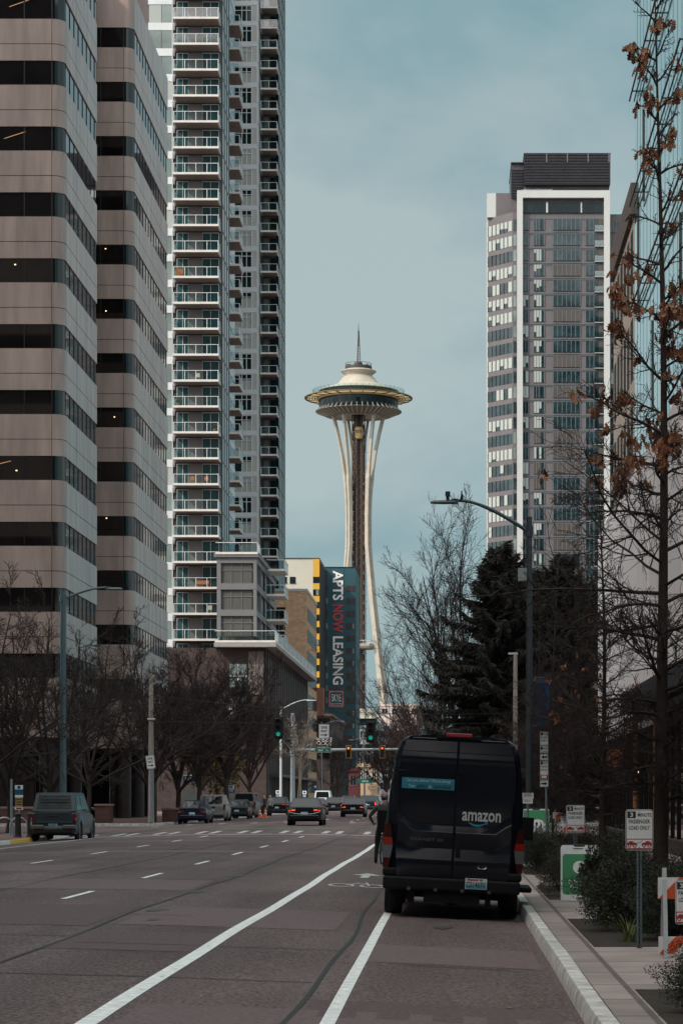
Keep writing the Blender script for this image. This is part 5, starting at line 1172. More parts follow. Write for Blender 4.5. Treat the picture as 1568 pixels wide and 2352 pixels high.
for a, b_ in (((0,-.52,.355),(0,-.08,.30)),((0,-.52,.355),(0,-.2,.80)),((0,-.08,.30),(0,-.22,.88)),((0,-.08,.30),(0,.36,.80)),((0,-.19,.78),(0,.35,.86)),((0,.34,.92),(0,.38,.75)),((0,.38,.75),(0,.55,.355))): g.tube([a,b_], .018, 8)
g.build('frame', frame_b, t); g = MB(); g.tube([(-.28,.52,1.02),(-.26,.50,1.03),(-.1,.38,1.0),(0,.36,.98),(.1,.38,1.0),(.26,.50,1.03),(.28,.52,1.02)], .014, 8); g.tube([(0,.34,.9),(0,.36,.99)], .016, 8); g.build('handlebar', frame_b, t)
g = MB(); g.ball((0,-.24,.90), (.075,.13,.035), 12); g.build('saddle', black_m, t, smooth=60)
g = MB(); g.box(-.03,.03,-.40,-.37,.72,.78); g.build('rear_light', lamp_red, t); g = MB(); g.tube([(-.10,-.06,.30),(.10,-.06,.30)], .015, 8); g.box(.10,.19,-.22,-.14,.28,.31); g.box(-.19,-.10,.06,.14,.28,.31); g.build('pedal', frame_b, t)
def pedestrian(px, Y, label, top, hat):
    x = X_(px, Y); t = thing('person', label, 'person', (x, Y, gz(x,Y)+.0), R(170))
    J = {'pelvis':((0,0,.95),(.15,.11)),'waist':((0,0,1.1),(.14,.10)),'chest':((0,0,1.32),(.18,.12)),'neckb':((0,0,1.47),(.08,.07)),'neck':((0,.01,1.53),.055),'head':((0,.02,1.64),(.075,.09)),'crown':((0,.015,1.72),.06),'sl':((-.18,0,1.43),.07),'el':((-.25,.0,1.15),.045),'wl':((-.24,.10,.92),.03),'sr':((.18,0,1.43),.07),'er':((.25,0,1.15),.045),'wr':((.24,.10,.92),.03),
     'hl':((-.09,0,.90),.095),'kl':((-.10,.02,.50),.06),'al':((-.10,0,.09),.042),'tl':((-.11,.14,.04),.035),'hr':((.09,0,.90),.095),'kr':((.10,.08,.50),.06),'ar':((.10,.02,.09),.042),'tr':((.11,.16,.04),.035)}
    E = []; limb(J,E,'pelvis','waist','chest','neckb','neck','head','crown'); limb(J,E,'neckb','sl','el','wl'); limb(J,E,'neckb','sr','er','wr'); limb(J,E,'pelvis','hl','kl','al','tl'); limb(J,E,'pelvis','hr','kr','ar','tr')
    make_hand(J,E,'wl','l',(0,.1,-1),(1,0,0)); make_hand(J,E,'wr','r',(0,.1,-1),(-1,0,0))
    b = figure(J, E, 'pelvis', None, lambda c: 0 if c[2] > 1.5 or (c[2] < .93 and abs(c[0]) > .19) else 1 if c[2] > .9 else 3 if c[2] < .1 else 2, 1); b.build('body', [skin, top, trousers, shoe], t, smooth=179)
    g = MB(); g.ball((0,-.005,1.68), (.088,.10,.095), 14); g.build('hair', hat, t, smooth=60)
    g = MB(); g.ball((0,.11,1.635), (.014,.02,.02), 6, 0)
    for s in (-1, 1): g.ball((s*.03,.10,1.665), (.012,.01,.008), 6, 1)
    g.ball((0,.10,1.60), (.02,.008,.006), 6, 1); g.build('face', [skin, dark_letter], t)
pedestrian(606.6, 203, 'blonde person standing between the parked cars, left of two', M('coat_dark', (.03,.035,.04), .9), M('hair_blonde', (.45,.33,.20), .8))
pedestrian(620.4, 205, 'person in pale coat standing between the parked cars, right of two', M('coat_pale', (.40,.36,.34), .9), M('hair_white', (.50,.46,.42), .8))
# ================================================================== street lamps, poles, signals
def arc_pts(p0, p1, p2, n=10): 
    p0, p1, p2 = Vector(p0), Vector(p1), Vector(p2); return [p0*(1-i/n)**2 + p1*2*(i/n)*(1-i/n) + p2*(i/n)**2 for i in range(n+1)]
def street_lamp(label, px, Y, ytop, xtip, ytip, m, base=None, r=.10, extra=None, zb=None):
    x = X_(px,Y); z0 = zb if zb is not None else .15+rise(Y); t = thing('street_lamp', label, 'street lamp', (x,Y,z0), 0, 'street lamps along the street')
    H = Z_(ytop,Y)-z0; tx = X_(xtip,Y)-x; tz = Z_(ytip,Y)-z0; s = 1 if tx > 0 else -1
    g = MB(); g.tube([(0,0,.02),(0,0,.5),(0,0,H*.5),(0,0,H)], [r*1.25,r*1.1,r*.95,r*.8], 14); g.tube([(0,0,.0),(0,0,.06)], r*2.2, 12); g.tube([(0,0,H),(0,0,H+.06)], r*.9, 12); g.build('pole', m, t, smooth=40)
    g = MB(); pts = arc_pts((s*r*.5,0,H-.35),(tx*.5,0,tz+.10),(tx*.74,0,tz+.04)); g.tube(pts+[(tx*.8,0,tz+.02)], [.055]*6+[.045]*6, 10); g.tube([(0,0,H-.5),(0,0,H-.2)], r*1.15, 12); g.build('arm', m, t, smooth=40)
    g = MB(); L = abs(tx)*.27; x1 = tx; x0 = tx-s*max(.55,L)
    a, c_ = sorted((x0,x1)); k = .0
    g.loft([[(q, .13*w_*math.cos(2*math.pi*j/10), tz-.02+.07*w_*max(-.45,math.sin(2*math.pi*j/10))) for j in range(10)] for q, w_ in ((a,.45),(a+.1,.9),((a+c_)/2,1.05),(c_-.1,.95),(c_,.5))]); g.box((x0-.02) if s > 0 else x0-.16, x0+.18 if s > 0 else x0+.03, -.07,.07,tz-.06,tz+.09); g.build('luminaire', m, t, smooth=40)
    if extra: extra(t, tx, tz, H, s)
    return t
def ex_r(t, tx, tz, H, s):
    g = MB(); q = X_(1028,68.6)-X_(1215,68.6); g.box(q-.07,q+.07,-.06,.06,tz+.16,tz+.30); g.tube([(q,0,tz+.02),(q,0,tz+.17)], .05, 8); g.build('camera_sensor', black_m, t, bevel=.01)
    g = MB(); zc = Z_(1320,68.6)-.15; g.box(-.32,-.07,-.10,.10,zc-.18,zc+.18); g.box(-.08,.0,-.02,.02,zc-.1,zc+.1); g.build('control_box', M('box_grey', (.26,.27,.27), .5, var=.15, vs=6), t, bevel=.01)
street_lamp('dark street lamp beside the bare right-hand trees with a crow on its arm', 1215, 68.6, 1192, 988, 1153, pole_dark, extra=ex_r, r=.095)
street_lamp('tall grey street lamp behind the parked pickup truck', 145, 112, 1358, 281, 1352, M('lamp_blue_grey', (.10,.14,.16), .5, metal=.4), r=.15)
street_lamp('pale street lamp beyond the black saloon, arm over the brick facade', 645, 245, 1622, 726, 1609, M('lamp_pale', (.42,.47,.48), .5), r=.13)
street_lamp('thin street lamp far down in front of the market building', 738, 330, 1660, 791, 1657, pole_m, r=.11)
street_lamp('thin right-side street lamp far away by the tan corner building', 837, 340, 1690, 800, 1700, pole_m, r=.11)
t = thing('street_banner', 'dark blue banner hanging from the right street lamp among the branches', 'banner', (X_(1213,68.6)+.1, 68.55, 0))
g = MB(); g.box(.12,.5,-.01,.01,3.9,5.2,0); g.box(.12,.5,-.016,-.01,5.08,5.2,1); g.box(.12,.5,-.016,-.01,3.9,3.97,1); g.box(.38,.5,-.016,-.01,4.3,5.05,1); g.build('cloth', [M('banner_navy', (.01,.02,.05), .8), M('banner_blue', (.008,.045,.12), .7)], t)
g = MB(); g.tube([(-.1,0,5.24),(.55,0,5.24)], .015, 6); g.tube([(-.1,0,3.87),(.55,0,3.87)], .015, 6); g.build('bracket', pole_dark, t)
def crow():
    Y = 68.6; x = X_(1062,Y); z = Z_(1147.2,Y)
    t = thing('crow', 'black crow perched on the arm of the right street lamp', 'bird', (x,Y,z)); g = MB(); feather = M('feather_black', (.008,.008,.010), .5)
    sec = [(-.17,-.03,.012,.008),(-.12,.0,.028,.014),(-.06,.045,.044,.042),(.0,.095,.052,.055),(.035,.135,.045,.047),(.05,.165,.030,.032),(.06,.185,.030,.032),(.075,.195,.022,.022),(.09,.197,.010,.010),(.125,.190,.003,.003)]
    def up(mb):                                          # sit the bird upright
        ca, sa = math.cos(R(42)), math.sin(R(42)); mb.v = [(x_*ca-(z_-.06)*sa+.01, y_, .075+x_*sa+(z_-.06)*ca) for x_, y_, z_ in mb.v]; return mb
    g.loft([[(xx, w_*math.cos(2*math.pi*j/12), zz+h*math.sin(2*math.pi*j/12)) for j in range(12)] for xx, zz, w_, h in sec]); up(g).build('body', feather, t, smooth=70)
    for s in (-1, 1):
        g = MB(); g.tube([(.01,s*.02,.07),(.015,s*.02,.03),(.01,s*.02,.002)], [.010,.005,.004], 6); g.tube([(-.01,s*.02,.004),(.04,s*.02,.004)], .004, 5); g.build('leg', feather, t)
        g = MB(); g.loft([[(xx, s*(.045+w_*.25+.012*math.cos(a)), zz+h*math.sin(a)) for a in [2*math.pi*j/8 for j in range(8)]] for xx, zz, w_, h in ((-.15,.02,.0,.01),(-.06,.075,.04,.03),(.03,.12,.02,.025))]); up(g).build('wing', feather, t, smooth=70)
crow()
t = thing('utility_pole', 'weathered wooden utility pole at the far left corner carrying a one-way sign', 'utility pole', (X_(347,142.8),142.8,.31))
g = MB(); H = Z_(1552,142.8)-.31; g.tube([(0,0,0),(0,0,H)], [.19,.13], 12); g.build('pole', wood_m, t, smooth=40)
g = MB(); g.tube([(.1,0,H-.5),(.4,0,H-.35)], .03, 6); g.box(.3,.62,-.08,.08,H-.45,H-.3); g.tube([(-.2,-.1,H-2.6),(.25,-.1,H-2.6)], .08, 8); g.build('bracket', pole_m, t)
g = MB(); g.tube([(.02,-.19,.1),(.02,-.17,4.3)], .10, 10); g.build('conduit', pole_m, t, smooth=50)
def one_way(t, x, y, z, w_, h, tilt=0):
    g = MB(); g.box(-w_/2,w_/2,-.006,.006,-h/2,h/2,0); fw = .03*w_
    for a, b_, c_, d in ((-w_/2+.02,w_/2-.02,h/2-.02-fw,h/2-.02),(-w_/2+.02,w_/2-.02,-h/2+.02,-h/2+.02+fw),(-w_/2+.02,-w_/2+.02+fw,-h/2+.02,h/2-.02),(w_/2-.02-fw,w_/2-.02,-h/2+.02,h/2-.02)): g.box(a,b_,-.0085,-.006,c_,d,1)
    g.text('ONE', (0,-.007,h*.27), (1,0,0), (0,0,1), w_*.62, h*.20, 1, .03); g.text('WAY', (0,-.007,.01*h), (1,0,0), (0,0,1), w_*.66, h*.20, 1, .03)
    g.slab([(-w_*.34,-h*.30),(w_*.08,-h*.30),(w_*.08,-h*.36),(w_*.36,-h*.265),(w_*.08,-h*.17),(w_*.08,-h*.23),(-w_*.34,-h*.23)], (0,-.007,0), (1,0,0), (0,0,1), .003, 1)
    o = g.build('plate', [sign_white, sign_black], t); o.location = (x,y,z); o.rotation_euler = (0,tilt,0); return o
t = thing('one_way_sign', 'one-way sign strapped at a tilt to the wooden utility pole', 'traffic sign', (X_(347,142.8),142.55,.31)); one_way(t, 0, -.04, Z_(1751,142.6)-.31, .50, .78, R(-7))
g = MB(); g.tube([(0,.1,Z_(1745,142.6)-.31),(0,-.04,Z_(1745,142.6)-.31)], .03, 6); g.build('strap', pole_m, t)
t = thing('utility_pole', 'bare pale wooden pole behind the van on the right corner', 'utility pole', (X_(1183,144.5),144.5,.31)); H = Z_(1503,144.5)-.31
g = MB(); g.tube([(0,0,0),(0,0,H)], [.17,.12], 12); g.build('pole', wood_m, t, smooth=40); g = MB(); g.box(-.42,.15,-.1,.1,H-.02,H+.10); g.build('lamp_head', M('lamp_head_white', (.45,.45,.44), .5), t)
wx0, wx1, WY = X_(347,142.8), X_(1183,144.5), 134.0
def span_wire(label, z0, z1, sag, y0, y1):
    t = thing('overhead_cable', label, 'cable', (0,(y0+y1)/2,0), 0, 'cables strung over the junction'); g = MB(); y_ = (y0+y1)/2
    g.tube([(wx0+(wx1-wx0)*i/20, y0-y_+(y1-y0)*i/20, z0+(z1-z0)*i/20-sag*4*(i/20)*(1-i/20)) for i in range(21)], .018, 5); g.build('wire', black_m, t)
span_wire('black span wire carrying the two green traffic lights', 6.35, 6.30, .10, 142.6, 144.3)
span_wire('slack black cable just above the signal span wire', 7.9, 6.9, .45, 142.75, 144.45)
def lens(t, x, z, m, r=.15): g = MB(); g.lathe([(.0,-.13),(r*.6,-.12),(r*.98,-.105)], 18, (x,0,z), 0, 'y'); return g.build('lens', m, t, smooth=60)
dark_lens = M('dark_lens', (.015,.012,.012), .3); green_lit = M('green_light', (.03,.50,.36), .4, emit=.42); amber_lit = M('amber_light', (1,.20,.02), .4, emit=1.6); yel_edge = M('backplate_yellow', (.50,.26,.03), .6)
def signal(name, label, x, y, z, lit, backm, edge=None, h=1.07, group='traffic lights over the street'):
    t = thing(name, label, 'traffic light', (x,y,z), 0, group); k = h/1.07
    g = MB(); g.box(-.18*k,.18*k,-.10,.12,-h/2,h/2); g.build('housing', black_m, t, bevel=.03)
    g = MB(); g.box(-.27*k,.27*k,.0,.02,-h/2-.10,h/2+.10); g.build('backplate', black_m, t, bevel=.01)
    if edge:
        g = MB()
        for q in ((-.28*k,.28*k,-h/2-.12,-h/2-.06),(-.28*k,.28*k,h/2+.06,h/2+.12),(-.28*k,-.22*k,-h/2-.06,h/2+.06),(.22*k,.28*k,-h/2-.06,h/2+.06)): g.box(q[0],q[1],-.008,-.001,q[2],q[3])
        g.build('reflective_edge', edge, t)
    for i in range(3):
        zc = h*(.33-.33*i); r = .12*k
        g = MB(); g.lathe([(r+.012,-.10),(r+.012,-.32)], 18, (0,0,zc), 0, 'y'); q = MB(); q.v = g.v; q.f = [f for f in g.f if not all(g.v[i_][2] < zc-r*.4 for i_ in f)]; q.m = [0]*len(q.f); q.build('visor', black_m, t, smooth=60)
        lens(t, 0, zc, lit if (i == 2 and lit is green_lit) or (i == 0 and lit is amber_lit) else dark_lens, r)
    return t
for px, py, sd in ((639,1672,'left'),(851,1680.5,'right')):
    s_ = signal('traffic_light', 'green traffic light hanging on the span wire, %s of the two' % sd, X_(px,143.2), 143.2, Z_(py,143.2), green_lit, None, h=1.14)
    g = MB(); g.tube([(0,0,.5),(0,0,.78)], .03, 8); g.build('hanger', black_m, s_)
t = thing('one_way_sign', 'one-way sign hanging from the span wire between the green lights', 'traffic sign', (X_(744,143.3),143.3,Z_(1680,143.3))); one_way(t, 0, 0, 0, .63, .84)
g = MB(); g.tube([(-.2,0,.4),(-.2,0,.62)], .015, 6); g.tube([(.2,0,.4),(.2,0,.62)], .015, 6); g.build('hanger', black_m, t)
YM = 228
t = thing('signal_mast', 'pale grey signal mast with long arm over the far junction', 'signal pole', (X_(672,YM),YM,.4)); H = Z_(1641,YM)-.4
g = MB(); g.tube([(0,0,0),(0,0,H*.55),(0,0,H)], [.24,.19,.155], 14); g.tube([(0,0,0),(0,0,.4)], .32, 14); g.ball((0,0,H), (.17,.17,.10), 10); pale_steel = M('pale_steel', (.44,.48,.49), .5, var=.08); g.build('pole', pale_steel, t, smooth=40)
g = MB(); za = Z_(1724,YM)-.4; g.tube([(0,0,za),(X_(1000,YM)-X_(672,YM),0,za+.15)], [.17,.07], 12); g.tube([(0,0,za-.25),(0,0,za+.25)], .26, 12); g.build('arm', pale_steel, t, smooth=40)
t = thing('street_sign', 'green Bell St name sign mounted on the signal arm', 'street sign', (X_(741.5,YM-.3),YM-.3,Z_(1723.5,YM)))
g = MB(); g.box(-.78,.78,-.01,.01,-.235,.235,0); g.box(-.75,.75,-.014,-.01,.19,.21,1); g.box(-.75,.75,-.014,-.01,-.21,-.19,1); g.box(-.75,-.73,-.014,-.01,-.19,.19,1); g.box(.73,.75,-.014,-.01,-.19,.19,1)
g.text('Bell', (-.22,-.011,0), (1,0,0), (0,0,1), .42, .21, 1, .02); g.text('St', (.38,-.011,-.03), (1,0,0), (0,0,1), .17, .13, 1, .02); g.build('plate', [sign_green, sign_white], t); g = MB(); g.box(-.05,.05,.01,.2,-.08,.08); g.build('clamp', pole_m, t)
for px, sd in ((800,'left'),(877.5,'right')): signal('traffic_light', 'amber-edged traffic light glowing orange on the signal arm, %s of the two' % sd, X_(px,YM-.3), YM-.35, Z_(1727.3,YM), amber_lit, None, yel_edge, h=.98)
for i, (px, py) in enumerate(((657,1703),(663,1709))):
    t = signal('traffic_light', 'dark side-facing traffic light beside the far signal mast, %s of two' % ('upper','lower')[i], X_(px,YM-.4), YM-.4-i*.5, Z_(py,YM), None, None, h=.98); t.rotation_euler = (0,0,R(70))
def small_sign(name, label, px, Y, y0, y1, w_, rows, post_r=.03, z0=None, cat='traffic sign', group=None):
    x = X_(px,Y); zg = z0 if z0 is not None else .15+rise(Y); t = thing(name, label, cat, (x,Y,zg), 0, group); zt = Z_(y0,Y)-zg; zb = Z_(y1,Y)-zg
    g = MB(); g.tube([(0,.03,0),(0,.03,zt)], post_r, 8); g.build('post', pole_m, t)
    h = zt-zb; mats = []; g = MB()
    for a, b_, m, inset in rows:
        if m not in mats: mats.append(m)
        g.box(-w_/2+inset,w_/2-inset,-.006-(.002 if inset else 0)-.0001*len(mats),.0,zt-h*b_,zt-h*a,mats.index(m))
    g.build('plate', mats, t); return t
p_rows = [(0,.42,sign_white,0),(.08,.34,sign_blue,.09),(.42,1,sign_blue,0),(.55,.6,sign_white,.06),(.7,.75,sign_white,.06)]
small_sign('parking_sign', 'white and blue parking sign with yellow panel by the bike racks', 43.6, 108, 1804, 1861, .36, [(0,.17,sign_white,0),(.03,.15,sign_blue,.11),(.17,.40,sign_blue,0),(.40,.50,sign_white,0),(.52,.86,M('sign_ochre', (.32,.20,.07), .5),.02),(.56,.60,sign_black,.05),(.66,.70,sign_black,.05),(.76,.80,sign_black,.06),(.88,1,sign_white,0),(.90,.98,sign_red,.05)], cat='parking sign')
small_sign('parking_sign', 'blue and white parking sign beside the bare tree trunks beyond the junction', 530, 196, 1805, 1822, .52, p_rows, cat='parking sign')
small_sign('parking_sign', 'blue and white parking sign near the pale street lamp', 638, 250, 1816, 1834, .44, p_rows, cat='parking sign')
small_sign('parking_sign', 'blue and white parking sign right of the signal mast', 699, 260, 1817, 1835, .42, p_rows, cat='parking sign')
small_sign('parking_sign', 'blue parking sign above the white panel van', 724, 290, 1804, 1822, .52, [(0,1,sign_blue,0),(.1,.3,sign_white,.14)], cat='parking sign')
small_sign('street_sign', 'small green street name sign far down the right side', 838, 330, 1790, 1800, 2.0, [(0,1,M('sign_green_pale', (.03,.32,.22), .5),0),(.3,.7,sign_white,.55)], cat='street sign')
t = small_sign('one_way_sign', 'small faraway one-way sign near the top left edge of the van', 880, 330, 1764, 1784, .95, [(0,1,sign_white,0),(.12,.22,sign_black,.2),(.32,.44,sign_black,.2),(.6,.72,sign_black,.15)])
t = thing('sign_post', 'bare thin grey post beside the bike racks', 'post', (X_(26,106),106,.15)); g = MB(); g.tube([(0,0,0),(0,0,Z_(1790,106)-.15)], .05, 8); g.build('post', pole_m, t)
# ------------------------------------------------------------------ right kerb: tow-away signs, sandwich boards, barricades
def plate(t, z0, z1, w_, lines=True, off=-.02, x=0):
    h = z1-z0; g = MB(); r = .03*w_/.305
    def rr(wd, hh, q, n=4):
        return [(sx*(wd/2-q)+q*math.cos(a), sz*(hh/2-q)+q*math.sin(a)) for sx, sz, a0 in ((1,-1,-90),(1,1,0),(-1,1,90),(-1,-1,180)) for a in [R(a0+90*i/n) for i in range(n+1)]]
    zc = (z0+z1)/2; g.slab(rr(w_,h,r), (x,off,zc), (1,0,0), (0,0,1), .003, 0); g.slab(rr(w_*.965,h*.977,r*.9), (x,off-.003,zc), (1,0,0), (0,0,1), .0006, 1); g.slab(rr(w_*.925,h*.952,r*.8), (x,off-.0036,zc), (1,0,0), (0,0,1), .0006, 0)
    y = off-.0044; k = h/.457
    g.box(x-w_*.44,x-w_*.13,y-.001,y+.0004,z1-.098*k,z1-.022*k,1); g.text('3', (x-w_*.285,y-.001,z1-.06*k), (1,0,0), (0,0,1), .035*k, .05*k, 0, .02, .001)
    g.text('MINUTE', (x+w_*.19,y,z1-.062*k), (1,0,0), (0,0,1), w_*.50, .042*k, 1, .025, .001); g.text('PASSENGER', (x,y,z1-.135*k), (1,0,0), (0,0,1), w_*.78, .046*k, 1, .025, .001); g.text('LOAD ONLY', (x,y,z1-.205*k), (1,0,0), (0,0,1), w_*.76, .046*k, 1, .025, .001)
    za, zb = z0+.012*k, z0+.13*k
    g.box(x-w_*.475,x+w_*.475,y-.001,y+.0004,zb-.01*k,zb,2); g.box(x-w_*.475,x+w_*.475,y-.001,y+.0004,za,za+.012*k,2); g.box(x-w_*.475,x-w_*.445,y-.001,y+.0004,za+.012*k,zb-.01*k,2); g.box(x+w_*.445,x+w_*.475,y-.001,y+.0004,za+.012*k,zb-.01*k,2)
    car_o = [(-.44,.055),(-.44,.085),(-.40,.088),(-.36,.103),(-.26,.103),(-.20,.088),(-.10,.082),(-.07,.055)]
    for s in (1, -1):
        po = [(s*a*w_, b_*k) for a, b_ in car_o]; po = po if s > 0 else list(reversed(po)); g.slab(po, (x,y,z0), (1,0,0), (0,0,1), .0012, 2)
        for xx in (-.36,-.17): g.slab([(s*xx*w_+.02*k*math.cos(a), .050*k+.02*k*math.sin(a)) for a in [2*math.pi*i/12 for i in range(12)]], (x,y-.0012,z0), (1,0,0), (0,0,1), .0006, 2); g.slab([(s*xx*w_+.010*k*math.cos(a), .050*k+.010*k*math.sin(a)) for a in [2*math.pi*i/10 for i in range(10)]], (x,y-.0018,z0), (1,0,0), (0,0,1), .0006, 0)
    g.tube([(x-w_*.08,y-.001,z0+.075*k),(x+.02,y-.001,z0+.10*k),(x+w_*.12,y-.001,z0+.112*k)], .003*k, 4, 2)
    for zz_ in (z1-.03*k, z0+.03*k): g.lathe([(0,-.006),(.008,-.005),(.008,0)], 8, (x,y,zz_), 3, 'y')
    return g.build('plate', [sign_white, sign_black, sign_red, pole_m], t)
def tow_sign(label, x, Y, z0, z1, holes=True):
    t = thing('loading_sign', label, 'traffic sign', (x,Y,.155), 0, 'passenger loading signs'); g = MB(); H = z1-.155+.02
    g.box(-.030,-.012,-.016,-.012,0,H-.03); g.box(.012,.030,-.016,-.012,0,H-.03); g.box(-.012,-.008,-.016,.012,0,H-.03); g.box(.008,.012,-.016,.012,0,H-.03); g.box(-.012,.012,.012,.016,0,H-.03)
    for i in range(26): g.box(-.007,.007,.009,.0118,.06+i*.045,.085+i*.045,1)
    g.build('post', [M('post_teal', (.12,.16,.17), .5, metal=.5, var=.25, vs=8) if 'post_teal' not in bpy.data.materials else bpy.data.materials['post_teal'], sign_black], t)
    plate(t, z0-.155, z1-.155, .305); return t
tow_sign('white three-minute passenger loading sign on a perforated post, nearer of two', 2.085, 26.9, 1.245, 1.70)
tow_sign('white three-minute passenger loading sign above the green sandwich board', 2.04, 39.9, 1.25, 1.71)
t = thing('sign_stack', 'tall post with a stack of small parking plates and black arrows', 'traffic sign', (X_(1253,56.5),56.5,.155)); Y = 56.5
g = MB(); zt = Z_(1682,Y)-.155; g.tube([(.03,0,0),(.0,0,zt)], .03, 8); g.build('post', pole_m, t)
X0 = X_(1249,Y)-X_(1253,Y)
for i, (a, b_, kd) in enumerate(((1681,1713,'t'),(1714,1731,'t'),(1733,1746,'l'),(1748,1792,'r'),(1793,1808,'a'))):
    z1, z0 = Z_(a,Y)-.155, Z_(b_,Y)-.155; w_ = .195; g = MB(); g.box(X0-w_/2,X0+w_/2,-.05,-.04,z0,z1,0); h = z1-z0
    for u0,u1,v0,v1 in ((.03,.97,.02,.05),(.03,.97,.95,.98),(.03,.06,.05,.95),(.94,.97,.05,.95)): g.box(X0-w_/2+w_*u0,X0-w_/2+w_*u1,-.053,-.05,z0+h*v0,z0+h*v1,1)
    if kd in 'la':
        s = -1 if kd == 'l' else 1; po = [(-.07,-.02),(.01,-.02),(.01,-.045),(.075,0),(.01,.045),(.01,.02),(-.07,.02)]; po = [(s*x, z) for x, z in po]; po = po if s > 0 else list(reversed(po)); g.slab(po, (X0,-.051,(z0+z1)/2), (1,0,0), (0,0,1), .004, 1)
    else:
        g.box(X0-w_*.42,X0-w_*.15,-.054,-.05,z1-.09,z1-.02,1)
        for j, s_ in enumerate(('MINUTE','PASSENGER','LOAD ONLY') if kd == 'r' else ('MINUTE','LOAD','ONLY')):
            zz_ = z1-.06-j*.075
            if zz_ > z0+.03: g.text(s_, (X0+(w_*.16 if j == 0 else 0),-.051,zz_), (1,0,0), (0,0,1), w_*(.5 if j == 0 else .76), .045, 1, .02, .002)
        if kd == 'r': g.box(X0-w_*.45,X0+w_*.45,-.054,-.05,z0+.02,z0+.12,2); g.box(X0-w_*.3,X0+w_*.3,-.056,-.054,z0+.04,z0+.10,0)
    g.build('plate', [sign_white, sign_black, sign_red], t)
t = small_sign('parking_plates', 'pair of small parking plates on a short post right beside the van', 1211.5, 63.5, 1822, 1846, .30, [(0,.55,sign_white,0),(.06,.14,sign_black,.04),(.2,.26,sign_red,.03),(.34,.40,sign_red,.03),(.58,1,sign_white,.02),(.66,.72,sign_black,.05),(.8,.86,sign_red,.05)])
def sandwich(name, label, cx, Y, w_, h, rz, face):
    t = thing(name, label, 'sandwich board', (cx,Y,.155), rz); d = h*.24
    for s in (-1, 1):
        o = bpy.data.objects.new('tmp', None); g = MB(); th = .03
        po = [(-w_/2+.02,0),(w_/2-.02,0),(w_/2,.03),(w_/2,h-.03),(w_/2-.03,h),(w_*.16,h),(w_*.13,h-.03),(-w_*.13,h-.03),(-w_*.16,h),(-w_/2+.03,h),(-w_/2,h-.03),(-w_/2,.03)]
        bpy.data.objects.remove(o); ang = math.atan2(d, h)
        if s < 0: ux, uz, o_ = Vector((1,0,0)), Vector((0,math.sin(ang),math.cos(ang))), Vector((0,-d,0))
        else: ux, uz, o_ = Vector((-1,0,0)), Vector((0,-math.sin(ang),math.cos(ang))), Vector((0,d,0))
        g.slab(po, o_, ux, uz, th, 0); mats = [sign_white]
        if s < 0: face(g, o_ + ux.cross(uz)*(th+.001), ux, uz, w_, h, mats)
        g.build('panel', mats, t)
    g = MB(); g.tube([(-w_*.4,0,h-.02),(w_*.4,0,h-.02)], .015, 8); g.build('hinge', black_m, t)
def rrect(w_, z0, z1, q, n=5): 
    hh = (z1-z0)/2; zc = (z0+z1)/2
    return [(sx*(w_/2-q)+q*math.cos(a), zc+sz*(hh-q)+q*math.sin(a)) for sx, sz, a0 in ((1,-1,-90),(1,1,0),(-1,1,90),(-1,-1,180)) for a in [R(a0+90*i/n) for i in range(n+1)]]
def f_white(g, o, ux, uz, w_, h, mats):
    mats += [green_panel, dark_letter]; g.slab(rrect(w_*.90, h*.11, h*.84, .05), o, ux, uz, .003, 1)
    n = ux.cross(uz)*.004
    g.slab([(.0+.105*math.cos(a), h*.60+.105*math.sin(a)) for a in [2*math.pi*i/28 for i in range(28)]], o+n, ux, uz, .003, 0)
    g.box(0,0,0,0,0,0,0)
    g.text('CURBSIDE', o+n+uz*(h*.34), ux, uz, w_*.62, .06, 0, .02, .003); g.text('PICKUP', o+n+uz*(h*.25), ux, uz, w_*.48, .06, 0, .02, .003); g.slab([(-.10,h*.93),(.06,h*.93),(.06,h*.945),(-.10,h*.945)], o, ux, uz, .004, 2)
def f_green(g, o, ux, uz, w_, h, mats):
    mats += [green_panel, dark_letter]; g.slab(rrect(w_*.99, .01, h*.975, .01), o, ux, uz, .003, 1); n = ux.cross(uz)*.004
    g.slab([(.03+.24*math.cos(a), h*.62+.24*math.sin(a)) for a in [2*math.pi*i/32 for i in range(32)]], o+n, ux, uz, .003, 0)
    n2 = n*1.9
    g.slab([(.0+.035*math.cos(a), h*.70+.055*math.sin(a)) for a in [2*math.pi*i/14 for i in range(14)]], o+n2, ux, uz, .003, 2); g.slab([(-.009,h*.50),(.009,h*.50),(.009,h*.67),(-.009,h*.67)], o+n2, ux, uz, .003, 2)
    g.slab([(.10,h*.50),(.118,h*.50),(.118,h*.60),(.13,h*.62),(.125,h*.74),(.10,h*.74)], o+n2, ux, uz, .003, 2)
    g.text('CURBSIDE', o+n+uz*(h*.36), ux, uz, w_*.72, .075, 0, .03, .003); g.text('PICKUP', o+n+uz*(h*.26), ux, uz, w_*.55, .075, 0, .03, .003)
sandwich('sandwich_board', 'white sandwich board with rounded green panel half hidden by a leafy shrub', 2.08, 39.4, .61, .92, R(-3), f_white)
sandwich('sandwich_board', 'large green curbside pickup board with a fork and knife circle', X_(1231,66), 66, .70, 1.40, R(2), f_green)
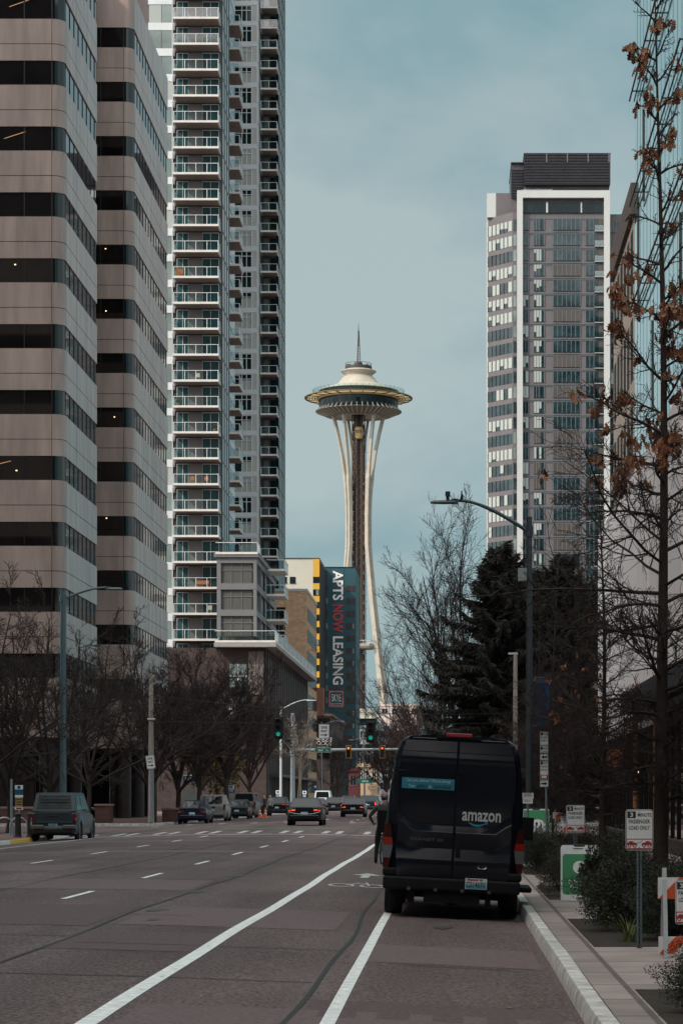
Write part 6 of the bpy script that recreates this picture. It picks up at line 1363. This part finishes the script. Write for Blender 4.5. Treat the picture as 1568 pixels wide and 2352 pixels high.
def barricade(label, x0, x1, Y, ztop, bh, sign=None, low=True):
    cx = (x0+x1)/2; t = thing('barricade', label, 'barricade', (cx,Y,.155), 0, 'striped barricades on the planted verge'); hw = (x1-x0)/2; zt = ztop-.155
    for s in (-1, 1):
        g = MB()
        for d in (-1, 1): g.obox((s*(hw-.07)+.0, d*.13, zt*.5+.05), (.022,0,0), (0,.010,0), (0,-d*.115,zt*.5+.05))
        g.build('leg', M('leg_pale', (.45,.47,.48), .5, var=.1, vs=5) if 'leg_pale' not in bpy.data.materials else bpy.data.materials['leg_pale'], t)
    for z1, hh in ((zt, bh), (zt*.26, bh*.8))[:2 if low else 1]:
        g = MB(); yb = -.13*(1-z1/zt*.9)-.03; g.box(-hw,hw,yb-.012,yb+.012,z1-hh,z1,0); n = int(2*hw/(hh*1.15))+2
        for i in range(-1, n):
            a = -hw+i*hh*1.15*2*.5*2
            q = [(a,z1-hh),(a+hh*.85,z1-hh),(a+hh*1.85,z1),(a+hh,z1)]
            q = [(min(max(x,-hw+.002),hw-.002), z) for x, z in q]
            if max(x for x, _ in q)-min(x for x, _ in q) > .02: g.slab(q, (0,yb-.0125,0), (1,0,0), (0,0,1), .002, 1)
        g.build('board', [sign_white, orange_m], t, bevel=0)
    if sign: plate(t, sign[0]-.155, sign[1]-.155, .305, off=-.09, x=sign[2]-cx)
    return t
barricade('orange striped barricade with a loading sign at the right edge', 2.17, 3.35, 25.5, .99, .225, (.50,.965,2.50))
barricade('orange striped barricade behind the near sandwich board', 2.70, 3.38, 60.5, 1.18, .21, (.66,1.06,3.0))
barricade('orange striped barricade farther back beside the green board', 2.88, 3.6, 69.0, 1.42, .20, (.95,1.40,3.25))
t = thing('hanging_sign', 'round orange sign hanging below the dark canopy', 'shop sign', (X_(1408,96),95.5,Z_(1742,96))); g = MB(); g.lathe([(0,-.03),(.36,-.03),(.36,.03),(0,.03)], 28, (0,0,0), 0, 'y')
g.lathe([(.24,-.04),(.30,-.04),(.30,-.031),(.24,-.031)], 28, (0,0,0), 1, 'y', closed=True)
for i in range(5): a = 2*math.pi*i/5; g.obox((.11*math.cos(a),-.036,.11*math.sin(a)), (.09*math.cos(a),0,.09*math.sin(a)), (0,.004,0), (-.02*math.sin(a),0,.02*math.cos(a)), 1)
g.build('disc', [M('rust_orange', (.42,.10,.025), .5, var=.25, vs=9), dark_letter], t); g = MB(); g.tube([(0,0,.35),(0,0,1.0)], .02, 6); g.tube([(0,0,.95),(.25,0,.95)], .02, 6); g.build('bracket', black_m, t)
# ------------------------------------------------------------------ left kerb furniture
for i, (px, Y) in enumerate(((10,104),(43,105.5),(-12,104.5))):
    if px < -5: continue
    t = thing('bike_rack', 'silver hoop bike rack at the left edge, %s of two' % ('left','right')[i], 'bike rack', (X_(px,Y),Y,.15), R(25), 'hoop bike racks'); g = MB(); pts = [(-.38,0,0),(-.38,0,.45)]+[(-.38*math.cos(a),0,.45+.38*math.sin(a)) for a in [R(15*j) for j in range(1,12)]]+[(.38,0,.45),(.38,0,0)]
    g.tube(pts, .03, 8); g.build('hoop', M('hoop_steel', (.42,.42,.44), .35, metal=.8) if 'hoop_steel' not in bpy.data.materials else bpy.data.materials['hoop_steel'], t, smooth=50); g = MB(); g.tube([(-.38,0,.0),(-.38,0,.03)], .08, 10); g.tube([(.38,0,.0),(.38,0,.03)], .08, 10); g.build('foot', pole_m, t)
for px, Y, lb in ((41,102.6,'left'),(69,103.4,'right')):
    t = thing('bollard', 'dark round bollard behind the yellow kerb, %s of two' % lb, 'bollard', (X_(px,Y),Y,.15), 0, 'dark bollards'); g = MB(); g.lathe([(.17,0),(.17,.05),(.14,.08),(.13,.92),(.15,.94),(.15,1.0),(.08,1.05),(0,1.06)], 16); g.build('shaft', M('bollard_brown', (.03,.02,.02), .6) if 'bollard_brown' not in bpy.data.materials else bpy.data.materials['bollard_brown'], t, smooth=35)
def planter(label, px0, px1, Y, y_top, dy):
    x0, x1 = X_(px0,Y), X_(px1,Y); z0 = .15+rise(Y); zt = Z_(y_top,Y)-z0; t = thing('brick_planter', label, 'planter', ((x0+x1)/2,Y,z0)); h = (x1-x0)/2; g = MB(); g.box(-h,h,0,dy,0,zt-.12); g.build('wall', M_tiles('planter_brick', (.12,.055,.045), (.10,.075,.07), .4, .13, .15, .012, plane='xz') if 'planter_brick' not in bpy.data.materials else bpy.data.materials['planter_brick'], t)
    g = MB(); g.box(-h-.05,h+.05,-.05,dy+.05,zt-.12,zt); g.build('coping', M('coping', (.25,.17,.15), .8, var=.15) if 'coping' not in bpy.data.materials else bpy.data.materials['coping'], t)
planter('low brick planter wall running behind the bike racks', -60, 78, 143.5, 1853.5, 1.2); planter('square brick planter between the pickup and the office base', 218, 255, 145.5, 1847, 1.0); planter('low brick planter beside the far corner trees', 372, 430, 152, 1856, 1.0)
t = thing('shop_awning_sign', 'blue shop sign behind the left tree trunks', 'shop sign', (X_(436,203),203,0)); g = MB(); x0, x1 = X_(421,203)-X_(436,203), X_(451,203)-X_(436,203)
g.box(x0,x1,0,.25,Z_(1797,203),Z_(1783,203),0); g.box(x0,x1,-.01,.25,Z_(1783,203),Z_(1780,203),1); g.text("FULCRUM", (0,-.001,Z_(1789,203)), (1,0,0), (0,0,1), .8, .2, 1, .02, .01); g.build('panel', [sign_blue, sign_white], t); g = MB(); g.box(x0+.05,x0+.15,.05,.15,.3,Z_(1797,203)); g.box(x1-.15,x1-.05,.05,.15,.3,Z_(1797,203)); g.box(x0,x1,.1,.12,.3,2.4); g.build('support', M('kiosk_white', (.35,.42,.38), .6), t)
for i in range(9):
    pass
rl = random.Random(21)
for i in range(10):
    x, y = rl.uniform(.35,1.02), rl.uniform(20,33); g = MB(); a0 = rl.uniform(0,6); s = rl.uniform(.035,.055)
    pts = [(s*q*math.cos(a0+a), s*q*.6*math.sin(a0+a), .012+.010*abs(math.sin(a*1.5))) for a, q in ((0,1.3),(.6,.7),(1.1,1),(1.7,.6),(2.3,1),(3.1,.8),(3.9,1),(4.6,.6),(5.2,1),(5.8,.7))]
    g.add(pts+[(0,0,.02)], [(j,(j+1)%10,10) for j in range(10)]); o = g.build('fallen_leaf', dead_leaf); o.location = (x,y,gz(x,y)+.004); tag(o, 'small dry orange leaf lying on the asphalt by the kerb', 'leaf', 'fallen leaves on the asphalt')

# ------------------------------------------------------------------ balcony furniture on the white tower (slab tops at zA + k*S)
def fur(label, cat, name, x, k, build):
    t = thing(name, label, cat, (x, 275.9, zA + k*S + .001)); build(t); return t
wood_o = M('orange_wood', (.45,.16,.06), .6); pot_g = M('plant_green', (.06,.10,.03), .8, var=.4, vs=6); cream_f = M('cream_fabric', (.55,.48,.38), .8)
def b_bench(t):
    g = MB(); g.box(-.7,.7,-.25,.25,.36,.42); g.build('seat', wood_o, t); g = MB(); g.box(-.7,.7,.2,.26,.42,.85); g.build('backrest', wood_o, t)
    for x in (-.62,.62): g = MB(); g.box(x-.05,x+.05,-.22,.22,0,.36); g.build('leg', wood_o, t)
def b_chair(t, m=None):
    m = m or wood_o; g = MB(); g.box(-.25,.25,-.25,.25,.40,.45); g.build('seat', m, t); g = MB(); g.box(-.25,.25,.2,.25,.45,.95); g.build('backrest', m, t)
    for x in (-.22,.22):
        for y in (-.22,.22): g = MB(); g.tube([(x,y,0),(x,y,.4)], .025, 6); g.build('leg', m, t)
def b_plant(t):
    g = MB(); g.lathe([(.0,.0),(.18,0),(.24,.42),(.20,.42)], 14); g.build('pot', terracotta, t, smooth=40); r = random.Random(3); g = MB()
    for i in range(120): u = rvec_(r); p = Vector((u[0]*.3,u[1]*.3,.75+u[2]*.35)); q = Vector(rvec_(r))*.16; w_ = q.orthogonal().normalized()*.04; g.add([p,p+q*.5+w_,p+q,p+q*.5-w_], [(0,1,2,3)])
    g.build('foliage', pot_g, t)
def b_box(t): g = MB(); g.box(-.45,.45,-.3,.3,0,.95); g.build('cabinet', wood_o, t, bevel=.02); g = MB(); g.box(-.48,.48,-.33,.33,.95,1.0); g.build('lid', wood_o, t)
terracotta = M('terracotta', (.30,.12,.07), .8)
def rvec_(r): v = Vector((r.gauss(0,1), r.gauss(0,1), r.gauss(0,1))); return v.normalized()
fur('orange wooden bench on a low balcony of the white tower, just above the podium roof', 'bench', 'bench', -28.4, 6, b_bench)
fur('pale cream chair on the balcony one floor below the orange bench', 'chair', 'patio_chair', -27.6, 5, lambda t: b_chair(t, cream_f))
fur('orange chair on a middle balcony of the white tower, right of its pair', 'chair', 'patio_chair', -28.0, 10, b_chair); fur('orange chair on a middle balcony of the white tower, left of its pair', 'chair', 'patio_chair', -29.6, 10, b_chair)
fur('green potted plant at the right end of a balcony two floors above the orange chairs', 'plant', 'potted_plant', -27.0, 12, b_plant); fur('green potted plant at the left end of a balcony three floors above the orange chairs', 'plant', 'potted_plant', -31.1, 13, b_plant)
fur('orange wooden cabinet at the left end of an upper balcony of the white tower', 'cabinet', 'cabinet', -31.0, 18, b_box)
fur('cream lounge chair on a balcony four floors above the orange chairs', 'chair', 'patio_chair', -29.0, 14, lambda t: b_chair(t, cream_f))
# ================================================================== trees and planting
def rvec(r): return Vector((r.gauss(0,1), r.gauss(0,1), r.gauss(0,1))).normalized()
def spread(d, ang, r):
    p = d.orthogonal().normalized(); q = d.cross(p); a = r.uniform(0, 2*math.pi)
    return (d*math.cos(ang) + (p*math.cos(a)+q*math.sin(a))*math.sin(ang)).normalized()
def grow(mb, p, d, L, rad, depth, r, sp, tips=None):
    n = sp.get('seg', 4) if depth else 3; pts = [p.copy()]; rs = [rad]; dirs = [d]
    for i in range(n):
        d = (d + rvec(r)*sp['wob'] + Vector((0,0,sp['up'])) + Vector((0,0,-sp.get('droop',0)*(i/n)))).normalized(); p = p + d*(L/n); pts.append(p.copy()); rs.append(max(rad*(1-.72*(i+1)/n), sp['min'])); dirs.append(d)
    mb.tube(pts, rs, 5 if depth > 2 else (4 if depth > 1 else 3), 0, False)
    if depth == 0:
        if tips is not None: tips.append(pts[-1])
        return
    k = sp['n'][depth-1]
    for j in range(k):
        f = sp['f0'] + (1-sp['f0'])*(j+r.random())/k; i = min(n-1, int(f*n)); q = pts[i].lerp(pts[i+1], f*n-i)
        grow(mb, q, spread(dirs[i], R(r.uniform(*sp['ang'])), r), L*sp['lf']*r.uniform(.7,1.15)*(1.15-.45*f), max(rs[i]*.55, sp['min']), depth-1, r, sp, tips)
def bare_tree(name, label, trunk_h, trunk_r, nl, limbL, limbR, ang, depth, sp, seed, mat=twig_m, bm=bark, rise_=.5):
    r = random.Random(seed); t = thing(name, label, 'tree'); g = MB(); x = Vector((0,0,0)); pts = [x.copy()]
    for i in range(6): x = x + Vector((r.gauss(0,.05)*trunk_h*.1, r.gauss(0,.05)*trunk_h*.1, trunk_h/6)); pts.append(x.copy())
    g.tube(pts, [trunk_r*(1.35 if i == 0 else 1-.06*i) for i in range(7)], 10); g.build('trunk', bm, t, smooth=60)
    c = MB()
    for i in range(nl):
        a = 2*math.pi*i/nl + r.uniform(-.3,.3); e_ = R(r.uniform(*ang)); d = Vector((math.cos(a)*math.cos(e_), math.sin(a)*math.cos(e_), math.sin(e_))); f = r.uniform(rise_,1)
        p = pts[int(f*5.99)].lerp(pts[min(6,int(f*5.99)+1)], f*6 % 1); grow(c, p, d, limbL*r.uniform(.8,1.15), limbR*r.uniform(.8,1.1), depth, r, sp)
    c.build('crown', mat, t); return t
def put(t, x, y, z, rz, s, label=None, group=None, sz=None):
    t.location = (x,y,z); t.rotation_euler = (0,0,R(rz)); t.scale = (s,s,sz or s)
    if label: t['label'] = label
    if group: t['group'] = group
    return t
G1 = 'bare trees on the left pavement'
tl = bare_tree('bare_tree', '', 2.8, .15, 10, 6.6, .095, (30,74), 3, dict(wob=.19, up=.045, n=(8,8,6), f0=.22, ang=(22,60), lf=.46, min=.0095, seg=5), 1)
put(tl, X_(22,113), 113, .16, 0, 1.05, 'round dense bare tree farthest left, before the office block', G1)
put(copy_tree(tl), X_(112,116), 116, .2, 70, 1.04, 'round dense bare tree just left of the tall grey lamp', G1)
put(copy_tree(tl), X_(-62,112), 112, .16, 150, 1.05, 'bare tree reaching in from the left frame edge', G1)
put(copy_tree(tl), X_(205,146), 146, .31, 210, 1.1, 'bare tree directly behind the parked pickup truck', G1)
put(copy_tree(tl), X_(352,151), 151, .31, 290, 1.15, 'bare tree beside the wooden utility pole', G1)
tv = bare_tree('bare_tree', '', 3.0, .17, 11, 5.4, .085, (40,80), 3, dict(wob=.17, up=.085, n=(8,8,6), f0=.14, ang=(18,52), lf=.50, min=.0115), 2)
put(tv, X_(408,158), 158, .31, 0, 1.1, 'upright bare tree with a straight trunk at the far left corner', G1)
put(copy_tree(tv), X_(457,176), 176, .31, 100, 1.25, 'upright bare tree above the silver utility car', G1)
put(copy_tree(tv), X_(522,196), 196, .31, 200, 1.4, 'tall upright bare tree in front of the podium brick wall', G1)
put(copy_tree(tv), X_(573,222), 222, .31, 290, 1.35, 'upright bare tree above the tan van', G1)
G2 = 'bare trees down the right pavement'
tr_ = bare_tree('tall_bare_tree', '', 4.6, .26, 13, 9.6, .105, (34,82), 3, dict(wob=.16, up=.06, n=(9,8,7), f0=.18, ang=(18,50), lf=.46, min=.0085, seg=5), 3, rise_=.4)
put(tr_, X_(1085,172), 172, .31, 20, 1.34, 'tallest bare tree against the sky between observation tower and conifers', G2)
put(copy_tree(tr_), X_(1010,215), 215, .31, 120, 1.2, 'bare tree spreading behind the van roof', G2)
put(copy_tree(tv), X_(960,262), 262, .31, 40, 1.5, 'bare tree right of the observation tower foot', G2)
put(copy_tree(tv), X_(888,318), 318, .31, 160, 1.35, 'small bare tree above the cyclist, before the pale apartments', G2)
put(copy_tree(tv), X_(915,300), 300, .31, 240, 1.3, 'bare tree beside the left edge of the van', G2)
put(copy_tree(tl), X_(775,390), 390, .31, 20, 1.5, 'bare tree far off beneath the teal building', G2)
ts = bare_tree('sapling', 'slender pale sapling beside the far signal mast', 5.0, .06, 9, 2.4, .03, (35,70), 2, dict(wob=.14, up=.06, n=(6,6), f0=.2, ang=(20,50), lf=.5, min=.012), 5, pale_bark, pale_bark, .35)
put(ts, X_(691,232), 232, .31, 0, 1.35); put(copy_tree(ts), X_(683,226), 226, .31, 90, 1.2, 'slender pale sapling just right of the mast pole')
# yellow-leaved shrub tree behind the left trunks
def leafy(name, label, cat, n, rad, leaf, mat, seed, stem=True, loc=(0,0,0)):
    r = random.Random(seed); t = thing(name, label, cat, loc); g = MB()
    for i in range(n):
        u = rvec(r); q = r.random()**.45; lump = 1+.28*math.sin(u.x*4.1+seed)*math.cos(u.y*3.7)+.15*math.sin(u.z*7); p = Vector((u.x*rad[0]*q*lump, u.y*rad[1]*q*lump, rad[2]+u.z*rad[2]*q*lump*.95))
        if p.z < .03: continue
        d = (u*.7+rvec(r)*.8+Vector((0,0,.25))).normalized(); s = leaf*r.uniform(.6,1.3); w_ = d.cross(rvec(r)).normalized()*s*.24
        g.add([p, p+d*s*.45+w_, p+d*s, p+d*s*.45-w_], [(0,1,2,3)])
    g.build('foliage', mat, t)
    if stem:
        g = MB()
        for i in range(16):
            u = rvec(r); u.z = abs(u.z)+.4; u.normalize(); g.tube([(0,0,0),(u.x*rad[0]*.45,u.y*rad[1]*.45,rad[2]*.8*u.z),(u.x*rad[0]*.95,u.y*rad[1]*.95,rad[2]*(.9+.8*u.z))], [.014,.009,.004], 4, 0, False)
        g.build('stem', twig_m, t)
    return t
yt = leafy('yellow_tree', 'small tree with yellow-green leaves behind the left trunks', 'tree', 2600, (2.4,2.4,2.4), .34, yellow_leaf, 8, loc=(X_(497,208),208,2.0))
g = MB(); g.tube([(0,0,-1.7),(0,0,1.8)], [.12,.07], 8); g.build('trunk', bark, yt)
# ------------------------------------------------------------------ oaks in the right verge, brown leaves still hanging
def dead_leaves(g, p, r, s0):
    for i in range(r.randint(3,7)):
        o = p + rvec(r)*.07; d = Vector((r.gauss(0,.45), r.gauss(0,.45), -1)).normalized(); u = d.orthogonal().normalized(); u = (u*math.cos(6.28*r.random()) + d.cross(u)*math.sin(6.28*r.random())).normalized(); n = d.cross(u); s = s0*r.uniform(.7,1.25)
        prof = [(0,.04),(.18,.16),(.26,.10),(.40,.34),(.50,.16),(.64,.40),(.74,.15),(.86,.22),(1,.0)]
        L_ = [o + d*s*f + u*s*w_ + n*s*(.25*w_) for f, w_ in prof]; R_ = [o + d*s*f - u*s*w_ + n*s*(.25*w_) for f, w_ in prof]; C_ = [o + d*s*f - n*s*.06*math.sin(f*3) for f, w_ in prof]
        k = len(prof); g.add(L_+C_+R_, [(j,j+1,k+j+1,k+j) for j in range(k-1)]+[(k+j,k+j+1,2*k+j+1,2*k+j) for j in range(k-1)])
def oak(label, H, rad, seed, nleaf, lmin, bl):
    r = random.Random(seed); t = thing('oak_tree', label, 'tree', (0,0,0), 0, 'oaks in the right planting strip'); g = MB(); pts = []; n = 16
    for i in range(n+1): f = i/n; pts.append(Vector((.05*math.sin(f*5+seed)*f*2, .05*math.cos(f*4)*f*2, H*f)))
    g.tube(pts, [rad*(1.30 if i == 0 else (1-.96*(i/n)**.65)) for i in range(n+1)], 12); g.build('trunk', bark, t, smooth=60)
    c = MB(); lv = MB(); nb = 84; ends = []
    for i in range(nb):
        f = .13+.85*((i+r.random())/nb)**1.35; p = pts[int(f*n)].lerp(pts[min(n,int(f*n)+1)], f*n % 1); a = i*2.4+r.uniform(-.5,.5); e_ = R((-8 if f > .3 else 6)+f*58+r.uniform(-9,9)); L = (1 if f > .32 else .62 if f > .24 else .34)*bl*(max(.16, 1.06-1.06*f) if f < .4 else max(.13, .62-.62*f))*r.uniform(.7,1.12)
        d = Vector((math.cos(a)*math.cos(e_), math.sin(a)*math.cos(e_), math.sin(e_))); tips = []
        sp = dict(wob=.2, up=.025+.03*f, n=(8,14) if f < .66 else (5,8), f0=.12, ang=(26,64), lf=.42 if f < .62 else .34, min=.0036, droop=.05, seg=6)
        grow(c, p, d, L, rad*.25*(1-f*.55), 2, r, sp, tips)
        for q in tips:
            if q.z > H*lmin: ends.append(q)
    r.shuffle(ends)
    for q in ends[:nleaf]: dead_leaves(lv, q, r, .125)
    c.build('branches', twig_m, t); lv.build('leaves', dead_leaf, t); return t
o1 = oak('big oak nearest the camera at right edge, brown leaves hanging high up', 12.6, .125, 6, 190, .46, 3.5); put(o1, 2.73, 31.6, .155, 10, 1)
o2 = oak('', 9.2, .11, 12, 14, .25, 3.3)
put(o2, X_(1383,56), 56, .155, 0, 1, 'oak with thin grey trunk between the loading signs, second along the strip')
put(copy_tree(o2), X_(1322,68.5), 68.5, .155, 80, .98, 'oak behind the orange barricades, third along the strip')
put(copy_tree(o2), X_(1272,81), 81, .155, 170, 1.02, 'oak just right of the dark street lamp, fourth along the strip')
put(copy_tree(o2), X_(1242,93.5), 93.5, .155, 250, 1.0, 'oak hidden behind the stacked parking plates, farthest along the strip')
def conifer(label, H, rb, seed):
    r = random.Random(seed); t = thing('conifer', label, 'tree', (0,0,0), 0, 'dark conifers at the far right corner'); g = MB(); g.tube([(0,0,0),(0,0,H*.5),(0,0,H)], [.28,.17,.02], 10); g.build('trunk', bark, t, smooth=60); c = MB(); br = MB()
    z = H*.08; lv = 0
    while z < H*.985:
        f = z/H; L0 = rb*(1-f)**.62*(.8 if f > .9 else 1)+.35; nb = 8 if f < .8 else 6
        for i in range(nb):
            a = 2*math.pi*(i+lv*.38)/nb+r.uniform(-.35,.35); L = L0*r.uniform(.5,1.15); pts = []; p = Vector((0,0,z+r.uniform(-.25,.25))); e_ = R(-5+f*42+r.uniform(-8,8))
            for k in range(7): pts.append(p.copy()); q = e_-R(30)*(k/6)*(1.15-f)+R(26)*(k > 4); p = p+Vector((math.cos(a)*math.cos(q), math.sin(a)*math.cos(q), math.sin(q)))*(L/6)
            br.tube(pts, [.05*(1-k/7.5) for k in range(7)], 4, 0, False); m = int(L*170)
            for j in range(m):
                s = .12+.88*(j+r.random())/m; k = min(5,int(s*6)); o = pts[k].lerp(pts[k+1], s*6-k); side = r.choice((-1,1)); fw = (pts[k+1]-pts[k]).normalized(); lat = Vector((-math.sin(a),math.cos(a),0))*side
                d = (fw*r.uniform(.2,.8)+lat*r.uniform(.1,1.0)+Vector((0,0,-.72+r.uniform(-.45,.5)))).normalized(); ln = r.uniform(.35,.95)*(1.1-.5*s); w_ = d.cross(rvec(r)).normalized()*ln*.06
                c.add([o-w_*.4, o+d*ln*.5-w_, o+d*ln, o+d*ln*.5+w_, o+w_*.4], [(0,1,2,3,4)])
        z += .85*(1-f*.45); lv += 1
    c.build('foliage', conif, t); br.build('branches', bark, t); return t
k1 = conifer('dark drooping conifer left of the street lamp', 17.0, 6.4, 3); put(k1, X_(1152,149), 149, .31, 0, 1)
k2 = conifer('broad dark conifer right of the street lamp', 17.0, 6.6, 14); put(k2, X_(1292,156), 156, .31, 40, 1)
put(copy_tree(k1), X_(1222,168), 168, .31, 130, 1.02, 'dark conifer behind the street lamp pole, between the other two')
# ------------------------------------------------------------------ planting strip
GS = 'shrubs in the right planting strip'
s1 = leafy('shrub', '', 'shrub', 21000, (.62,.62,.42), .027, shrub_m, 2); s2 = leafy('shrub', '', 'shrub', 19000, (.55,.6,.36), .024, shrub_red, 5); s3 = leafy('shrub', '', 'shrub', 7000, (.28,.28,.44), .048, shrub_m, 9)
spots = [(s1,2.62,28.5,0,1.0,'low dark shrub at the foot of the nearest loading sign'),(s1,2.2,30.4,70,1.15,'dark shrub spilling over the paving behind the nearest sign'),(s2,3.3,28.6,20,1.2,'brownish shrub behind the right barricade'),(s2,2.5,32.6,120,1.25,'brownish shrub at the foot of the big oak'),
 (s1,3.4,31,200,1.4,'tall dark shrub behind the big oak trunk'),(s3,2.28,38.2,0,1.0,'upright leafy shrub covering the white sandwich board'),(s2,1.93,41.2,40,.9,'rounded brown shrub left of the white sandwich board'),(s1,2.9,42,130,1.3,'dark shrub right of the white sandwich board'),(s2,2.4,44.2,230,1.2,'brownish shrub behind the white sandwich board'),
 (s1,1.95,54.2,10,1.1,'dark shrub beside the van below the parking plates'),(s2,2.7,55.8,90,1.3,'brownish shrub around the tall sign stack post'),(s1,2.3,57.8,170,1.2,'dark shrub in front of the large green board'),(s1,3.4,58,260,1.3,'dark shrub below the middle barricade'),
 (s1,1.98,18.8,30,.62,'small near shrub in the bottom right corner'),(s2,2.35,20.2,150,.85,'brownish near shrub below the right barricade'),(s1,2.55,18.9,250,.95,'dark near shrub cut by the right frame edge')]
seen = set()
for p, x, y, rz, s, lb in spots:
    o = p if p.name not in seen else copy_tree(p); seen.add(p.name); put(o, x, y, .157, rz, s, lb, GS)
def tuft(label, loc, n, h, sp, seed):
    r = random.Random(seed); t = thing('grass_tuft', label, 'ornamental grass', loc, 0, 'grass tufts in the planting strip'); g = MB()
    for i in range(n):
        a = r.uniform(0,6.283); rad = r.random()*.09; b0 = Vector((rad*math.cos(a),rad*math.sin(a),0)); hh = h*r.uniform(.55,1.15); o = sp*r.uniform(.3,1.1); w_ = r.uniform(.004,.009); lat = Vector((-math.sin(a),math.cos(a),0)); vs = []
        for k in range(6): f = k/5; c = b0+Vector((math.cos(a),math.sin(a),0))*o*f*f+Vector((0,0,hh*(f-.35*f*f*f*o/h))); vs += [c-lat*w_*(1-f*.92), c+lat*w_*(1-f*.92)]
        g.add(vs, [(2*k,2*k+1,2*k+3,2*k+2) for k in range(5)])
    g.build('blades', grass_m, t); return t
for i, (x, y, n, h, s, lb) in enumerate(((2.05,28.1,60,.42,.32,'spiky green grass tuft left of the nearest sign post'),(1.98,31.6,50,.45,.35,'spiky green grass tuft below the white sandwich board'),(2.45,30.2,70,.62,.42,'arching green grass tuft between shrubs left of the nearest post'),(2.15,19.6,90,.42,.42,'arching green grass tuft in the bottom right corner'),(2.42,18.4,80,.55,.40,'long-bladed grass tuft at the right frame edge'))): tuft(lb, (x,y,.157), n, h, s, 40+i)
